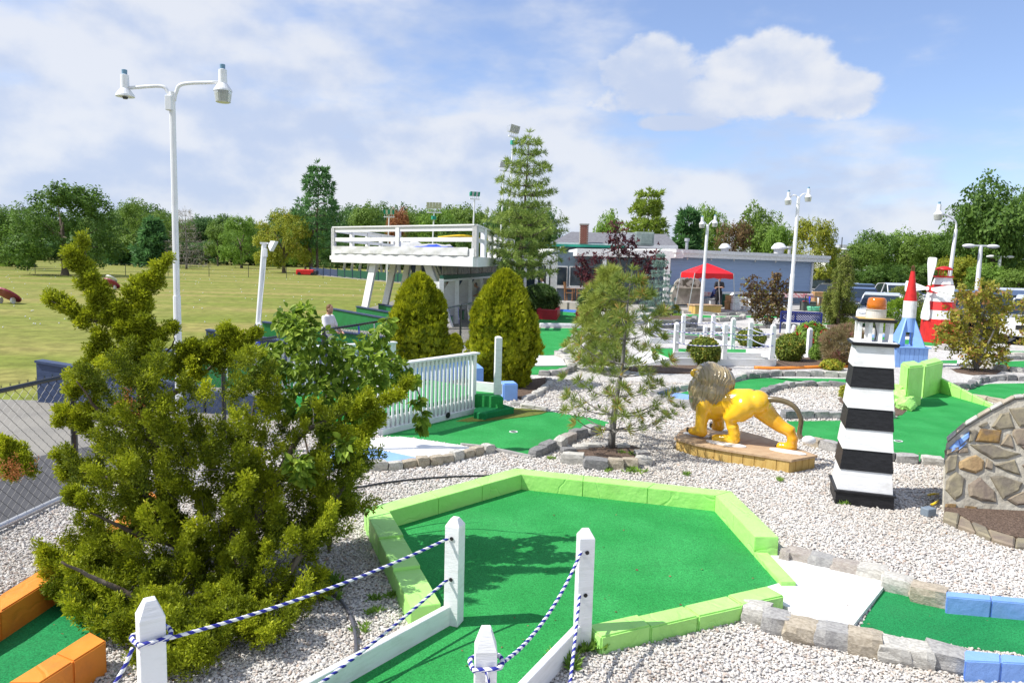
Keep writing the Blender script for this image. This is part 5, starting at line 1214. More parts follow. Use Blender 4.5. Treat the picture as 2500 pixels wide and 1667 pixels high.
    MB().box((.6, 40.75, 2.55), (3., .1, .6)).build('frieze', white, o); MB().box((.6, 40.8, 1.1), (2.9, .04, 2.6)).build('window_pane', glassm, o)
    # raised shingled roof behind, gutter, chimney, air handler
    Y = 49.
    e0, e1 = onY(1345, 592, Y), onY(1655, 592, Y); r0, r1 = onY(1395, 566, Y+4), onY(1640, 575, Y+4)
    zz0 = e0.z
    MB().add([Vector((e0.x, Y, zz0)), Vector((e1.x, Y, zz0)), Vector((r1.x-.4, Y+4, r0.z)), Vector((r0.x, Y+4, r0.z)), Vector((e0.x, Y+9, zz0)), Vector((e1.x, Y+9, zz0))], [(0, 1, 2, 3), (3, 2, 5, 4), (0, 3, 4), (1, 5, 2)]).build('upper_roof', shingle, o)
    MB().box(((e0.x+e1.x)/2, Y+1.2, (3.3+zz0)/2-.05), (e1.x-e0.x-2.0, 1.6, zz0-3.3)).build('upper_wall', slate, o)
    MB().beam((e0.x, Y-.03, zz0-.10), (e1.x, Y-.03, zz0-.10), .10, .22).build('upper_fascia', white, o); MB().beam((e0.x-.5, Y-.25, zz0-.18), (onY(1525, 600, Y).x, Y-.25, zz0-.18), .2, .16).build('gutter', teal, o)
    cx0 = onY(1426, 580, Y-.2); zc0, zc1 = onY(1426, 588, Y-.2).z-.2, onY(1426, 549, Y-.2).z; s = Y/F0; wch = 20*s
    ch = MB().box((cx0.x, Y-.0, (zc0+zc1)/2), (wch, wch*.8, zc1-zc0)).build('chimney', mortm, o)
    bm_ = MB().box((0, 0, 0), (.125, .02, .058)).mesh('brick', brickm); nr = int((zc1-zc0)/.072)
    for j in range(nr):
        for i in range(4):
            xx = cx0.x-wch/2+(i+.5+(.25 if j % 2 else -.1))*wch/4
            if abs(xx-cx0.x) < wch/2-.04: obj('brick', bm_, ch, (xx, Y-wch*.4-.006, zc0+.04+j*.072))
    MB().box((cx0.x, Y, zc1+.04), (wch*1.12, wch*.95, .08)).build('chimney_cap', concrete, o)
    a_ = onY(1572, 600, 46.); b_ = onY(1572, 567, 46.); MB().box((a_.x, 46.3, (a_.z+b_.z)/2), (1.15, 1.1, b_.z-a_.z)).build('air_handler', mat('grey_green_metal', (.30, .36, .33), .5), o, bevel=.03)
    MB().box((a_.x+.1, 45.73, (a_.z+b_.z)/2), (.72, .03, (b_.z-a_.z)*.74)).build('air_handler_panel', mat('grey_green_panel', (.26, .32, .29), .5), o, bevel=.01)
    MB().box((a_.x-1., 46.4, (a_.z+b_.z)/2), (.8, 1., (b_.z-a_.z)*.9)).build('duct', galv, o)
clubhouse()
# concrete terrace
tz = .14
ter = MB().prism([T1.g(-2350, 1060, tz), T1.g(0, 1225, tz), T1.g(1560, 1262, tz), T1.g(2900, 1290, tz), Vector((22, 52, 0)), Vector((2, 46, 0)), Vector((-1.5, 41, 0))], -.3, tz).build('terrace', concrete); tag(ter, kind='structure')
# stone bake-oven back wall under the canopy
def oven():
    Y = 40.8; o = empty('stone_hearth', onY(1690, 745, Y), 'old pale plastered hearth wall with a mossy arched top', 'hearth')
    pl_ = mat('stained_plaster', (.46, .43, .37), .9, col2=(.27, .25, .21), scale=2.4, bump=.7, bscale=9)
    ms = mat('mossy_stone', (.42, .40, .36), .9, col2=(.10, .09, .07), scale=3.2, bump=.8, bscale=9, lo=.48, hi=.56)
    P = [T1.y(x, y, Y) for x, y in ((0, 1120), (0, 900), (50, 800), (90, 700), (170, 625), (500, 625), (560, 700), (580, 800), (600, 1130))]
    low = [P[0], P[1], P[2], P[7], P[8]]; hi = [P[2]+Vector((.02, 0, 0)), P[3], P[4], P[5], P[6], P[7]-Vector((.02, 0, 0))]
    for nm, q, d, m_ in (('lower_wall', low, .6, pl_), ('arched_top', hi, .5, ms)):
        n = len(q); f_ = [Vector((p.x, Y, p.z)) for p in q]; b_ = [Vector((p.x, Y+d, p.z)) for p in q]
        MB().add(f_+b_, [tuple(range(n)), tuple(range(2*n-1, n-1, -1))]+[(i, n+i, n+(i+1) % n, (i+1) % n) for i in range(n)]).build(nm, m_, o, bevel=.02)
    a, b = T1.y(40, 800, Y), T1.y(590, 805, Y); MB().beam((a.x, Y, a.z), (b.x, Y, a.z), .75, .07).build('ledge', pl_, o, bevel=.01)
oven()
# red pop-up canopy
def canopy():
    o = None; Y = 38.6
    c1, c2, c3, c4 = T1.y(180, 545, 39.6), T1.y(440, 560, 37.4), T1.y(1180, 590, 38.2), T1.y(890, 575, 40.6)
    pk = T1.y(680, 335, 39.)
    o = empty('pop_up_canopy', Vector((pk.x, pk.y, tz)), 'red pop up canopy on thin metal legs before the blue wall', 'canopy')
    red = mat('red_canopy_fabric', (.72, .012, .018), .55, var=.08, scale=2, bump=.3, bscale=3)
    zr = (c2.z+c3.z)/2; C = [Vector((c.x, c.y, zr+.12)) for c in (c1, c2, c3, c4)]; vs = []; fs = []
    b = MB(); n = 8
    for a, d in zip(C, C[1:]+C[:1]):
        i0 = len(b.v); vs = []
        for j in range(n+1):
            s = j/n; zc = s**.85
            for i in range(n+1):
                u_ = i/n; e = a.lerp(d, u_); p = e.lerp(pk, s); p.z = C[0].z+(pk.z-C[0].z)*(s**.9) - .08*math.sin(math.pi*u_)*math.sin(math.pi*s); vs.append(p)
        b.add(vs, [(j*(n+1)+i, j*(n+1)+i+1, (j+1)*(n+1)+i+1, (j+1)*(n+1)+i) for j in range(n) for i in range(n)])
    b.build('roof_fabric', red, o, smooth=True)
    for a, d in zip(C, C[1:]+C[:1]):
        vs = []
        for i in range(13):
            p = a.lerp(d, i/12); vs += [p.copy(), p-Vector((0, 0, .26+.03*math.sin(i*1.9)))]
        MB().add(vs, [(2*i, 2*i+2, 2*i+3, 2*i+1) for i in range(12)]).build('valance', red, o)
    for c, fx in zip(C, ((70, 1030), (390, 1000), (1235, 1020), (900, 950))):
        f_ = Vector((c.x, c.y, tz)); f_.x += (-.25 if fx[0] < 500 else .2); MB().tube([f_, c], .022, 6).build('leg', galv, o)
canopy()
# ------------------------------------------------------------------ furniture and goods on the terrace
tk = mat('teak', (.30, .15, .065), .6, var=.25, scale=4, stretch=(1, 1, 4))
def chair_at(label, p, rz, s=1.):
    o = empty('patio_chair', p, label, 'chair', 'teak patio chairs', rz); 
    def part(nm, mb): me = mb.mesh(nm, tk); ob = bpy.data.objects.new(nm, me); COL.objects.link(ob); ob.parent = o
    for x in (-.25, .25):
        part('leg', MB().box((x, .22, .22*s), (.05, .05, .44*s))); part('leg', MB().beam((x, -.22, 0), (x, -.32, 1.0*s), .05, .05)); part('arm', MB().box((x, -.02, .66*s), (.06, .56, .03))); part('arm_post', MB().box((x, .22, .55*s), (.04, .04, .22*s)))
    part('seat', MB().box((0, 0, .44*s), (.5, .48, .04)))
    for k in range(5): part('back_slat', MB().beam((-.18+k*.09, -.25, .48*s), (-.18+k*.09, -.33, 1.0*s), .055, .018))
    part('back_rail', MB().box((0, -.325, 1.0*s), (.54, .03, .07)))
cp = [(T4.g(590, 1270, tz), -1.9, 'teak armchair at the left of the round patio table'), (T4.g(790, 1275, tz), 2.6, 'teak armchair in front of the round patio table'), (T4.g(960, 1230, tz), 1.7, 'teak armchair right of the patio table, half behind leaves'), (T4.g(800, 1180, tz), .2, 'teak armchair behind the round patio table'), (T4.g(350, 1215, tz), .3, 'left teak bar chair under the white shelf'), (T4.g(480, 1215, tz), .0, 'right teak bar chair under the white shelf')]
for p, rz, lab in cp: chair_at(lab, p, rz, 1.12 if 'bar' not in lab else 1.5)
tp_ = T4.g(740, 1245, tz); o = empty('patio_table', tp_, 'round teak patio table on the terrace', 'table')
MB().lathe([(.62, .72), (.64, .74), (.64, .77), (.62, .78)], tp_, 20).build('table_top', tk, o)
for k in range(4): a = k*math.pi/2+.4; MB().beam(tp_+Vector((.4*math.cos(a), .4*math.sin(a), 0)), tp_+Vector((.33*math.cos(a), .33*math.sin(a), .72)), .06, .06).build('leg', tk, o)
plast = mat('white_plastic', (.72, .73, .73), .4, var=.05); card = mat('cardboard', (.42, .25, .11), .8, var=.15); gbin = mat('green_plastic', (.03, .13, .06), .5); dbin = mat('dark_grey_plastic', (.09, .10, .09), .5)
pinkc = mat('pink_check_cloth', (.62, .22, .24), .7, col2=(.72, .60, .58), scale=12, lo=.45, hi=.5)
def simple(name, label, cat, c, d, mt_, rz=0., lid=None, bev=.02, lidh=.06, group=None):
    c = Vector(c); o = empty(name, c, label, cat, group); MB().box(c+Vector((0, 0, d[2]/2)), d, rz).build('body', mt_, o, bevel=bev)
    if lid: MB().box(c+Vector((0, 0, d[2]+lidh/2)), (d[0]*1.06, d[1]*1.06, lidh), rz).build('lid', lid, o, bevel=min(bev, lidh*.3))
    return o
o = simple('planter_box', 'natural wood slatted box at the terrace edge', 'box', T1.g(620, 1300, .0), (1.5, .8, .42), wood, .25, woodtop)
for k in range(12): p = T1.g(400+k*22, 1270, .2)
simple('tub', 'white round-cornered cooler tub the sitting man uses as a seat', 'tub', T1.g(775, 1165, tz), (.52, .5, .42), plast, .1, plast, .06)
simple('crate', 'grey white crate left of the seat tub', 'crate', T1.g(665, 1150, tz), (.36, .4, .42), plast, .0)
simple('wheelie_bin', 'dark green bin behind the cardboard box', 'bin', T1.g(1045, 1160, tz), (.42, .45, .66), gbin, .1, gbin)
o = simple('cardboard_box', 'opened brown cardboard box on the terrace', 'box', T1.g(1110, 1220, tz), (.45, .4, .50), card, .2)
c = T1.g(1110, 1220, tz); MB().beam(c+Vector((-.35, -.25, .42)), c+Vector((-.2, -.2, .5)), .3, .01).build('flap', card, o); MB().beam(c+Vector((0, .2, .5)), c+Vector((.02, .25, .78)), .45, .01, upv=(0, 1, 0)).build('flap', card, o)
simple('storage_tub', 'stacked white storage tub beside the open cardboard box', 'tub', T1.g(1210, 1232, tz), (.42, .4, .30), plast, .0, plast); simple('storage_tub', 'upper white tub with a rounded lid on the stack', 'tub', T1.g(1210, 1232, tz)+Vector((0, 0, .36)), (.38, .36, .32), plast, .0, plast, .05)
simple('chest_cooler', 'long white chest cooler on the terrace', 'cooler', T1.g(1370, 1175, tz), (1.15, .6, .52), plast, .15, plast, .05); simple('chest_cooler', 'shorter white chest cooler behind the reddish tree', 'cooler', T1.g(1570, 1185, tz), (.7, .6, .48), plast, .1, plast, .05)
simple('storage_tub', 'low flat white tub on the terrace edge', 'tub', T1.g(1430, 1225, tz), (.5, .35, .16), plast, .1, plast, .02, .03)
c = T1.g(1110, 1010, tz+.75); o = empty('propped_lid', Vector((c.x, 41.2, tz+.7)), 'white lid propped open at an angle', 'lid'); MB().beam(T1.y(1110, 975, 41.), T1.y(1190, 900, 41.), .45, .06).build('panel', plast, o, bevel=.01); MB().beam(T1.y(1110, 975, 41.), T1.y(1112, 1110, 41.), .05, .05).build('stand', dbin, o)
def fold_table(label, c, w, d, h, cloth, rz=0.):
    o = empty('folding_table', c, label, 'table'); MB().box(c+Vector((0, 0, h)), (w, d, .05), rz).build('table_top', cloth, o, bevel=.01); MB().box(c+Vector((0, -d/2-.005, h-.10)), (w*1.01, .012, .2), rz).build('cloth_drop', cloth, o)
    for x in (-w*.42, w*.42):
        for y in (-d*.38, d*.38): MB().tube([c+Vector((x, y, 0)), c+Vector((x*.95, y, h))], .02, 6).build('leg', darkm, o)
fold_table('table with a pink checked cloth under the canopy', T1.g(500, 1145, tz), 1.7, .7, .78, pinkc); fold_table('table with pink cloth and pans near the building corner', T2.g(330, 930, .1), 1.6, .7, .95, pinkc)
c = T1.g(500, 1145, tz); o = empty('drink_dispenser', c+Vector((-.35, 0, .81)), 'small yellow and black dispenser on the checked table', 'dispenser'); MB().box(c+Vector((-.35, 0, .92)), (.26, .2, .22)).build('body', mat('yellow_plastic', (.72, .45, .03), .4), o, bevel=.02); MB().box(c+Vector((-.21, -.01, .92)), (.1, .21, .22)).build('tap_panel', dbin, o); MB().lathe([(.06, 0), (.06, .1), (.03, .16)], c+Vector((-.35, 0, 1.03)), 12).build('bottle', plast, o)
c = T2.g(330, 930, .1); o = empty('pans', c+Vector((0, 0, .98)), 'dark baking pans and trays stacked on the far pink table', 'pans')
for dx_, w_ in ((-.4, .5), (.1, .45), (.5, .4)): MB().box(c+Vector((dx_, 0, 1.04)), (w_, .4, .12)).build('pan', darkm, o, bevel=.02)
o = simple('wheelie_bin', 'dark grey bin with a red patch on its lid near the stacked boxes', 'bin', T2.g(560, 960, .05), (.72, .6, .55), dbin, -.1, dbin); c = T2.g(500, 960, .05); MB().box(c+Vector((-.1, -.2, .63)), (.2, .14, .03)).build('sticker', redp, o)
for k in range(3): simple('cardboard_box', ('lowest', 'middle', 'topmost')[k]+' brown cardboard box in the stack by the weeping conifer', 'box', T2.g(735, 925, .05)+Vector((rnd.uniform(-.03, .03), 0, .37*k)), (.66-.04*k, .5, .36), card, rnd.uniform(-.1, .1), group='stacked cardboard boxes')
c = T2.g(665, 965, .05); o = empty('water_tub', c, 'mint green plastic tub behind the navy bench', 'tub'); MB().lathe([(.42, 0), (.47, .2), (.45, .24), (.40, .10)], c+Vector((0, 0, .12)), 18).build('tub', mat('mint_plastic', (.16, .60, .34), .4), o); MB().box(c+Vector((0, 0, .06)), (.5, .5, .14)).build('stand', dbin, o)
simple('wheelie_bin', 'tall dark green bin at the building corner', 'bin', T2.g(600, 830, .05)+Vector((0, 2.0, 0)), (.5, .5, .95), gbin, 0, gbin)
# ------------------------------------------------------------------ navy lattice bench
def bench():
    bl = mat('navy_coated_metal', (.012, .022, .17), .35, spec=.5); Y = 27.5
    a, b = T2.y(60, 955, Y), T2.y(835, 965, Y-.5); lo = T2.y(480, 1120, Y).z; hi = T2.y(480, 955, Y).z
    base = Vector(((a.x+b.x)/2, Y, 0)); o = empty('park_bench', base, 'navy blue metal bench with a diamond lattice back', 'bench'); a.z = b.z = 0
    V = lambda p, z: Vector((p.x, p.y, z)); t = (b-a).normalized(); n_ = Vector((t.y, -t.x, 0)); L_ = (b-a).length; h = hi-lo
    for p, q in ((V(a, lo), V(b, lo)), (V(a, hi), V(b, hi)), (V(a, lo), V(a, hi)), (V(b, lo), V(b, hi)), (V(a.lerp(b, .36), lo), V(a.lerp(b, .36), hi))): MB().beam(p, q, .05, .06).build('back_frame', bl, o)
    lt = MB(); d = .085; k = -h
    while k < L_:
        for sg in (1, -1):
            x0, x1 = (k, k+h) if sg > 0 else (k+h, k); z0, z1 = lo, hi
            pts = []
            for x, z in ((x0, z0), (x1, z1)): pts.append((x, z))
            (xa, za), (xb, zb) = pts
            def cl(x, z, xo, zo):
                if x < 0: f_ = (0-x)/(xo-x); return 0, z+(zo-z)*f_
                if x > L_: f_ = (L_-x)/(xo-x); return L_, z+(zo-z)*f_
                return x, z
            A_, B_ = cl(xa, za, xb, zb), cl(xb, zb, xa, za); lt.beam(V(a+t*A_[0], A_[1]), V(a+t*B_[0], B_[1]), .032, .012, upv=n_)
        k += d
    lt.build('back_lattice', bl, o)
    s = MB()
    for j in range(7): s.beam(V(a, lo-.02)+n_*(.06+j*.07), V(b, lo-.02)+n_*(.06+j*.07), .045, .02)
    for j in range(int(L_/.07)): s.beam(V(a+t*j*.07, lo-.02)+n_*.04, V(a+t*j*.07, lo-.02)+n_*.5, .02, .016)
    s.build('seat_grille', bl, o)
    for p in (a, a.lerp(b, .5), b):
        for k in (0.03, .48): MB().tube([V(p, -.02)+n_*k, V(p, lo)+n_*k], .025, 8).build('leg', bl, o)
bench()

# ------------------------------------------------------------------ people
skin = mat('skin', (.55, .30, .20), .5, var=.08); hairb = mat('brown_hair', (.09, .045, .02), .6, var=.3); hairg = mat('grey_hair', (.16, .15, .14), .6); shoe = mat('dark_shoe', (.03, .03, .03), .5)
def person(label, feet, face, shirt, trousers, hair, h=1.76, pose='stand', arms='down', lean=0., shorts=False, capm=None, vox=.022):
    """one continuous body, clothes as thin shells over it"""
    feet = Vector(feet); o = empty('person', feet, label, 'person'); k = h/1.76
    Fw = Vector((math.cos(face), math.sin(face), 0)); Sd = Vector((-Fw.y, Fw.x, 0)); U = Vector((0, 0, 1))
    def J(f_, s, z): return feet+(Fw*f_+Sd*s+U*z)*k
    if pose == 'sit':
        hipz = .50; hip = {sg: J(0, sg*.10, hipz) for sg in (-1, 1)}; knee = {sg: J(.42, sg*.13, hipz-.02) for sg in (-1, 1)}; ank = {sg: J(.46, sg*.13, .07) for sg in (-1, 1)}; dz = hipz-.92
    else:
        hip = {sg: J(0, sg*.095, .90) for sg in (-1, 1)}; knee = {sg: J(.02, sg*.10, .49) for sg in (-1, 1)}; ank = {sg: J(-.02, sg*.11, .08) for sg in (-1, 1)}; dz = 0.
    lx = lambda z: lean*(z-.92)          # forward lean grows upward
    T = lambda f_, s, z: J(f_+lx(z), s, z+dz-.12*abs(lean)*(z-.92))
    pel, wst, chs, nck, hd = T(0, 0, .93), T(0, 0, 1.08), T(.01, 0, 1.30), T(0, 0, 1.47), T(.03, 0, 1.64)
    sh = {sg: T(0, sg*.185, 1.42) for sg in (-1, 1)}
    if arms == 'cross': el_ = {sg: T(.06, sg*.25, 1.14) for sg in (-1, 1)}; wr = {sg: T(.22, -sg*.06, 1.18) for sg in (-1, 1)}
    elif arms == 'fwd': el_ = {sg: T(.12, sg*.24, 1.16) for sg in (-1, 1)}; wr = {sg: T(.36, sg*.12, 1.06) for sg in (-1, 1)}
    else: el_ = {sg: T(-.02, sg*.25, 1.13) for sg in (-1, 1)}; wr = {sg: T(.06, sg*.27, .88) for sg in (-1, 1)}
    body = [('l', [pel, wst, chs, T(0, 0, 1.40)], [.125*k, .12*k, .135*k, .10*k]), ('l', [T(0, -.14, 1.40), T(0, .14, 1.40)], [.07*k, .07*k]), ('l', [nck, hd], [.055*k, .06*k]),
            ('b', hd+Fw*.01*k+U*.02*k, (.082*k, .076*k, .112*k)), ('b', hd+Fw*.085*k-U*.005*k, .02*k), ('b', hd+Fw*.045*k-U*.07*k, .04*k)]
    for sg in (-1, 1):
        body += [('l', [hip[sg], knee[sg], ank[sg]], [.085*k, .06*k, .042*k]), ('l', [ank[sg]-U*.02*k, ank[sg]+Fw*.15*k-U*.045*k], [.045*k, .032*k]), ('l', [sh[sg], el_[sg], wr[sg]], [.055*k, .042*k, .032*k]),
                 ('l', [wr[sg], wr[sg]+(wr[sg]-el_[sg]).normalized()*.09*k], [.034*k, .028*k]), ('b', hd+Sd*sg*.078*k, .02*k)]
        for q in range(4): d = (wr[sg]-el_[sg]).normalized(); w0 = wr[sg]+d*.09*k+Sd*(q-1.5)*.016*k; body.append(('l', [w0, w0+d*(.07+.01*(q in (1, 2)))*k], [.011*k, .008*k]))
        body.append(('l', [wr[sg]+(wr[sg]-el_[sg]).normalized()*.04*k, wr[sg]+(wr[sg]-el_[sg]).normalized()*.08*k+Fw*.03*k-Sd*sg*.03*k], [.013*k, .010*k]))
    organic('body', body, skin, vox*.7, 3, feet, o)
    g = .014*k
    shp = [('l', [pel+U*.0, wst, chs, T(0, 0, 1.41)], [.135*k+g, .13*k+g, .145*k+g, .10*k+g]), ('l', [T(0, -.15, 1.40), T(0, .15, 1.40)], [.075*k+g, .075*k+g])]
    for sg in (-1, 1): shp.append(('l', [sh[sg], sh[sg].lerp(el_[sg], .8)], [.062*k+g, .056*k+g]))
    organic('shirt', shp, shirt, vox, 3, feet, o)
    trp = [('l', [T(0, 0, .98), pel, hip[1].lerp(hip[-1], .5)], [.13*k+g*.5, .14*k+g*.5, .11*k])]
    for sg in (-1, 1): trp.append(('l', [hip[sg], knee[sg]] + ([ank[sg]] if not shorts else []), [.092*k+g, .072*k+g] + ([.058*k+g] if not shorts else [])))
    organic('trousers', trp, trousers, vox, 2, feet, o)
    organic('hair', [('b', hd-Fw*.012*k+U*.045*k, (.088*k, .084*k, .098*k)), ('b', hd-Fw*.04*k-U*.01*k, (.06*k, .078*k, .07*k))], capm or hair, vox*.7, 2, feet, o)
    for sg in (-1, 1): organic('shoe', [('l', [ank[sg]-U*.03*k, ank[sg]+Fw*.17*k-U*.045*k], [.055*k, .042*k])], shoe, vox, 2, feet, o)
    return o
wsh = mat('white_shirt', (.74, .72, .76), .7, var=.05); blk = mat('black_shirt', (.015, .015, .018), .7); nvy = mat('navy_shirt', (.018, .03, .12), .7); khaki = mat('dark_shorts', (.03, .035, .05), .7); gry = mat('grey_shirt', (.26, .27, .29), .7); jeans = mat('jeans', (.04, .06, .12), .7)
mp_ = onY(797, 746, 16.); mp_.z = -.1
m1 = person('man with glasses in a white polo shirt beyond the fence', mp_, R(-18), wsh, jeans, mat('ginger_brown_hair', (.16, .075, .03), .6), h=1.45/.985, arms='fwd', lean=.10, vox=.018)
hdp = Vector((mp_.x, mp_.y, 0)); gz = onY(812, 762, 16.)
MB().beam(Vector((gz.x-.09, 15.90, gz.z)), Vector((gz.x+.02, 15.88, gz.z)), .01, .014).build('glasses', black, m1)
person('man in black with crossed arms standing under the canopy', T1.g(915, 1185, tz)+Vector((0, .3, 0)), R(-100), blk, blk, hairb, 1.72, arms='cross')
person('man in a navy shirt sitting on the white tub', T1.g(770, 1165, tz), R(-25), nvy, khaki, hairg, 1.70, pose='sit', arms='fwd', lean=.25, shorts=True)
person('man in a white shirt beside the white clubhouse post', onY(1322, 770, 38.)*1., R(180), wsh, jeans, hairb, 1.72, arms='down').location.z = -.05
for lab, x, yt, Y, sh_, hr_, fc, ln in (('person in dark clothes inside the lower deck by the white posts', 1149, 693, 36., blk, hairb, R(200), 0.), ('person in grey bending over golf bags near the deck', 1180, 690, 33.5, gry, hairg, R(190), .5), ('person in black near the trunk of the tall pine', 1198, 681, 36., blk, hairb, R(170), .1), ('person in a grey top partly behind the deck post', 1096, 688, 31., gry, hairb, R(160), 0.), ('woman in a white top hidden by the left arborvitae', 1207, 714, 24.5, wsh, hairb, R(200), .1)):
    if 'woman' in lab: x = 989
    f_ = onY(x, yt, Y); zt_ = f_.z; f_.z = -.1; person(lab, f_, fc, sh_, jeans, hr_, min(1.8, max(1.3, (zt_+.1)/.985)), arms='fwd', lean=ln, vox=.03)

# ------------------------------------------------------------------ parked cars
tyre = mat('tyre', (.02, .02, .02), .8); rimm = mat('alloy_rim', (.45, .46, .48), .3, metal=.7); cglass = mat('car_glass', (.02, .03, .04), .05, spec=.8); lampm = mat('headlamp', (.6, .62, .65), .1); redl = mat('tail_lamp', (.35, .01, .01), .2); platem = mat('plate', (.70, .55, .12), .5); trimm = mat('black_trim', (.015, .015, .016), .5)
def paint(n, c): return mat('car_paint_'+n, c, .22, var=.03, spec=.5, coat=.8)
def car_mesh(suv):
    """side profile lofted across the width; returns dict of part -> MB"""
    L_, W_ = (4.6, 1.84) if suv else (4.6, 1.78); D = {}
    if suv: low = [(-2.3, .32), (-2.3, .70), (-2.18, .92), (-1.0, 1.02), (.9, 1.04), (2.18, 1.02), (2.3, .9), (2.3, .32)]; cab = [(-1.05, 1.02), (-.35, 1.55), (.3, 1.66), (1.6, 1.62), (2.1, 1.04)]
    else: low = [(-2.3, .28), (-2.3, .58), (-2.15, .74), (-1.0, .88), (1.5, .92), (2.2, .90), (2.3, .72), (2.3, .28)]; cab = [(-.95, .88), (-.15, 1.34), (.5, 1.42), (1.2, 1.34), (1.85, .91)]
    b = MB(); ws = (-1., -.94, .94, 1.); n = len(low); vs = []
    for w in ws:
        for x, z in low:
            k = 1 if abs(w) < .95 else .965; vs.append((x*(1 if abs(w) < .95 else .985), w*W_/2, .3+(z-.3)*k))
    fs = [tuple(range(n-1, -1, -1)), tuple(3*n+i for i in range(n))]
    for r_ in range(3): fs += [(r_*n+i, r_*n+(i+1) % n, (r_+1)*n+(i+1) % n, (r_+1)*n+i) for i in range(n)]
    D['body'] = b.add(vs, fs)
    m_ = len(cab); ti = .80
    def cabv(sc_, zs=1.):
        out = []
        for sgn in (-1, 1):
            for x, z in cab: tt = (z-cab[0][1])/(max(q[1] for q in cab)-cab[0][1]); out.append((x, sgn*W_/2*(.95-.17*tt)*sc_, z*zs))
        return out
    D['greenhouse'] = MB().add(cabv(1.), [tuple(range(m_)), tuple(range(2*m_-1, m_-1, -1))]+[(i, m_+i, m_+(i+1) % m_, (i+1) % m_) for i in range(m_)])
    rf = [c for c in cab[1:-1]]; r0 = []
    for sgn in (-1, 1):
        for x, z in rf: r0.append((x, sgn*W_/2*.79, z+.004))
    q = len(rf); rb = [(x, y, z+.035) for x, y, z in r0]
    D['roof'] = MB().add(r0+rb, [tuple(range(2*q, 3*q))+tuple(range(4*q-1, 3*q-1, -1))]+[(i, i+1, 2*q+i+1, 2*q+i) for i in range(q-1)]+[(q+i+1, q+i, 3*q+i, 3*q+i+1) for i in range(q-1)]+[(0, 2*q, 3*q, q), (q-1, 2*q-1, 4*q-1, 3*q-1)])
    D['pillars'] = MB()
    for sgn in (-1, 1):
        v_ = cabv(1.012); o_ = 0 if sgn < 0 else m_
        D['pillars'].beam(v_[o_], v_[o_+1], .05, .05); D['pillars'].beam(v_[o_+m_-1], v_[o_+m_-2], .08, .05); a_, b_ = Vector(v_[o_+2]), Vector((v_[o_+2][0]+.1, sgn*W_/2*.955, cab[0][1])); D['pillars'].beam(a_, b_, .07, .04)
    D['bumper'] = MB().box((-2.28, 0, .42), (.14, W_*.96, .22)); D['rear_bumper'] = MB().box((2.28, 0, .42), (.14, W_*.96, .22))
    D['grille'] = MB().box((-2.305, 0, .62), (.03, W_*.5, .16)); D['plate'] = MB().box((-2.37, 0, .46), (.01, .32, .16))
    return D, L_, W_
MBX = []
def make_car(suv, pm, label):
    D, L_, W_ = car_mesh(suv); o = empty('parked_car', (0, 0, 0), label, 'car', 'cars in the parking lot')
    def part(nm, mb, mt_, par=o, bev=0.): me = mb.mesh(nm, mt_, bevel=bev, seg=2); ob = bpy.data.objects.new(nm, me); COL.objects.link(ob); ob.parent = par; return ob
    part('body', D['body'], pm, bev=.06); part('greenhouse', D['greenhouse'], cglass, bev=.03); part('roof', D['roof'], pm); part('pillars', D['pillars'], pm); part('bumper', D['bumper'], pm, bev=.04); part('bumper', D['rear_bumper'], pm, bev=.04); part('grille', D['grille'], trimm); part('licence_plate', D['plate'], platem)
    for y in (-.66, .66): part('headlight', MB().ball((-2.2, y*W_/1.8, .72 if suv else .62), (.12, .2, .08), 10, 6), lampm); part('tail_light', MB().box((2.27, y*W_/1.8, .85 if suv else .72), (.08, .3, .14)), redl, bev=.02)
    for y in (-1, 1): part('mirror', MB().ball((-.75, y*(W_/2+.08), 1.05 if suv else .92), (.07, .1, .07), 8, 6), pm)
    for x in (-1.42, 1.40):
        for y in (-1, 1):
            M_ = Matrix.Rotation(R(90), 3, 'X'); w = part('wheel', MB().lathe([(.20, -.1), (.33, -.1), (.345, -.06), (.345, .06), (.33, .1), (.20, .1)], (x, y*(W_/2-.09), .33), 20, M=M_), tyre); part('rim', MB().lathe([(.21, -.105), (.06, -.09)] if y > 0 else [(.06, .09), (.21, .105)], (x, y*(W_/2-.09), .33), 14, M=M_), rimm, w)
    return o
CARS = []
cw, cb, cg_, cbl = paint('white', (.72, .73, .74)), paint('black', (.015, .016, .02)), paint('grey', (.12, .13, .15)), paint('navy', (.02, .03, .09))
protos = {}
def place_car(suv, pm, label, x, y, Y, rz, z=0.):
    k = (suv, pm.name)
    if k not in protos: protos[k] = o = make_car(suv, pm, label)
    else: o = copy_tree(protos[k]); tag(o, label, 'car', 'cars in the parking lot')
    p = onY(x, y, Y); p.z = z; o.location = p; o.rotation_euler = (0, 0, rz); return o
place_car(True, cw, 'white car with a yellow plate at the right edge', 2494, 800, 26.5, R(50)).location.x += .6
place_car(False, cw, 'white sedan nose on, right of the weeping conifer', 2150, 760, 33., R(62))
place_car(False, cbl, 'dark blue car left of the white sedan, behind the weeping conifer', 2100, 760, 43., R(62))
place_car(True, cb, 'black car at the corner of the blue building', 1995, 740, 60., R(40))
place_car(False, cg_, 'grey car between the building corner and the conifer', 2024, 745, 54., R(50))
place_car(True, cw, 'white sport utility car behind the white sedan', 2190, 730, 47., R(80))
place_car(False, cb, 'low black car in the back row, right of the conifer', 2110, 720, 56., R(85))
place_car(False, cb, 'black car in the far row behind the dark blue one', 2160, 712, 63., R(88))
place_car(False, cbl, 'dark blue sedan in the far row left of the windmill', 2205, 715, 60., R(86))
place_car(True, cg_, 'grey car right of the windmill behind leaves', 2345, 740, 33., R(70))
place_car(True, cw, 'white car behind the top of the yellowing dogwood', 2470, 725, 40., R(75))
place_car(True, cb, 'black car behind the dogwood at the right edge', 2455, 755, 30., R(60))
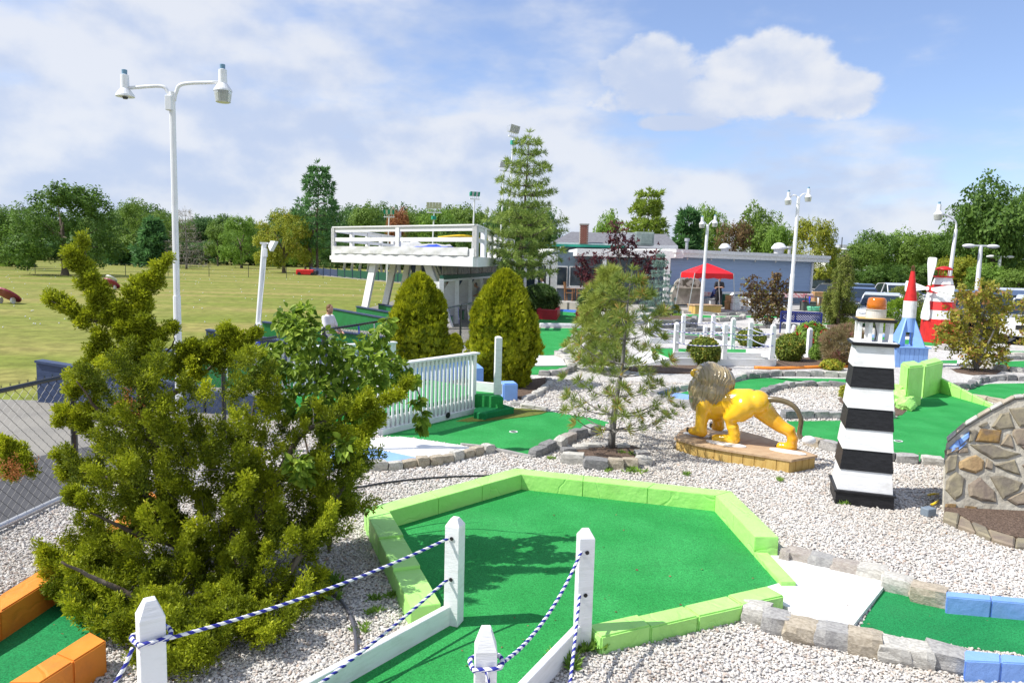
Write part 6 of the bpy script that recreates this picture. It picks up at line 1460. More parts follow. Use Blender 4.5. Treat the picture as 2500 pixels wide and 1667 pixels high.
place_car(False, cg_, 'grey sedan in the back row, nearest the rocket', 2180, 720, 53., R(75))
place_car(False, cw, 'small white car roof in the far row behind the conifer', 2075, 715, 58., R(80))
place_car(True, cb, 'black car parked at the far right beyond the white one', 2490, 740, 34., R(66))
pk = MB().prism([(14.2, 27.5), (19, 24), (30, 24), (44, 44), (40, 70), (22, 70), (21.6, 51), (16.8, 34)], -.1, .004).build('parking_lot', asphalt_d); tag(pk, kind='structure')
# low rail with pennants before the cars
o = empty('lot_rail', (16, 30, 0), 'dark pipe rail with blue pennants in front of the parked cars', 'rail')
ra, rb_ = onY(1968, 706, 40.), onY(2215, 720, 29.); ra.z = rb_.z = 0
MB().tube([ra+Vector((0, 0, 1.0)), rb_+Vector((0, 0, 1.0))], .03, 6).build('top_rail', blackv, o)
for k in range(6): p = ra.lerp(rb_, k/5); MB().tube([p, p+Vector((0, 0, 1.0))], .03, 6).build('post', blackv, o)
for k in range(9):
    p = ra.lerp(rb_, (k+.5)/9)+Vector((0, 0, .98)); d = (rb_-ra).normalized()*.13; MB().add([p-d, p+d, p-Vector((0, .03, .42)), p-d-Vector((.01, 0, 0)), p+d-Vector((.01, 0, 0)), p-Vector((.01, .03, .42))], [(0, 1, 2), (5, 4, 3), (0, 3, 4, 1), (1, 4, 5, 2), (2, 5, 3, 0)]).build('pennant', bpy.data.materials['blue_pennant' if k % 2 == 0 else 'white_pennant'], o)
# distant flat white building over the trees
Y = 150.; a, b = onY(2050, 640, Y), onY(2120, 612, Y)
o = empty('warehouse', Vector(((a.x+b.x)/2, Y, 0)), 'distant white flat roofed building above the trees', 'building'); MB().box(((a.x+b.x)/2, Y+5, b.z/2), (b.x-a.x+4, 10, b.z)).build('wall', white, o)
for k in range(3): MB().box((a.x+1+k*2.6, Y+2, b.z+.55), (1.6, 1.6, 1.1)).build('roof_unit', galv, o)
for k in range(3): MB().tube([(a.x+.6+k*3.4, Y+1, b.z), (a.x+.6+k*3.4, Y+1, b.z+2.6)], .09, 6).build('stack', darkm, o)
# field targets and signs
def target(label, x, y, w, mt_, Y=None):
    p = G(x, y, -.3) if Y is None else onY(x, y, Y); o = empty('range_target', p, label, 'target'); M_ = Matrix.Rotation(R(-35), 3, 'X') @ Matrix.Rotation(R(12), 3, 'Y')
    MB().lathe([(w, 0), (w, .08)], p+Vector((0, 0, w*.62)), 20, M=M_).build('board', mt_, o)
    wt = mat('target_lettering', (.7, .6, .62), .6) if 'target_lettering' not in MT else MT['target_lettering']
    for k in range(3): MB().box(p+M_ @ Vector((-.05*w, .3*w-k*.28*w, .085))+Vector((0, 0, w*.62)), (w*(.5+.25*(k == 1)), w*.10, .012), M=M_).build('lettering_line', wt, o)
    for s in (-1, 1): MB().lathe([(.16, -.04), (.16, .04)], p+Vector((s*w*.5, -.1, .14)), 12, M=Matrix.Rotation(R(90), 3, 'Y')).build('wheel', white, o)
mar = mat('maroon_board', (.30, .03, .07), .5)
target('maroon round range target on wheels at the left edge', 20, 740, .62, mar); target('small maroon range target seen behind the juniper top', 272, 706, .62, mar); target('small white range target behind the juniper top', 272, 690, .5, white)
o = empty('range_cart', G(750, 672, -.3), 'small red box cart at the far end of the tee line', 'cart'); c = o.location.copy(); MB().box(c+Vector((-.2, 0, .45)), (2.6, 1.2, .8)).build('body', redp, o, bevel=.1); MB().box(c+Vector((1.2, 0, .4)), (.7, 1.1, .7)).build('engine', darkm, o, bevel=.1)
for dx_ in (-1, .9): MB().lathe([(.25, -.06), (.25, .06)], c+Vector((dx_, -.6, .2)), 12, M=Matrix.Rotation(R(90), 3, 'X')).build('wheel', tyre, o)
b = MB()
for k in range(300):
    y = 25+150*rnd.random()**1.6; x = -y*(.05+.66*rnd.random())-4; b.ball((x, y, -.30+.02), .019+.0003*y, 6, 4)
o = b.build('golf_balls', white, smooth=True); tag(o, 'white golf balls scattered over the range grass', 'golf balls', kind='stuff')
# low wire fence across the far field
o = empty('field_fence', (-50, 78, -.3), 'thin dark wire fence crossing the far field', 'fence')
prev = None
for k in range(16):
    p = Vector((-75+k*4.2, 74+k*1.7, -.4)); MB().tube([p, p+Vector((0, 0, 1.5))], .035, 5).build('post', darkm, o)
    if prev is not None:
        for z in (.5, 1.4): MB().tube([prev+Vector((0, 0, z)), p+Vector((0, 0, z))], .012, 4).build('wire', darkm, o)
    prev = p
# ------------------------------------------------------------------ foliage engine
RG = np.random.default_rng(11)
def qmesh(name, Q, tint, mt_, off=(0, 0, 0)):
    n = len(Q); me = bpy.data.meshes.new(name); me.vertices.add(n*4); me.loops.add(n*4); me.polygons.add(n)
    me.vertices.foreach_set('co', (Q-np.array(off)).astype(np.float32).ravel()); me.loops.foreach_set('vertex_index', np.arange(n*4, dtype=np.int32))
    me.polygons.foreach_set('loop_start', np.arange(0, n*4, 4, dtype=np.int32)); me.polygons.foreach_set('loop_total', np.full(n, 4, dtype=np.int32))
    at = me.attributes.new('tint', 'FLOAT', 'FACE'); at.data.foreach_set('value', np.clip(tint, 0, 1).astype(np.float32)); me.materials.append(mt_); me.update(calc_edges=True); return me
def unit(v): return v/np.maximum(1e-9, np.linalg.norm(v, axis=-1, keepdims=True))
def rdir(n): return unit(RG.normal(size=(n, 3)))
def leafquads(base, d, nrm, l, w, bend=.15):
    """diamond leaves from base along d"""
    s = unit(np.cross(d, nrm)); nn = np.cross(s, d); l = np.asarray(l)[..., None]; w = np.asarray(w)[..., None]
    return np.stack([base, base+d*l*.45+s*w*.5+nn*l*bend*.5, base+d*l, base+d*l*.45-s*w*.5+nn*l*bend*.5], axis=-2)
def t_needles(m, l, w, cone=1.0, tip=.25):
    d = unit(np.stack([RG.normal(size=m)*cone, RG.normal(size=m)*cone, np.abs(RG.normal(size=m))*.6+.35], -1)); return leafquads(d*l*.03, d, rdir(m), l*RG.uniform(.7, 1.1, m), np.full(m, w), .0)
def t_sprig(m, l, ll, lw):
    t = RG.random(m)**.8; a = RG.random(m)*6.283; d = unit(np.stack([np.cos(a)*.65, np.sin(a)*.65, .75+0*a], -1)); b = np.stack([np.cos(a)*l*.10, np.sin(a)*l*.10, t*l], -1)
    n = unit(np.stack([np.cos(a), np.sin(a), .9+0*a], -1)+rdir(m)*.5); return leafquads(b, d, n, ll*RG.uniform(.7, 1.2, m), lw*RG.uniform(.7, 1.2, m))
def t_fan(m, l, w):
    a = np.linspace(-.75, .75, m)+RG.normal(size=m)*.08; d = np.stack([np.sin(a), RG.normal(size=m)*.12, np.cos(a)], -1); d = unit(d); n = np.tile([0, 1., 0], (m, 1))+RG.normal(size=(m, 3))*.3
    return leafquads(d*0., d, unit(n), l*(1-.25*np.abs(a))*RG.uniform(.8, 1.1, m), np.full(m, w), .1)
def t_leaves(m, r, l, w, up=.0):
    b = rdir(m)*(RG.random((m, 1))**.5)*r; n = unit(np.array([0, 0, 1.1])+rdir(m)*.8); d = np.cross(n, rdir(m)); d = unit(d); return leafquads(b, d, n, l*RG.uniform(.7, 1.2, m), w*RG.uniform(.8, 1.2, m), .15)
def stamp(tmpls, pos, dirs, sc, tint=None, tvar=.18, ydir=None):
    pos = np.asarray(pos, float); n = len(pos); dirs = unit(np.asarray(dirs, float)); sc = np.broadcast_to(np.asarray(sc, float), (n,)); tint = np.full(n, .5) if tint is None else np.asarray(tint)
    a = RG.random(n)*6.283; ref = rdir(n) if ydir is None else -np.asarray(ydir, float)+RG.normal(size=(n, 3))*.25; x = unit(np.cross(dirs, ref)); y = np.cross(dirs, x); M_ = np.stack([x, y, dirs], -1)*sc[:, None, None]
    out = []; tt = []; pick = RG.integers(0, len(tmpls), n)
    for k, T in enumerate(tmpls):
        ix = np.where(pick == k)[0]
        if not len(ix): continue
        q = np.einsum('nij,qvj->nqvi', M_[ix], T)+pos[ix][:, None, None, :]; out.append(q.reshape(-1, 4, 3)); tt.append((tint[ix][:, None]+RG.normal(size=(len(ix), len(T)))*tvar).ravel())
    return np.concatenate(out), np.concatenate(tt)
def foliage(name, qt, mt_, parent, off):
    me = qmesh(name, qt[0], qt[1], mt_, off); o = bpy.data.objects.new(name, me); COL.objects.link(o); o.parent = parent; return o
lm_oak = leafmat('oak_leaves', (0.064, 0.140, 0.027), (0.170, 0.285, 0.049)); lm_mid = leafmat('maple_leaves', (0.106, 0.193, 0.031), (0.251, 0.366, 0.067)); lm_yel = leafmat('yellowing_leaves', (0.210, 0.263, 0.028), (0.438, 0.455, 0.052), (0.595, 0.420, 0.052)); lm_dark = leafmat('far_wood_leaves', (0.057, 0.137, 0.042), (0.148, 0.273, 0.068)); lm_fresh = leafmat('bright_leaves', (0.140, 0.263, 0.035), (0.298, 0.455, 0.079))
lm_red = leafmat('reddening_leaves', (0.280, 0.088, 0.052), (0.455, 0.245, 0.088)); lm_plum = leafmat('plum_leaves', (0.052, 0.018, 0.025), (0.175, 0.049, 0.061), (0.280, 0.088, 0.088)); lm_brown = leafmat('brown_red_leaves', (.10, .06, .035), (.27, .18, .075), (.38, .38, .08)); lm_dog = leafmat('dogwood_leaves', (.24, .26, .035), (.46, .40, .06), (.50, .26, .11))
lm_pine = leafmat('pine_needles', (0.053, 0.144, 0.053), (0.144, 0.301, 0.091)); lm_wpine = leafmat('white_pine_needles', (0.149, 0.236, 0.049), (0.350, 0.446, 0.096), None, .25); lm_ypine = leafmat('young_pine_needles', (0.13, 0.19, 0.03), (0.32, 0.39, 0.085), (0.44, 0.27, 0.07), .35); lm_fpine = leafmat('fluffy_pine_needles', (0.228, 0.289, 0.049), (0.438, 0.490, 0.105), None, .3)
lm_arb = leafmat('arborvitae_fronds', (0.13, 0.17, 0.008), (0.52, 0.54, 0.02), None, .3); lm_jun = leafmat('juniper_sprays', (0.075, 0.115, 0.008), (0.42, 0.48, 0.022), (0.58, 0.60, 0.03), .35); lm_box = leafmat('boxwood_leaves', (0.070, 0.114, 0.014), (0.210, 0.263, 0.032), (0.420, 0.350, 0.052), .2); lm_vine = leafmat('vine_leaves', (0.08, 0.16, 0.015), (0.32, 0.45, 0.05), (0.50, 0.60, 0.09), .42); lm_spr = leafmat('blue_spruce_needles', (0.140, 0.228, 0.193), (0.385, 0.525, 0.455)); lm_wee = leafmat('weeping_conifer_fronds', (0.140, 0.193, 0.035), (0.350, 0.385, 0.088)); lm_shr = leafmat('dark_shrub_leaves', (0.044, 0.096, 0.025), (0.123, 0.210, 0.044)); lm_dead = leafmat('dead_twigs', (0.245, 0.210, 0.175), (0.420, 0.367, 0.315), None, .0); lm_rose = leafmat('red_petals', (0.525, 0.014, 0.021), (0.620, 0.035, 0.052)); lm_twig = leafmat('brown_twig_leaves', (0.210, 0.175, 0.088), (0.385, 0.315, 0.158), (0.455, 0.175, 0.175))

def trunk_mb(h, r, limbs, seed=0, lean=(0, 0)):
    rr = random.Random(seed); b = MB(); p = [Vector((lean[0]*t+rr.gauss(0, .006)*h*(t > 0), lean[1]*t+rr.gauss(0, .006)*h*(t > 0), h*t)) for t in (0, .12, .35, .6, .85, 1.)]
    b.tube(p, [r*1.35, r, r*.88, r*.72, r*.5, r*.2], 8)
    for q in limbs:
        q = Vector(q); s = p[2].lerp(p[4], rr.uniform(0, .8)); m_ = s.lerp(q, .5)+Vector((0, 0, .06*h)); b.tube([s, m_, q], [r*.5, r*.3, r*.08], 6)
    return b
def crown_pts(lobes, nclump, spread, seed):
    RGs = np.random.default_rng(seed); L_ = np.array(lobes); w = L_[:, 3]*L_[:, 4]+L_[:, 5]*L_[:, 4]; pk_ = RGs.choice(len(L_), nclump, p=w/w.sum())
    d = unit(RGs.normal(size=(nclump, 3))); r = RGs.random(nclump)**.33; r = .25+.8*r
    c = L_[pk_, :3]+d*L_[pk_, 3:]*r[:, None]; return c, d, RGs.random(nclump)
def decid(seed, lobes, nclump=620, per=16, ls=.033, cl=.055):
    """unit-size deciduous crown (width about 1, height about 1)"""
    c, d, t = crown_pts(lobes, nclump, cl, seed); T = [t_leaves(per, cl, ls, ls*.7) for _ in range(5)]
    return stamp(T, c, d+np.array([0, 0, .4]), np.random.default_rng(seed).uniform(.7, 1.35, nclump), .2+.6*t, .16)
def lobes_rand(seed, n, z0, z1, wide=.5, top=.55):
    rr = random.Random(seed); out = [(0, 0, (z0+z1)/2, wide*.72, wide*.72, (z1-z0)*.46)]
    for k in range(n):
        a = k*2.4+rr.uniform(-.4, .4); z = z0+(z1-z0)*rr.uniform(.2, .86); rad = wide*(1-((z-z0)/(z1-z0)-.45)**2*2.1)*rr.uniform(.45, .68); s = rr.uniform(.16, .27)*wide*2
        out.append((math.cos(a)*rad, math.sin(a)*rad, z, s, s, s*rr.uniform(.6, .85)))
    return out
PROTO = []
for sd_, n, z0, z1, wd in ((1, 11, .12, .98, .5), (2, 13, .10, .97, .5), (3, 9, .2, 1., .46), (4, 12, .08, .98, .5), (5, 8, .15, .96, .5)):
    lb_ = lobes_rand(sd_, n, z0, z1, wd); q = decid(sd_, lb_); cm = qmesh('crown', q[0], q[1], lm_mid); tm = trunk_mb(.62, .022, [l[:3] for l in lb_[1:6]], sd_).mesh('trunk', bark); PROTO.append((cm, tm))
def dome(seed, n):
    rr = random.Random(seed); out = [(0, 0, .5, .36, .36, .34)]
    for k in range(n):
        z = .16+.74*rr.random()**.8; a = k*2.399; zz_ = (z-.42)/.56; r_ = .46*math.sqrt(max(.02, 1-zz_*zz_)); s_ = rr.uniform(.10, .16); out.append((math.cos(a)*r_*.86, math.sin(a)*r_*.86, z, s_, s_, s_*.8))
    return out
for sd_ in (11, 12):
    lb_ = dome(sd_, 40); q = decid(sd_, lb_, 1100, 15, .027, .042); PROTO.append((qmesh('crown', q[0], q[1], lm_mid), trunk_mb(.6, .030, [l[:3] for l in lb_[1:8]], sd_).mesh('trunk', bark)))
def plant_tree(label, x, ytop, wpx, Y, k, mt_, group=None, rot=None, zb=-.35, name='tree', drop=0.):
    p = onY(x, ytop, Y); h = p.z-zb; w = wpx*Y/F0; base = Vector((p.x, Y, zb)); o = empty(name, base, label, 'tree', group)
    rz = rnd.uniform(0, 6.28) if rot is None else rot
    for nm, me in (('crown', PROTO[k][0]), ('trunk', PROTO[k][1])):
        c = bpy.data.objects.new(nm, me); COL.objects.link(c); c.parent = o; c.rotation_euler = (0, 0, rz); c.scale = (w, w, h)
        if nm == 'crown': c.location.z = -drop*h
        if nm == 'crown': c.material_slots[0].link = 'OBJECT'; c.material_slots[0].material = mt_
    return o
# far wood line behind the range, one label for trees that cannot be told apart
x = -60; i = 0
while x < 1330:
    yt = 505+12*math.sin(x*.013)+rnd.uniform(-16, 14)+(8 if 430 < x < 700 else 0)-(14 if x > 880 else 0)
    plant_tree('dark green tree in the distant wood line behind the range', x, yt, rnd.uniform(78, 120), 215+rnd.uniform(-22, 30), i % 5, (lm_dark, lm_dark, lm_oak, lm_dark, lm_mid)[i % 5], 'distant wood line', drop=.10); x += rnd.uniform(30, 42); i += 1
x = -40
while x < 1280:
    plant_tree('low dark undergrowth tree at the foot of the distant wood', x, 575+rnd.uniform(-10, 10), rnd.uniform(90, 130), 195+rnd.uniform(-10, 10), i % 5, lm_dark, 'wood edge undergrowth', drop=.18); x += rnd.uniform(44, 58); i += 1
for lab, x, yt, w, Y, k, mt_ in (
    ('big dark oak standing in the field at the left', 150, 455, 255, 80, 5, lm_oak), ('dark tree cut by the left edge of the picture', -12, 500, 120, 105, 1, lm_oak), ('small pale tree at the left foot of the big oak', 62, 545, 75, 95, 2, lm_mid),
    ('broad mid green tree right of the big oak', 352, 488, 150, 150, 6, lm_mid), ('darker tree between the big oak and the broad green one', 285, 500, 110, 170, 4, lm_oak), ('round olive tree in the middle of the field edge', 588, 531, 100, 150, 5, lm_fresh), ('olive tree just left of the round one', 530, 545, 80, 175, 2, lm_mid),
    ('yellow green tree left of the tall dark pine', 692, 510, 135, 118, 6, lm_yel), ('bushy light green tree behind the leaning post top', 745, 530, 110, 140, 3, lm_fresh), ('tree with reddening leaves behind the deck', 975, 512, 75, 130, 2, lm_red), ('leafy tree left of the reddening one', 905, 495, 120, 150, 4, lm_mid), ('light green tree behind the deck railing', 1065, 505, 110, 130, 1, lm_fresh), ('green tree between the deck and the tall pine', 1135, 498, 120, 150, 0, lm_mid), ('dark low tree behind the deck rail at right', 1110, 535, 90, 100, 3, lm_oak),
    ('thin pale tree left of the clubhouse conifer', 1490, 520, 90, 75, 2, lm_fresh), ('willow like tree behind the clubhouse roof vent', 1905, 545, 85, 66, 1, lm_fresh), ('feathery tall tree behind the clubhouse', 1865, 500, 135, 85, 3, lm_mid), ('dark purplish tree behind the middle lamp post', 1795, 530, 95, 68, 4, lm_brown), ('yellow green tree top left of the purplish tree', 1740, 500, 85, 90, 0, lm_fresh), ('dense green tree behind the vent pipe', 1705, 545, 110, 80, 3, lm_mid),
    ('bright yellow green tree at the right end of the clubhouse', 1990, 538, 125, 62, 5, lm_yel), ('big airy tree towering at the right edge', 2445, 432, 210, 62, 3, lm_oak), ('tree with a slanting crown left of the towering one', 2385, 520, 130, 70, 2, lm_oak), ('second crown of tall foliage at the far right edge', 2530, 450, 160, 66, 0, lm_oak)):
    plant_tree(lab, x, yt, w, Y, k, mt_, zb=-.35 if x < 1400 else -.1)
HX = sorted((2060, 2110, 2150, 2195, 2235, 2280, 2325, 2390, 2450, 2510, 2340, 2410, 2250, 2160, 2490, 2100, 2040))
for j, (x, yt, w, Y, k, mt_) in enumerate(((2060, 612, 90, 70, 2, lm_mid), (2110, 590, 100, 78, 1, lm_mid), (2150, 562, 120, 86, 0, lm_oak), (2195, 555, 110, 90, 4, lm_fresh), (2235, 570, 110, 84, 3, lm_mid), (2280, 565, 120, 88, 1, lm_fresh), (2325, 575, 110, 80, 2, lm_oak), (2390, 590, 130, 75, 0, lm_fresh), (2450, 600, 130, 70, 4, lm_mid), (2510, 595, 130, 72, 3, lm_mid), (2340, 625, 110, 62, 1, lm_yel), (2410, 645, 110, 58, 2, lm_fresh), (2250, 640, 130, 66, 4, lm_oak), (2160, 645, 120, 64, 3, lm_oak), (2490, 655, 110, 56, 0, lm_mid), (2100, 660, 110, 66, 2, lm_oak), (2040, 655, 90, 64, 4, lm_oak))):
    plant_tree(('first', 'second', 'third', 'fourth', 'fifth', 'sixth', 'seventh', 'eighth', 'ninth', 'tenth', 'eleventh', 'twelfth', 'thirteenth', 'fourteenth', 'fifteenth', 'sixteenth', 'last')[HX.index(x)]+' leafy crown from the left in the hedge behind the parking lot', x, yt, w, Y, k, mt_, 'hedge row behind the parking lot', zb=-.1)

# ------------------------------------------------------------------ conifers
def conifer(name, label, base, h, prof, ntier, nbr, tm, mt_, tufts, droop=.0, tw=.10, tstart=.12, trunk_r=.03, barkm=bark, upt=.5, seed=1, dens=1., side=.45, sub=True, cat='tree', tmpl_sc=1., bare=0., lean=(0, 0)):
    rr = random.Random(seed); base = Vector(base); o = empty(name, base, label, cat); b = MB(); tk_ = MB()
    trunk = cr([base+Vector((lean[0]*t*h+rr.gauss(0, .006)*h*(0 < t < 1), lean[1]*t*h+rr.gauss(0, .006)*h*(0 < t < 1), h*t)) for t in (0, .25, .5, .75, 1.)], 4)
    tk_.tube(trunk, [trunk_r*h*(1-.93*i/(len(trunk)-1)) for i in range(len(trunk))], 8); tk_.build('trunk', barkm, o, smooth=True)
    pos = []; dr = []; br = MB()
    def along(t): f_ = t*(len(trunk)-1); i = min(int(f_), len(trunk)-2); return trunk[i].lerp(trunk[i+1], f_-i)
    for k in range(ntier):
        t = tstart+(1-tstart)*(k+rr.uniform(-.25, .25))/ntier; t = min(.985, max(.03, t)); R_ = prof(t)*rr.uniform(.8, 1.12)
        n = max(3, round(nbr*rr.uniform(.8, 1.2)))
        a0 = rr.uniform(0, 6.28)
        for j in range(n):
            a = a0+j*6.283/n+rr.gauss(0, .25); l = R_*rr.uniform(.65, 1.15); s = along(t); d = Vector((math.cos(a), math.sin(a), 0))
            e = s+d*l+Vector((0, 0, l*(upt*.6-droop))); m_ = s+d*l*.5+Vector((0, 0, l*(upt*.12-droop*.35)))
            pth = cr([s, m_, e], 5); br.tube(pth, [max(.0025, .016*l*(1-.85*i/(len(pth)-1))) for i in range(len(pth))], 5)
            nt_ = max(3, int(l*dens/tw)); 
            for q in range(nt_):
                u_ = bare+(1-bare)*(q+rr.random())/nt_; f_ = u_*(len(pth)-1); i = min(int(f_), len(pth)-2); p = pth[i].lerp(pth[i+1], f_-i)
                tv = (pth[i+1]-pth[i]).normalized()
                if sub and u_ < .97:
                    sg = 1 if q % 2 else -1; sd_ = Vector((-d.y, d.x, 0))*sg; ll_ = l*(1-u_)*side*rr.uniform(.4, 1.)+tw*.4
                    e2 = p+(sd_*.8+tv*.6+Vector((0, 0, rr.uniform(-.05, .25)-droop*.4))).normalized()*ll_; br.tube([p, e2], [.004, .0015], 4)
                    m2 = max(1, int(ll_*dens/tw))
                    for z in range(m2): pp = p.lerp(e2, (z+1)/m2); pos.append(pp); dr.append((e2-p).normalized()+Vector((0, 0, upt*.6)))
                else: pos.append(p); dr.append(tv+Vector((0, 0, upt*.6)))
            pos.append(e); dr.append((pth[-1]-pth[-2]).normalized())
    pos.append(along(1.)); dr.append(Vector((0, 0, 1)))
    br.build('branches', barkm, o)['kind'] = 'stuff'
    P = np.array([tuple(p) for p in pos]); D_ = np.array([tuple(d) for d in dr])
    foliage('needles', stamp(tufts, P, D_, np.random.default_rng(seed).uniform(.75, 1.2, len(P))*tmpl_sc, np.random.default_rng(seed).uniform(.15, .85, len(P))), mt_, o, tuple(base)); return o
big_tuft = [t_needles(14, .42, .10, .9) for _ in range(4)]
mid_tuft = [t_needles(26, .17, .016, .8) for _ in range(4)]
star_tuft = [t_needles(50, .125, .0085, 1.0) for _ in range(5)]
# tall dark pine by the far tees, two stems
p = onY(775, 662, 120.); ph = onY(775, 400, 120.).z+.35
conifer('pine_tree', 'tall dark pine standing above the far tees', (p.x, 120, -.35), ph, lambda t: 5.2*(1-t)**.62*min(1, .45+t*1.3)+.3, 13, 6, None, lm_pine, [t_needles(12, 1.0, .20, .9) for _ in range(4)], .0, .75, .22, .014, bark, .22, 3, .9, bare=.25)
p = onY(765, 665, 119.); MB().tube([(p.x-.3, 119, -.4), (p.x-.6, 119, 4), (p.x+.6, 119.4, 10)], [.35, .28, .12], 8).build('trunk', bark, bpy.data.objects['pine_tree'])
# spruce like dark conifers in the field
for lab, x, yb, yt, w, Y, mt_, dr_ in (('dark spreading pine in front of the broad green tree', 375, 655, 535, 95, 135., lm_pine, .05), ('dark spruce beside the big oak', 296, 648, 560, 60, 150., lm_pine, .1), ('pale spruce left of the big oak', 40, 655, 565, 60, 115., lm_mid, .1)):
    h = onY(x, yt, Y).z+.35; r_ = w*.5*Y/F0; pp = onY(x, yb, Y)
    conifer('pine_tree', lab, (pp.x, Y, -.35), h, lambda t, r_=r_: r_*(1-t)**.8+.3, 12, 7, None, mt_, [t_needles(12, 1.2, .32, .8) for _ in range(3)], dr_, .9, .08, .02, bark, .15, int(x), 1.)
# dead grey conifer
pp = onY(455, 655, 130.); h = onY(455, 508, 130.).z+.35
conifer('dead_tree', 'bare grey dead conifer behind the tall lamp post', (pp.x, 130, -.35), h, lambda t: 4.6*(1-t)**.8+.2, 13, 6, None, lm_dead, [t_needles(5, .9, .035, 1.) for _ in range(3)], .08, .7, .1, .018, barkg, .1, 9, 1.3)
# conifers behind the clubhouse
pp = onY(1578, 600, 62.); h = onY(1578, 462, 62.).z
conifer('pine_tree', 'broad yellow green conifer behind the clubhouse roof', (pp.x, 62, -.1), h, lambda t: 2.75*(1-t)**.5*min(1, .5+t)+.25, 15, 7, None, leafmat('yellow_green_conifer', (0.149, 0.245, 0.035), (0.350, 0.438, 0.061)), [t_needles(16, .5, .10, .9) for _ in range(4)], .04, .38, .1, .02, bark, .3, 21, 1.3)  # yellow green is the colour range of the needles themselves
pp = onY(1678, 600, 66.); h = onY(1678, 512, 66.).z
conifer('pine_tree', 'small dark pine top right of the clubhouse conifer', (pp.x, 66, -.1), h, lambda t: 1.5*(1-t)**.5*min(1, .2+t*1.5)+.2, 9, 5, None, lm_pine, [t_needles(13, .75, .17, .9) for _ in range(3)], .0, .5, .35, .02, bark, .35, 23, 1.2)
# the tall white pine in the centre
pp = onY(1262, 700, 30.); h = onY(1298, 322, 30.).z
conifer('pine_tree', 'tall airy white pine rising in the centre', (pp.x, 30, -.05), h, lambda t: 2.6*(1-t)**.62*min(1, .62+t*1.2)+.10, 14, 7, None, lm_wpine, [t_needles(22, .24, .026, .95) for _ in range(5)], .0, .19, .24, .016, bark, .26, 31, 1.15, side=.45, bare=.12, lean=(.045, 0))
# stub twigs low on its trunk
o = bpy.data.objects['pine_tree.006'] if 'pine_tree.006' in bpy.data.objects else None
# purple plum, three stems
def stems_tree(name, label, base, stems, clumps, mt_, tm, sc, barkm=bark, cat='tree', per=1, fill=None):
    base = Vector(base); o = empty(name, base, label, cat); b = MB()
    for pth, r in stems:
        P = cr([Vector(p) for p in pth], 5); b = MB(); b.tube(P, [r*(1-.8*i/(len(P)-1)) for i in range(len(P))], 7); b.build('stem', barkm, o, smooth=True)
    pos = []; 
    for c, r, n in clumps:
        q = np.array(tuple(c))+RG.normal(size=(n, 3))*np.array([r, r*.8, r])*.55; pos.append(q)
    pos = np.concatenate(pos); foliage('crown', stamp(tm, pos, rdir(len(pos))+np.array([0, 0, .5]), RG.uniform(.7, 1.3, len(pos))*sc, RG.random(len(pos))), mt_, o, tuple(base)); return o
Y = 34.; bp_ = onY(1510, 775, Y); bp_.z = .0
cl_ = [(T4.y(x, y, Y+rnd.uniform(-.5, .5)), r*Y/F0/6.533*1.0, n) for x, y, r, n in ((1320, 110, 110, 26), (1380, 250, 130, 34), (1300, 330, 100, 22), (1450, 400, 130, 32), (1600, 330, 90, 20), (1330, 520, 120, 24), (1560, 520, 130, 30), (1290, 650, 100, 20), (1700, 620, 130, 30), (1850, 620, 130, 30), (1990, 560, 110, 24), (2100, 640, 90, 18), (1800, 800, 140, 34), (1950, 780, 130, 26), (1830, 930, 130, 26), (760, 620, 100, 26), (850, 720, 130, 36), (760, 820, 110, 28), (900, 850, 140, 40), (1050, 820, 120, 24), (860, 960, 100, 22), (1010, 980, 130, 30), (1080, 1080, 120, 30), (1000, 620, 90, 16), (1120, 580, 60, 8), (1180, 900, 120, 20), (1090, 1170, 80, 16))]
st = [([bp_, T4.y(1440, 900, Y), T4.y(1390, 600, Y), T4.y(1330, 150, Y)], .07), ([bp_, T4.y(1600, 900, Y), T4.y(1750, 700, Y), T4.y(2000, 560, Y)], .05), ([bp_, T4.y(1250, 1050, Y), T4.y(1000, 900, Y), T4.y(800, 650, Y)], .05), ([bp_, T4.y(1500, 700, Y), T4.y(1580, 400, Y)], .045)]
stems_tree('plum_tree', 'purple leaved plum tree in front of the clubhouse', bp_, st, cl_, lm_plum, [t_leaves(9, .10, .10, .065) for _ in range(4)], 1.0)
# blue spruce beside it
pp = G(1605, 782); h = onY(1610, 612, pp.y).z
conifer('spruce_tree', 'pale blue spruce behind the young pine', pp, h, lambda t: 1.0*(1-t)**.9+.08, 13, 7, None, lm_spr, [t_needles(14, .13, .025, .8) for _ in range(3)], .12, .12, .05, .02, barkg, .1, 41, 1.)
# fluffy pine behind the young pine and the young pine itself
pp = G(1470, 905); h = onY(1497, 655, pp.y).z
conifer('pine_tree', 'fluffy yellow green pine bush behind the young pine', pp, h, lambda t: .90*(1-t)**.85*min(1, .80+t*1.2)+.06, 13, 7, None, lm_fpine, [t_needles(40, .20, .013, .75) for _ in range(5)], -.02, .115, .05, .018, bark, .75, 51, .95, lean=(.02, 0))
yp = G(1492, 1098); h = onY(1535, 660, yp.y).z
o_y = conifer('pine_tree', 'thin young pine with a bare lower trunk inside a stone ring', yp, h, lambda t: .92*(1-t)**.7*min(1, .9+t)+.05, 9, 6, None, lm_ypine, star_tuft, -.04, .085, .10, .021, barkg, .62, 58, .40, side=.5, bare=.38, lean=(.075, 0))
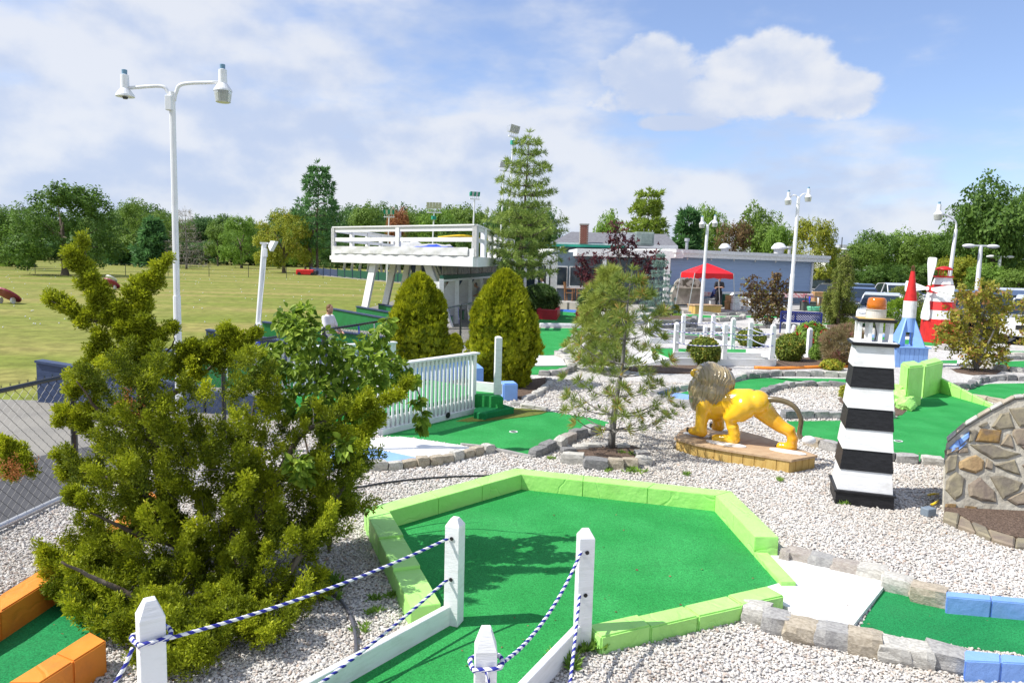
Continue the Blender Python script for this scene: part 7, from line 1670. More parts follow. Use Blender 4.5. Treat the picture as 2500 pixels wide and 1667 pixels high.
# weeping conifer by the parking lot
def weeping():
    b_ = G(2047, 793); h = onY(2066, 610, b_.y).z; base = b_; o = empty('weeping_conifer', base, 'drooping weeping conifer in front of the parked cars', 'tree'); Y = b_.y
    tr = cr([base, onY(2048, 740, Y), onY(2058, 680, Y), onY(2066, 612, Y)], 5); MB().tube(tr, [.09*(1-.9*i/(len(tr)-1)) for i in range(len(tr))], 8).build('trunk', bark, o, smooth=True)
    pos = []; dr = []; br = MB(); rr = random.Random(5)
    for k in range(74):
        t = rr.uniform(.12, .98); f_ = t*(len(tr)-1); i = min(int(f_), len(tr)-2); s = tr[i].lerp(tr[i+1], f_-i); a = rr.uniform(0, 6.28); l = (1-t)**.7*1.0*rr.uniform(.5, 1.1)+.14; d = Vector((math.cos(a), math.sin(a), 0)); e = s+d*l+Vector((0, 0, -.12*l)); br.tube([s, s+d*l*.5+Vector((0, 0, .08*l)), e], [.018, .012, .005], 5)
        for q in range(int(16*l)+5):
            u_ = rr.uniform(.2, 1.); p = s.lerp(e, u_); L_ = rr.uniform(.25, .6)
            for z in range(6): pos.append(p+Vector((rr.gauss(0, .03), rr.gauss(0, .03), -L_*z/6))); dr.append(Vector((rr.gauss(0, .3), rr.gauss(0, .3), -1)))
    br.build('branches', bark, o)['kind'] = 'stuff'; P = np.array([tuple(p) for p in pos]); foliage('fronds', stamp([t_sprig(8, .17, .075, .028) for _ in range(4)], P, np.array([tuple(d) for d in dr]), RG.uniform(.7, 1.2, len(P)), RG.random(len(P))), lm_wee, o, tuple(base))
weeping()
# ------------------------------------------------------------------ clipped shrubs
def shrub(name, label, base, w, h, mt_, tm, n, shape='ball', seed=0, sc=1., stem=True, upd=.6, cat='shrub', group=None, rag=.06):
    base = Vector(base); o = empty(name, base, label, cat, group); g = np.random.default_rng(seed+100); z = g.random(n); a = g.random(n)*6.283
    if shape == 'cone': rad = np.sqrt(np.clip(1-np.abs((z-.30)/.70*1.0)**2.3, .0, 1)) ; rad = np.where(z < .36, .78+.22*(z/.36), np.clip(1-((z-.36)/.64)**2.0, 0, 1)**.72)
    elif shape == 'spread': rad = np.sqrt(np.clip(1-z**2, 0, 1))
    else: rad = np.sqrt(np.clip(1-(2*z-1)**2, 0, 1))
    lump = np.array([mnoise.noise(Vector((math.cos(t_)*2.2, math.sin(t_)*2.2, q*5+seed)))*1. for t_, q in zip(a, z)])
    r = rad*(1+rag*2.2*lump)*(g.random(n)**.22)
    P = np.stack([np.cos(a)*r*w/2, np.sin(a)*r*w/2, z*h*(1+.03*lump)], -1)+np.array(tuple(base)); D_ = np.stack([np.cos(a)*rad, np.sin(a)*rad, (z-.4)*1.2+upd], -1)+g.normal(size=(n, 3))*.25
    yd = None
    if shape == 'cone': yd = D_.copy(); D_ = np.stack([np.cos(a)*.35, np.sin(a)*.35, .9+0*a], -1)+g.normal(size=(n, 3))*.22
    foliage('foliage', stamp(tm, P, D_, g.uniform(.75, 1.25, n)*sc, np.clip(.55+.55*lump+g.normal(size=n)*.16, 0, 1), .18, yd), mt_, o, tuple(base))
    if stem:
        for k in range(3): MB().tube([base+Vector((0, 0, -.02)), base+Vector((.12*w*math.cos(k*2.1), .12*w*math.sin(k*2.1), h*.5))], [.03*w+.008, .01], 6).build('stem', bark, o)
    return o
fan = [t_fan(7, .115, .026) for _ in range(5)]
pa = G(1226, 940); ha = onY(1222, 667, pa.y).z
shrub('arborvitae', 'large golden green arborvitae left of the long green lane', pa, 172*pa.y/F0, ha, lm_arb, fan, 9500, 'cone', 1, 1., cat='shrub', rag=.11)
pa = G(1022, 925); ha = onY(1025, 676, pa.y).z
shrub('arborvitae', 'golden green arborvitae in front of the deck, left of the larger one', pa, 150*pa.y/F0, ha, lm_arb, fan, 8000, 'cone', 2, 1.0, rag=.12)
pa = G(1110, 868); shrub('arborvitae', 'dwarf golden arborvitae between the two large ones', pa, 38*pa.y/F0, onY(1110, 818, pa.y).z, lm_arb, fan, 1200, 'cone', 3, .7)
bx = [t_leaves(9, .045, .040, .026, .3) for _ in range(5)]
for lab, x, yb, yt, w in (('round boxwood ball directly behind the lion', 1717, 897, 826, 80), ('round boxwood ball right of the footbridge', 1925, 888, 818, 68), ('smaller round boxwood beyond the footbridge', 1833, 850, 804, 68)):
    p = G(x, yb-6); shrub('boxwood', lab, p, w*p.y/F0, onY(x, yt, p.y).z, lm_box, bx, 2600, 'ball', int(x), 1.25, group='boxwood balls', upd=.2, rag=.03)
p = G(1978, 862); shrub('rose_bush', 'green bush dotted with small red roses', p, 86*p.y/F0, onY(1978, 788, p.y).z, lm_fresh, bx, 900, 'ball', 8, 1.6); ob = bpy.data.objects['rose_bush']
g = np.random.default_rng(3); n = 46; z = g.random(n); a = g.random(n)*6.28; rr_ = np.sqrt(1-(2*z-1)**2)*43*p.y/F0*1.02; P = np.stack([p.x+np.cos(a)*rr_, p.y+np.sin(a)*rr_, z*(onY(1978, 788, p.y).z)], -1); foliage('blooms', stamp([t_leaves(9, .03, .06, .05) for _ in range(3)], P, rdir(n), np.full(n, 1.), g.random(n)), lm_rose, ob, tuple(p))
p = G(2060, 893); shrub('twiggy_shrub', 'brownish twiggy shrub with faded flower heads left of the lighthouse top', p, 105*p.y/F0, onY(2060, 800, p.y).z, lm_twig, [t_needles(9, .16, .012, .7) for _ in range(4)], 1700, 'ball', 9, 1., rag=.15)
p = G(2195, 812); shrub('spreading_juniper', 'bright green spreading juniper left of the rocket', p, 90*p.y/F0, onY(2195, 740, p.y).z, leafmat('juniper_bright', (0.123, 0.228, 0.021), (0.298, 0.438, 0.035)), [t_sprig(8, .18, .09, .03) for _ in range(3)], 1500, 'spread', 10, 1., rag=.12)
p = G(2200, 785); shrub('spreading_juniper', 'paler feathery evergreen just behind the bright juniper', p, 80*p.y/F0, onY(2200, 708, p.y).z, lm_wee, [t_sprig(8, .18, .09, .03) for _ in range(3)], 1200, 'ball', 12, 1., rag=.12)
p = G(1318, 772); shrub('dark_shrub', 'dark leafy shrub behind the left red planter', p, 95*p.y/F0, onY(1318, 695, p.y).z, lm_shr, bx, 1700, 'ball', 13, 2.2, rag=.12)
p = G(1440, 775); shrub('rhododendron', 'loose green rhododendron beside the right planter', p, 60*p.y/F0, onY(1440, 715, p.y).z, lm_shr, [t_leaves(8, .10, .14, .05, .5) for _ in range(3)], 320, 'ball', 14, 1.2, rag=.2)
for lab, x, yb, yt, w, mt_ in (('yellow green low shrub on the stone bed', 1648, 782, 745, 26, lm_yel), ('dark low shrub in the stone walled bed', 1612, 785, 757, 50, lm_shr), ('small bright shrub at the right end of the stone bed', 1654, 790, 767, 32, lm_fresh), ('small leafy plant at the foot of the lone post', 1990, 880, 845, 26, lm_fresh), ('small yellow shrub between the greens right of the lion', 2066, 970, 945, 26, lm_yel), ('round small bush in front of the white sedan', 2118, 770, 750, 20, lm_shr), ('yellowing ground plant beside the orange edging', 2030, 902, 880, 50, lm_yel)):
    p = G(x, yb); shrub('small_shrub', lab, p, w*p.y/F0, max(.12, onY(x, yt, p.y).z), mt_, bx, 420, 'ball', int(x), 1.2, False, rag=.15)
# dogwood with turning leaves and the reddish small tree
def small_tree(name, label, bx_, by, stems, clumps, mt_, tm, sc, barkm=barkg):
    b = G(bx_, by); Y = b.y; st = []
    for pth, r in stems: st.append(([b]+[onY(x, y, Y+rnd.uniform(-.15, .15)) for x, y in pth], r))
    cl_ = [(onY(x, y, Y+rnd.uniform(-.6, .6)*r*Y/F0*1.6), r*Y/F0, n) for x, y, r, n in clumps]
    return stems_tree(name, label, b, st, cl_, mt_, tm, sc, barkm)
dl = [t_leaves(9, .075, .085, .05, -.2) for _ in range(5)]
cl_ = [(2405, 715, 24, 40), (2370, 730, 24, 40), (2430, 740, 22, 36), (2340, 770, 26, 46), (2390, 770, 30, 56), (2430, 785, 24, 40), (2315, 800, 24, 40), (2355, 815, 30, 54), (2405, 820, 32, 60), (2440, 825, 20, 30), (2330, 845, 26, 46), (2375, 855, 30, 56), (2420, 860, 26, 46), (2445, 865, 16, 22), (2380, 880, 24, 40), (2345, 720, 14, 18), (2425, 700, 14, 18), (2300, 825, 14, 16), (2455, 760, 16, 20), (2460, 720, 12, 12)]
small_tree('dogwood', 'dogwood with yellow and bronze turning leaves right of the windmill', 2384, 905, [([(2378, 860), (2360, 800), (2345, 750)], .05), ([(2390, 850), (2400, 780), (2405, 720)], .05), ([(2395, 870), (2425, 810), (2435, 750)], .04)], cl_, lm_dog, dl, 1.)
small_tree('dogwood', 'bronze leaved branches entering at the right edge', 2540, 880, [([(2530, 820), (2510, 760)], .05)], [(2500, 770, 22, 30), (2520, 800, 26, 40), (2498, 745, 14, 16), (2510, 830, 22, 30)], lm_dog, dl, 1.)
small_tree('small_tree', 'small reddish brown tree with dense low leaves beside the lamp post', 1877, 800, [([(1872, 760), (1850, 720)], .05), ([(1882, 760), (1895, 715), (1905, 690)], .05), ([(1868, 770), (1835, 730)], .04)], [(1895, 680, 14, 26), (1830, 690, 14, 20), (1850, 705, 18, 34), (1895, 705, 22, 44), (1920, 700, 14, 18), (1825, 718, 16, 26), (1862, 725, 22, 46), (1900, 735, 22, 50), (1840, 745, 18, 36), (1875, 752, 24, 60), (1910, 765, 16, 34), (1850, 770, 16, 30), (1880, 780, 16, 30)], lm_brown, [t_leaves(9, .10, .10, .07) for _ in range(4)], 1.)

# ------------------------------------------------------------------ big juniper in the foreground
def juniper():
    base = Vector((-1.72, 4.75, 0)); o = empty('juniper', base, 'big dark green juniper with a leaning ropey top in the foreground', 'shrub')
    rr = random.Random(4); g = np.random.default_rng(8)
    def q(x, y, Y): return onY(x, y, Y)
    paths = [([base, q(520, 1450, 4.9), q(440, 1330, 5.1), q(405, 1210, 5.2), q(370, 1060, 5.3), q(345, 950, 5.3), q(310, 850, 5.3), q(262, 740, 5.3), q(215, 650, 5.3), q(192, 575, 5.3)], .062),
             ([q(265, 790, 5.3), q(205, 775, 5.25), q(125, 735, 5.2)], .018), ([q(320, 860, 5.3), q(345, 780, 5.35), q(372, 705, 5.4), q(405, 640, 5.4)], .022), ([q(350, 1000, 5.3), q(440, 950, 5.4), q(540, 880, 5.5), q(628, 822, 5.6)], .024), ([q(375, 1080, 5.3), q(250, 1010, 5.2), q(190, 930, 5.1)], .022),
             ([q(420, 1250, 5.2), q(300, 1180, 5.), q(190, 1150, 4.9)], .024), ([q(440, 1330, 5.1), q(330, 1300, 4.9), q(220, 1250, 4.8)], .03), ([base, q(600, 1350, 4.9), q(660, 1200, 5.1), q(740, 1060, 5.3), q(860, 1000, 5.5)], .045), ([base, q(700, 1400, 4.8), q(780, 1280, 5.), q(860, 1160, 5.2)], .04), ([base, q(400, 1480, 4.6), q(250, 1420, 4.5), q(150, 1370, 4.4)], .035), ([q(330, 905, 5.3), q(380, 880, 5.3), q(420, 845, 5.3), q(425, 812, 5.3)], .014), ([base, q(560, 1250, 5.3), q(600, 1100, 5.5), q(620, 980, 5.6)], .035)]
    for pth, r in paths:
        P = cr(pth, 6); MB().tube([p+Vector((rr.gauss(0, .004), rr.gauss(0, .004), 0)) for p in P], [r*(1-.82*i/(len(P)-1)) for i in range(len(P))], 8).build('branch', bark, o, smooth=True)
    hand = [(190, 585, 11), (193, 605, 15), (186, 628, 18), (200, 650, 18), (215, 672, 16), (188, 655, 12), (230, 690, 16), (245, 712, 20), (215, 705, 18), (262, 735, 22), (235, 745, 18), (280, 765, 24), (128, 733, 12), (148, 748, 14), (170, 762, 14), (192, 775, 14), (210, 800, 12), (230, 775, 12), (300, 790, 24), (325, 760, 20), (345, 735, 18), (362, 712, 20), (378, 690, 17), (392, 665, 13), (405, 642, 10), (340, 700, 14), (315, 730, 14), (330, 815, 26), (290, 820, 24), (262, 790, 16), (365, 800, 22), (350, 760, 14), (310, 850, 28), (345, 845, 26), (255, 830, 18), (380, 840, 22), (400, 825, 16), (422, 810, 12), (240, 860, 18), (230, 885, 22), (270, 880, 26), (315, 890, 30), (360, 880, 26), (425, 905, 24), (455, 885, 26), (480, 905, 26), (490, 870, 26), (520, 850, 26), (530, 885, 26), (548, 835, 22), (575, 855, 20), (560, 825, 16), (600, 838, 15), (622, 822, 10), (470, 855, 14), (215, 915, 22), (190, 935, 20), (185, 965, 16), (220, 950, 24), (165, 1010, 14), (150, 1035, 14), (185, 1030, 18), (230, 1010, 24), (215, 1045, 16), (160, 1125, 16), (185, 1140, 22), (170, 1165, 18), (215, 1165, 26), (30, 1105, 26), (55, 1130, 26), (10, 1120, 24), (75, 1150, 20), (40, 1160, 18), (15, 1090, 18), (175, 1215, 20), (210, 1230, 24), (125, 1360, 18), (140, 1385, 24), (130, 1430, 22), (160, 1450, 26), (185, 1480, 24), (870, 1000, 26), (900, 1000, 22), (935, 985, 18), (960, 970, 16), (985, 950, 14), (905, 1040, 24), (890, 1075, 24)]
    poly = [(230, 905), (300, 870), (370, 880), (430, 905), (520, 870), (600, 850), (635, 940), (700, 1000), (760, 1015), (870, 1020), (900, 1060), (880, 1130), (870, 1220), (820, 1290), (780, 1330), (770, 1420), (735, 1500), (650, 1560), (520, 1610), (420, 1640), (330, 1600), (250, 1540), (190, 1500), (140, 1440), (135, 1370), (200, 1330), (240, 1260), (200, 1230), (175, 1170), (230, 1130), (260, 1060), (230, 1000), (190, 950)]
    def inside(x, y):
        c = False; j = len(poly)-1
        for i in range(len(poly)):
            if (poly[i][1] > y) != (poly[j][1] > y) and x < (poly[j][0]-poly[i][0])*(y-poly[i][1])/(poly[j][1]-poly[i][1])+poly[i][0]: c = not c
            j = i
        return c
    pos = []; dr = []; tn = []; sc_ = []
    def shoot(c, d, L_, rad, t0, dens):
        n = max(8, int(L_*dens)); u_ = g.random(n)**.85; d = np.array(tuple(d.normalized())); side = unit(g.normal(size=(n, 3))-0)
        w = rad*(1-.72*u_)*np.sqrt(g.random(n)); P = np.array(tuple(c))+d*(u_*L_)[:, None]+side*w[:, None]; bend = np.array([0, 0, .12*L_])*(u_**2)[:, None]
        pos.append(P+bend); dr.append(d*1.0+side*.75+np.array([0, 0, .25])); tn.append(np.clip(t0+.30*(u_-.5)+g.normal(size=n)*.10, 0, .97)); sc_.append(g.uniform(.75, 1.15, n))
    for x, y, r in hand:
        Y = 5.25 if y < 1200 else 4.75; Y = min(Y, G(x, min(1900, y+r*.6)).y-.12); c = q(x, y, Y); R_ = r*Y/F0; c.z = max(c.z, R_*.5+.03)
        for k in range(3):
            ox = (x-330)/420. if y < 900 else (x-520)/500.; d = Vector((ox*.9+rr.gauss(0, .45), rr.gauss(-.15, .5), .75+rr.gauss(0, .3)))
            L_ = R_*rr.uniform(1.3, 2.1); shoot(c-d.normalized()*L_*.45+Vector((rr.gauss(0, .25), rr.gauss(0, .25), rr.gauss(0, .25)))*R_, d, L_, R_*.46, rr.uniform(.40, .85), 600)
    k = 0
    while k < 480:
        x, y = rr.uniform(130, 910), rr.uniform(865, 1640)
        if not inside(x, y) or (y < 1120 and rr.random() < .35) or (420 < x < 650 and y < 1040 and rr.random() < .4) or (y < 1300 and x < 330 and rr.random() < .4): continue
        k += 1; fr_ = rr.random()**1.1; Y = 4.68+1.0*fr_+(.25 if x > 600 and y < 1250 else 0); r = rr.uniform(26, 52); Y = min(Y, G(x, min(1900, y+r*.5)).y-.10); c = q(x, y, Y); L_ = r*2.0*Y/F0; c.z = max(c.z, .06)
        d = Vector(((x-500)/420.+rr.gauss(0, .4), rr.gauss(-.35, .45), .70+rr.gauss(0, .35)))
        shoot(c-d.normalized()*L_*.4, d, L_, L_*.26, rr.uniform(.12, .80), 350)
    pos = np.concatenate(pos); dr = np.concatenate(dr); tn = np.concatenate(tn); sc_ = np.concatenate(sc_); pos[:, 2] = np.maximum(pos[:, 2], .02)
    foliage('sprays', stamp([t_sprig(11, .056, .0235, .0095) for _ in range(6)], pos, dr, sc_, tn, .10), lm_jun, o, tuple(base))
    # bare twigs inside
    tw = MB()
    for k in range(160):
        x, y = rr.uniform(300, 860), rr.uniform(1000, 1560)
        if not inside(x, y): continue
        Y = min(5.0+.5*rr.random(), G(x, y+20).y-.1); a = q(x, y, Y); b = a+Vector((rr.gauss(0, .1), rr.gauss(0, .1), rr.uniform(.0, .2))); tw.tube([a, a.lerp(b, .5)+Vector((rr.gauss(0, .02), 0, 0)), b], [.004, .003, .0015], 4)
    t_ = tw.build('twigs', barkg, o); t_['kind'] = 'stuff'
    n = 240; xs = []; 
    P = np.array([tuple(q(rr.gauss(320, 15), rr.gauss(1000, 16), 5.1)) for _ in range(60)]+[tuple(q(rr.gauss(30, 20), rr.gauss(1150, 12), 4.85)) for _ in range(50)]); foliage('dead_sprays', stamp([t_sprig(9, .05, .02, .007)], P, rdir(len(P)), np.full(len(P), 1.), g.random(len(P))), leafmat('dead_juniper', (0.350, 0.123, 0.035), (0.525, 0.228, 0.088)), o, tuple(base))
    return len(pos)
NJ = juniper()
# leafy vine behind it
def vine():
    base = G(800, 1130); base = Vector((-1.45, 5.75, 0)); o = empty('leafy_vine', base, 'broad leaved vine scrambling over the back of the juniper', 'vine'); g = np.random.default_rng(12); rr = random.Random(12)
    cl = [(705, 770, 22), (740, 765, 22), (752, 795, 20), (720, 800, 26), (745, 818, 28), (690, 790, 16), (790, 840, 34), (740, 850, 30), (830, 860, 30), (780, 885, 36), (850, 900, 34), (820, 930, 38), (880, 870, 26), (900, 830, 20), (930, 815, 16), (945, 790, 14), (915, 890, 26), (870, 945, 34), (910, 930, 24), (760, 930, 34), (830, 980, 36), (880, 990, 30), (700, 840, 20), (660, 870, 18), (640, 900, 16), (650, 850, 12), (628, 930, 14), (720, 900, 22), (960, 880, 16), (985, 900, 14), (1005, 930, 10), (1020, 980, 8), (1030, 1015, 9), (1035, 1040, 9), (930, 860, 18), (770, 1000, 30), (860, 1040, 26), (725, 1130, 24), (740, 1160, 20), (950, 920, 20), (800, 1045, 24), (700, 960, 22), (690, 1010, 16), (680, 900, 20), (840, 1090, 22), (790, 960, 34), (735, 1000, 24)]
    pos = []; dr = []; tn = []
    for x, y, r in cl:
        Y = 5.65+rr.uniform(-.25, .25)-(.6 if y > 1050 else 0); c = onY(x, y, Y); R_ = r*1.1*Y/F0; n = int(16+r*2.0); d = unit(g.normal(size=(n, 3))); pos.append(np.array(tuple(c))+d*(g.random((n, 1))**.4)*R_); dr.append(d*.6+np.array([.2, -.3, -.35])+g.normal(size=(n, 3))*.25); tn.append(g.random(n))
    pos = np.concatenate(pos); d = unit(np.concatenate(dr)); n = len(pos); nn = unit(np.array([0, -.4, 1.])+g.normal(size=(n, 3))*.55); l = g.uniform(.045, .082, n); w = l*g.uniform(.55, .75, n)
    s = unit(np.cross(d, nn)); up_ = np.cross(s, d); L = l[:, None]; Wd = w[:, None]
    a = pos; m1 = pos+d*L*.35+up_*0; tip = pos+d*L-up_*L*.12; r1 = pos+d*L*.30+s*Wd*.5+up_*L*.10; r2 = pos+d*L*.70+s*Wd*.36+up_*L*.06; l1 = pos+d*L*.30-s*Wd*.5+up_*L*.10; l2 = pos+d*L*.70-s*Wd*.36+up_*L*.06
    Q = np.concatenate([np.stack([a, r1, r2, tip], 1), np.stack([a, tip, l2, l1], 1)]); t = np.concatenate(tn); foliage('leaves', (Q, np.concatenate([t, t])), lm_vine, o, tuple(base))
    for pth in ([base, onY(800, 1000, 6.2), onY(770, 860, 6.2), onY(745, 770, 6.2)], [base, onY(850, 1000, 6.1), onY(920, 870, 6.), onY(945, 780, 6.)], [base, onY(720, 980, 6.3), onY(650, 890, 6.3), onY(640, 850, 6.3)], [onY(920, 870, 6.), onY(985, 890, 5.95), onY(1022, 960, 5.9), onY(1036, 1050, 5.9)]): P = cr(pth, 6); MB().tube(P, [.010*(1-.7*i/(len(P)-1)) for i in range(len(P))], 6).build('stem', bark, o)
vine()
# ------------------------------------------------------------------ planting beds, edging, hoses
def bed(label, pts, stones=True, cat='planting bed', z=.03, mats=None, step=.28):
    P = [Vector((p.x, p.y, 0)) for p in pts]; c = sum(P, Vector((0, 0, 0)))/len(P); o = empty('planting_bed', c, label, cat)
    MB().prism([(p.x, p.y) for p in P], -.03, z).build('mulch', mulch, o); NOFILL.append([(p.x, p.y) for p in P])
    return o
o = bed('mulch bed ringed with rough stones around the young pine', [R7.g(x, y) for x, y in ((570, 1120), (620, 1085), (720, 1062), (850, 1055), (1000, 1055), (1120, 1085), (1215, 1140), (1190, 1180), (1080, 1200), (900, 1205), (720, 1190), (620, 1160))])
for x, y, l, h in ((625, 1165, .30, .17), (800, 1205, .30, .17), (950, 1205, .21, .16), (1062, 1195, .20, .15), (1165, 1172, .22, .13), (590, 1090, .2, .1), (680, 1065, .2, .09), (780, 1052, .22, .09), (1000, 1052, .2, .08), (1150, 1110, .2, .09), (900, 1046, .2, .08)):
    c = R7.g(x, y, .05); stone(o, (c.x, c.y, h*.36), l*.92, .15, h*.85, -.15 if y > 1150 else .3)
o = bed('mulch bed under the large arborvitae', [R7.g(x, y) for x, y in ((50, 640), (200, 600), (300, 560), (420, 545), (445, 590), (400, 640), (330, 690), (240, 715), (170, 712))]); curb(o, [R7.g(x, y) for x, y in ((440, 570), (445, 605), (390, 650), (330, 695), (250, 720))], .28, .12, .1, mats=(0, 2))
bed('mulch bed under the round boxwood behind the lion', [R7.g(x, y) for x, y in ((1000, 470), (1150, 455), (1400, 450), (1760, 455), (1840, 480), (1790, 500), (1500, 510), (1300, 505), (1080, 490))])
o = bed('mulch bed with orange edging right of the footbridge', [R8.g(x, y) for x, y in ((300, 420), (480, 395), (700, 380), (930, 400), (930, 450), (600, 462), (290, 465))]); 
ed = cr([R8.g(x, y, .03) for x, y in ((130, 462), (300, 468), (500, 462), (700, 455), (900, 452))], 5); MB().tube(ed, .045, 8).build('edging', orange, o, smooth=True)
bed('mulch bed at the foot of the dogwood', [R8.g(x, y) for x, y in ((1640, 475), (1760, 468), (1900, 470), (2020, 490), (1980, 515), (1800, 520), (1680, 500))], z=.015)
bed('brown bed at the foot of the weeping conifer', [T2.g(x, y) for x, y in ((930, 1200), (1150, 1195), (1420, 1220), (1400, 1270), (1150, 1280), (930, 1250))], z=.02)
bed('dark bed beside the lime pier', [R8.g(x, y) for x, y in ((1200, 700), (1240, 720), (1290, 800), (1260, 830), (1205, 835))], z=.015)
bed('mulch spot under the small yellow shrub', [R8.g(x, y) for x, y in ((770, 700), (850, 690), (870, 730), (800, 745))], z=.015)
# raised dark stone bed behind the footbridge
def stone_bed():
    P = [T5.g(x, y) for x, y in ((120, 345), (420, 352), (690, 330), (715, 290), (560, 270), (300, 262), (120, 280))]; c = sum(P, Vector((0, 0, 0)))/len(P); o = empty('raised_bed', c, 'raised planting bed with dark dry stone walls behind the footbridge', 'planting bed'); h = .42
    MB().prism([(p.x, p.y) for p in P], -.02, h-.06).build('soil', mulch, o); NOFILL.append([(p.x, p.y) for p in P])
    for j in range(4): curb(o, [Vector(p) for p in P[:4]], .34+.05*(j % 2), .2, .13, z=.10*j, mats=(3, 0))
stone_bed()
# distant green strips between kerbs
def strip_green(label, pts, k1=None, blue=None):
    P = [q.g(x, y, .01) for q, x, y in pts]; c = sum(P, Vector((0, 0, 0)))/len(P); o = empty('golf_hole', Vector((c.x, c.y, 0)), label, 'golf hole'); sheet_turf(o, P, .010); return o
g1 = strip_green('far green strip below the wooden box', [(T5, 590, 145), (T5, 720, 142), (T5, 980, 165), (T5, 1450, 160), (T5, 1800, 150), (T5, 1800, 185), (T5, 1300, 182), (T5, 1000, 215), (T5, 720, 205)]); curb(g1, [T5.g(x, y) for x, y in ((700, 225), (800, 232), (1000, 240), (1290, 210), (1330, 190))], .5, .22, .2, mats=(2, 0)); curb(g1, [T5.g(x, y) for x, y in ((560, 132), (700, 132), (1000, 155), (1450, 152), (1800, 140))], .6, .2, .14, mats=(3, 2))
g2 = strip_green('far green strip with a blue painted end behind the footbridge', [(T5, 900, 330), (T5, 980, 300), (T5, 1290, 318), (T5, 1500, 270), (T5, 2000, 268), (T5, 2000, 290), (T5, 1500, 310), (T5, 1300, 345)]); sheet_turf(g2, [T5.g(x, y, .01) for x, y in ((930, 335), (985, 305), (1280, 320), (1290, 342))], .014, bluep, 'painted_pad'); curb(g2, [T5.g(x, y) for x, y in ((900, 360), (1300, 352), (1500, 318), (2000, 305))], .5, .2, .14, mats=(0, 2))
g3 = strip_green('long green strip crossing behind the footbridge posts', [(T5, 150, 385), (T5, 560, 378), (T5, 900, 380), (T5, 1300, 385), (T5, 1300, 425), (T5, 950, 455), (T5, 560, 440), (T5, 150, 420)]); curb(g3, [T5.g(x, y) for x, y in ((140, 432), (560, 455), (950, 470), (1260, 475))], .5, .22, .16, mats=(0, 1, 3)); curb(g3, [T5.g(x, y) for x, y in ((140, 365), (560, 362), (950, 358))], .5, .2, .14, mats=(3, 0))
g4 = strip_green('green strip under the navy bench', [(T5, 1400, 395), (T5, 1900, 392), (T5, 1900, 412), (T5, 1400, 425)]); curb(g4, [T5.g(x, y) for x, y in ((1540, 440), (1700, 440), (1860, 432))], .45, .2, .16, mats=(1, 2))
g5 = strip_green('green patch right of the weeping conifer', [(T2, 850, 1160), (T2, 1100, 1140), (T2, 1650, 1170), (T2, 1700, 1210), (T2, 1200, 1190), (T2, 880, 1190)])
g6 = strip_green('green strip between the lighthouse top and the rocket box', [(R4, 950, 1340), (R4, 1200, 1320), (R4, 1560, 1370), (R4, 1560, 1395), (R4, 1250, 1375), (R4, 960, 1370)]); sheet_turf(g6, [R4.g(x, y, .01) for x, y in ((960, 1310), (1190, 1300), (1220, 1318), (960, 1335))], .014, bluepale, 'painted_pad'); sheet_turf(g6, [R4.g(x, y, .03) for x, y in ((1180, 1318), (1400, 1325), (1400, 1345), (1190, 1338))], .03, padwhite, 'landing_pad')
g7 = strip_green('green strip behind the yellow dogwood beside the white car', [(R4, 2020, 1430), (R4, 2300, 1435), (R4, 2300, 1455), (R4, 2040, 1450)]); curb(g7, [R4.g(x, y) for x, y in ((1960, 1462), (2100, 1475), (2300, 1475))], .5, .2, .14, mats=(2, 0))
g8 = strip_green('thin green strip just right of the rocket box', [(R8, 1555, 408), (R8, 1680, 405), (R8, 1690, 428), (R8, 1560, 425)]); sheet_turf(g8, [R8.g(x, y, .05) for x, y in ((1690, 395), (1810, 408), (1800, 438), (1680, 432))], .05, padwhite, 'landing_pad'); curb(g8, [R8.g(x, y) for x, y in ((1545, 320), (1600, 330), (1640, 322))], .4, .2, .16, mats=(3, 0))
# hoses and cables
def hose(label, pts, r=.011, m_=None): o = MB(); P = cr(pts, 8); o.tube(P, r, 8); ob = o.thing('garden_hose', m_ or blackv, Vector((P[0].x, P[0].y, 0)), smooth=True); tag(ob, label, 'hose')
hose('black hose lying across the gravel behind the lime border', [R6.g(x, y, .03) for x, y in ((700, 1400), (860, 1378), (1050, 1345), (1300, 1315), (1600, 1295), (1880, 1288))])
hose('grey hose curving over shaded gravel under the ropes', [B2.g(x, y, .03) for x, y in ((480, 700), (560, 770), (690, 890), (780, 1010), (830, 1150), (845, 1300), (830, 1450))], .012, mat('grey_hose', (.10, .10, .12), .4))
yc = mat('yellow_cable', (.75, .52, .02), .4)
o = empty('power_cables', KZ.g(80, 1080), 'yellow cables and small transformer on the gravel beside the mound', 'cables')
MB().tube(cr([KZ.g(60, 1000, .03), KZ.g(110, 990, .07), KZ.g(150, 990, .03)], 5), .012, 6).build('cable', yc, o); MB().tube(cr([KZ.g(85, 1090, .03), KZ.g(120, 1075, .06), KZ.g(150, 1050, .03)], 5), .012, 6).build('cable', yc, o)
MB().box(KZ.g(60, 1150, .05), (.12, .09, .08), .4).build('transformer', mat('grey_box', (.18, .22, .26), .4), o, bevel=.006); MB().tube(cr([KZ.g(10, 1100, .02), KZ.g(60, 1080, .05), KZ.g(100, 1120, .03), KZ.g(110, 1180, .02)], 6), .006, 5).build('cable', blackv, o); MB().tube(cr([KZ.g(60, 1040, .02), KZ.g(100, 1050, .06), KZ.g(150, 1010, .04)], 6), .007, 5).build('cable', blackv, o)
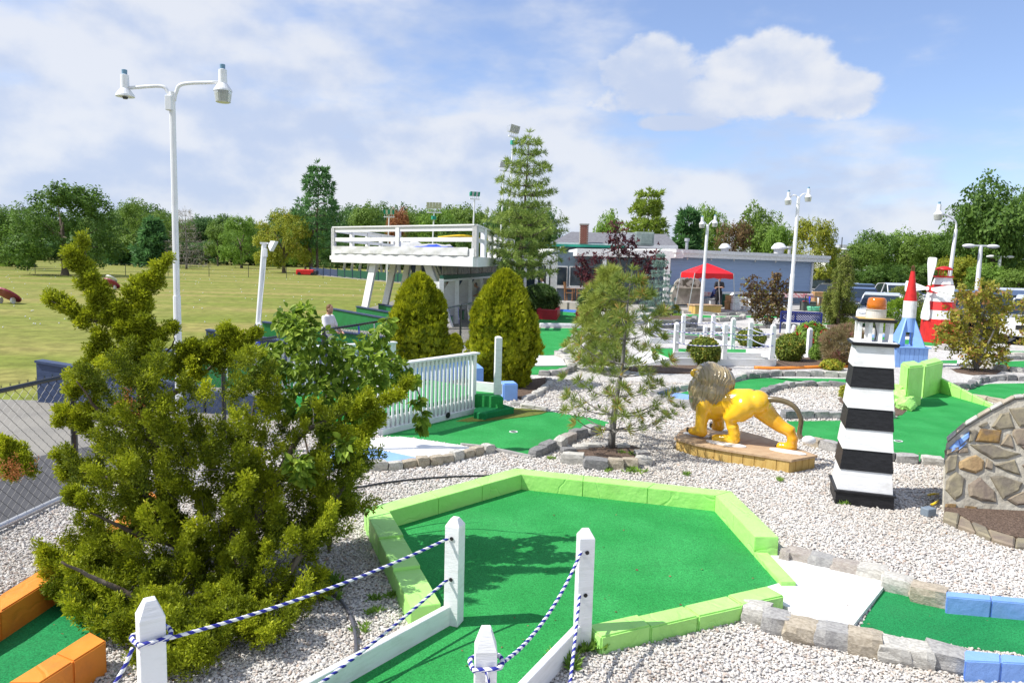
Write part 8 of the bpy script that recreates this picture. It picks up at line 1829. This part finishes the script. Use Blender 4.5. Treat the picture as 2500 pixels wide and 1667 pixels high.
# weeds
o = empty('weeds', B3.g(770, 1330), 'small green weeds sprouting at the foot of the border and ring', 'weeds'); o['kind'] = 'stuff'
WP = [(B3, 770, 1300, .10), (B3, 700, 1330, .07), (B3, 620, 1440, .09), (R7, 1080, 1260, .08), (R7, 1060, 1230, .06), (R7, 460, 1160, .05), (R7, 900, 1255, .05), (R8, 820, 1500, .06), (R7, 1495, 1280, .05), (B4, 330, 20, .05), (B2, 1130, 900, .06), (B2, 1000, 930, .05), (B2, 980, 1030, .05), (B2, 620, 840, .12), (B2, 900, 1170, .05), (B2, 1060, 1310, .05), (B2, 1330, 1100, .06), (R7, 1080, 1130, .06), (R7, 1000, 1120, .06)]
pos = np.concatenate([np.array(tuple(q.g(x, y, .01)))+np.random.default_rng(i).normal(size=(9, 3))*np.array([s*.5, s*.5, .004]) for i, (q, x, y, s) in enumerate(WP)]); sc_ = np.repeat([s for *_, s in WP], 9)
foliage('weed_leaves', stamp([t_needles(8, 1., .22, .8) for _ in range(4)], pos, np.tile([0, 0, 1.], (len(pos), 1)), sc_, RG.random(len(pos))), lm_fresh, o, tuple(o.location))
tag(o, kind='stuff')
# fallen leaves and twigs over the ground
n = 520; ys = 3.8+11*RG.random(n)**1.3; xs = (RG.random(n)*1.5-.75)*ys; P = np.stack([xs, ys, np.full(n, .035)], -1); P = P[(P[:, 0] > np.interp(P[:, 1], [y for x, y in FENCE], [x for x, y in FENCE])+.2)]
ob = bpy.data.objects.new('leaf_litter', qmesh('leaf_litter', *stamp([t_leaves(1, .01, 1., .6)], P, np.tile([0, 0, 1.], (len(P), 1))+RG.normal(size=(len(P), 3))*.2, RG.uniform(.012, .035, len(P)), RG.random(len(P))), leafmat('dry_leaf', (.14, .06, .03), (.28, .17, .08), None, .1))); COL.objects.link(ob); tag(ob, 'dry brown leaf bits scattered over the ground', 'leaf litter', kind='stuff')

# ------------------------------------------------------------------ loose pebbles
def inpoly(P, poly):
    x, y = P[:, 0], P[:, 1]; c = np.zeros(len(P), bool); n = len(poly); j = n-1
    for i in range(n):
        xi, yi = poly[i]; xj, yj = poly[j]
        if yi != yj: c ^= ((yi > y) != (yj > y)) & (x < (xj-xi)*(y-yi)/(yj-yi)+xi)
        j = i
    return c
def pebbles():
    g = np.random.default_rng(5); allp = []; alls = []
    for y0, y1, dens, s0, s1 in ((3.3, 5.2, 4200, .012, .025), (5.2, 7.5, 3000, .014, .028), (7.5, 10.5, 1700, .018, .034), (10.5, 15., 600, .026, .044)):
        hw = y1*.98+.3; A_ = 2*hw*(y1-y0); n = int(A_*dens); P = np.stack([g.uniform(-hw, hw, n), g.uniform(y0, y1, n)], -1)
        P = P[np.abs(P[:, 0]) < P[:, 1]*.98+.3]; P = P[P[:, 0] > np.interp(P[:, 1], [y for x, y in FENCE], [x for x, y in FENCE])+.03]
        keep = np.ones(len(P), bool)
        for q in NOFILL: keep &= ~inpoly(P, q)
        P = P[keep]; allp.append(P); alls.append(g.uniform(s0, s1, len(P))*(1+.5*(g.random(len(P)) < .06)))
    P = np.concatenate(allp); S = np.concatenate(alls); n = len(P)
    me = bpy.data.meshes.new('pebbles'); me.vertices.add(n); me.vertices.foreach_set('co', np.stack([P[:, 0], P[:, 1], S*.18+g.random(n)*.008], -1).astype(np.float32).ravel())
    at = me.attributes.new('size', 'FLOAT', 'POINT'); at.data.foreach_set('value', S.astype(np.float32)); at = me.attributes.new('spin', 'FLOAT_VECTOR', 'POINT'); at.data.foreach_set('vector', (g.random((n, 3))*6.28*np.array([.12, .12, 1])).astype(np.float32).ravel())
    ob = bpy.data.objects.new('pebbles', me); COL.objects.link(ob); tag(ob, 'loose white and tan pebbles covering the gravel', 'pebbles', kind='stuff')
    pm = bpy.data.materials.new('pebble'); pm.use_nodes = True; t = pm.node_tree; L = t.links.new; oi = t.nodes.new('ShaderNodeObjectInfo'); rp = t.nodes.new('ShaderNodeValToRGB'); e = rp.color_ramp.elements
    e[0].color = (.60, .58, .55, 1); e[1].color = (.52, .50, .48, 1)
    for p_, c in ((.22, (.66, .65, .63)), (.40, (.54, .50, .45)), (.5, (.70, .69, .68)), (.66, (.60, .57, .53)), (.76, (.50, .48, .46)), (.8, (.68, .67, .66)), (.95, (.46, .37, .31))): q = e.new(p_); q.color = (*c, 1)
    L(oi.outputs['Random'], rp.inputs[0]); b = t.nodes['Principled BSDF']
    nz_ = t.nodes.new('ShaderNodeTexNoise'); nz_.inputs['Scale'].default_value = .8; nz_.inputs['Detail'].default_value = 5; L(oi.outputs['Location'], nz_.inputs['Vector']); mr_ = t.nodes.new('ShaderNodeMapRange'); mr_.inputs[1].default_value = .38; mr_.inputs[2].default_value = .66; L(nz_.outputs[0], mr_.inputs[0])
    mx_ = t.nodes.new('ShaderNodeMix'); mx_.data_type = 'RGBA'; mx_.blend_type = 'MULTIPLY'; mx_.inputs[0].default_value = 1; pt = t.nodes.new('ShaderNodeMix'); pt.data_type = 'RGBA'; L(mr_.outputs[0], pt.inputs[0]); pt.inputs[6].default_value = (.86, .83, .78, 1); pt.inputs[7].default_value = (1., .99, .98, 1)
    L(rp.outputs[0], mx_.inputs[6]); L(pt.outputs[2], mx_.inputs[7]); L(mx_.outputs[2], b.inputs['Base Color']); b.inputs['Roughness'].default_value = .75; b.inputs['Specular IOR Level'].default_value = .3
    srcs = []
    for k in range(5):
        bm = bmesh.new(); bmesh.ops.create_icosphere(bm, subdivisions=1, radius=.5); rr = random.Random(k)
        for v in bm.verts: v.co = Vector((v.co.x*1.15, v.co.y*.9, v.co.z*.66))*(1+rr.uniform(-.22, .22))
        m2 = bpy.data.meshes.new('pebble_shape'); bm.to_mesh(m2); bm.free(); m2.materials.append(pm); srcs.append(m2)
    ng = bpy.data.node_groups.new('scatter_pebbles', 'GeometryNodeTree'); ng.interface.new_socket('Geometry', in_out='INPUT', socket_type='NodeSocketGeometry'); ng.interface.new_socket('Geometry', in_out='OUTPUT', socket_type='NodeSocketGeometry')
    nd = ng.nodes; gi = nd.new('NodeGroupInput'); go = nd.new('NodeGroupOutput'); LL = ng.links.new
    # pebble shapes as primitives inside the tree: no helper objects in the scene
    gg = nd.new('GeometryNodeGeometryToInstance')
    for k in range(4):
        ic = nd.new('GeometryNodeMeshIcoSphere'); ic.inputs['Radius'].default_value = .5; ic.inputs['Subdivisions'].default_value = 1
        sp = nd.new('GeometryNodeSetPosition'); ps = nd.new('GeometryNodeInputPosition'); nz = nd.new('ShaderNodeTexNoise'); nz.inputs['Scale'].default_value = 1.3; vm = nd.new('ShaderNodeVectorMath'); vm.operation = 'ADD'; vm.inputs[1].default_value = (k*7.1, k*3.3, k); LL(ps.outputs[0], vm.inputs[0]); LL(vm.outputs[0], nz.inputs['Vector'])
        v2 = nd.new('ShaderNodeVectorMath'); v2.operation = 'SUBTRACT'; LL(nz.outputs['Color'], v2.inputs[0]); v2.inputs[1].default_value = (.5, .5, .5); v3 = nd.new('ShaderNodeVectorMath'); v3.operation = 'SCALE'; v3.inputs['Scale'].default_value = .9; LL(v2.outputs[0], v3.inputs[0]); LL(ic.outputs[0], sp.inputs[0]); LL(v3.outputs[0], sp.inputs['Offset'])
        tr = nd.new('GeometryNodeTransform'); tr.inputs['Scale'].default_value = (1.12-.1*k, .88+.05*k, .56); LL(sp.outputs[0], tr.inputs[0]); sm = nd.new('GeometryNodeSetMaterial'); sm.inputs['Material'].default_value = pm; LL(tr.outputs[0], sm.inputs[0]); LL(sm.outputs[0], gg.inputs[0])
    mp = nd.new('GeometryNodeMeshToPoints'); LL(gi.outputs[0], mp.inputs[0]); ip = nd.new('GeometryNodeInstanceOnPoints'); LL(mp.outputs[0], ip.inputs['Points']); LL(gg.outputs[0], ip.inputs['Instance']); ip.inputs['Pick Instance'].default_value = True
    ns = nd.new('GeometryNodeInputNamedAttribute'); ns.data_type = 'FLOAT'; ns.inputs[0].default_value = 'size'; LL(ns.outputs[0], ip.inputs['Scale']); nr = nd.new('GeometryNodeInputNamedAttribute'); nr.data_type = 'FLOAT_VECTOR'; nr.inputs[0].default_value = 'spin'
    er = nd.new('FunctionNodeEulerToRotation'); LL(nr.outputs[0], er.inputs[0]); LL(er.outputs[0], ip.inputs['Rotation']); LL(ip.outputs[0], go.inputs[0])
    md = ob.modifiers.new('scatter', 'NODES'); md.node_group = ng
    for m2 in srcs: bpy.data.meshes.remove(m2)
    return n
NP = pebbles()
print('JUNIPER SPRIGS', NJ, 'PEBBLES', NP, 'TRIS', sum(sum(len(p.vertices)-2 for p in m.polygons) for m in bpy.data.meshes))
scene.cycles.max_bounces = 6; scene.cycles.transparent_max_bounces = 6; scene.cycles.diffuse_bounces = 3; scene.cycles.glossy_bounces = 2; scene.cycles.transmission_bounces = 4; scene.cycles.caustics_reflective = False; scene.cycles.caustics_refractive = False
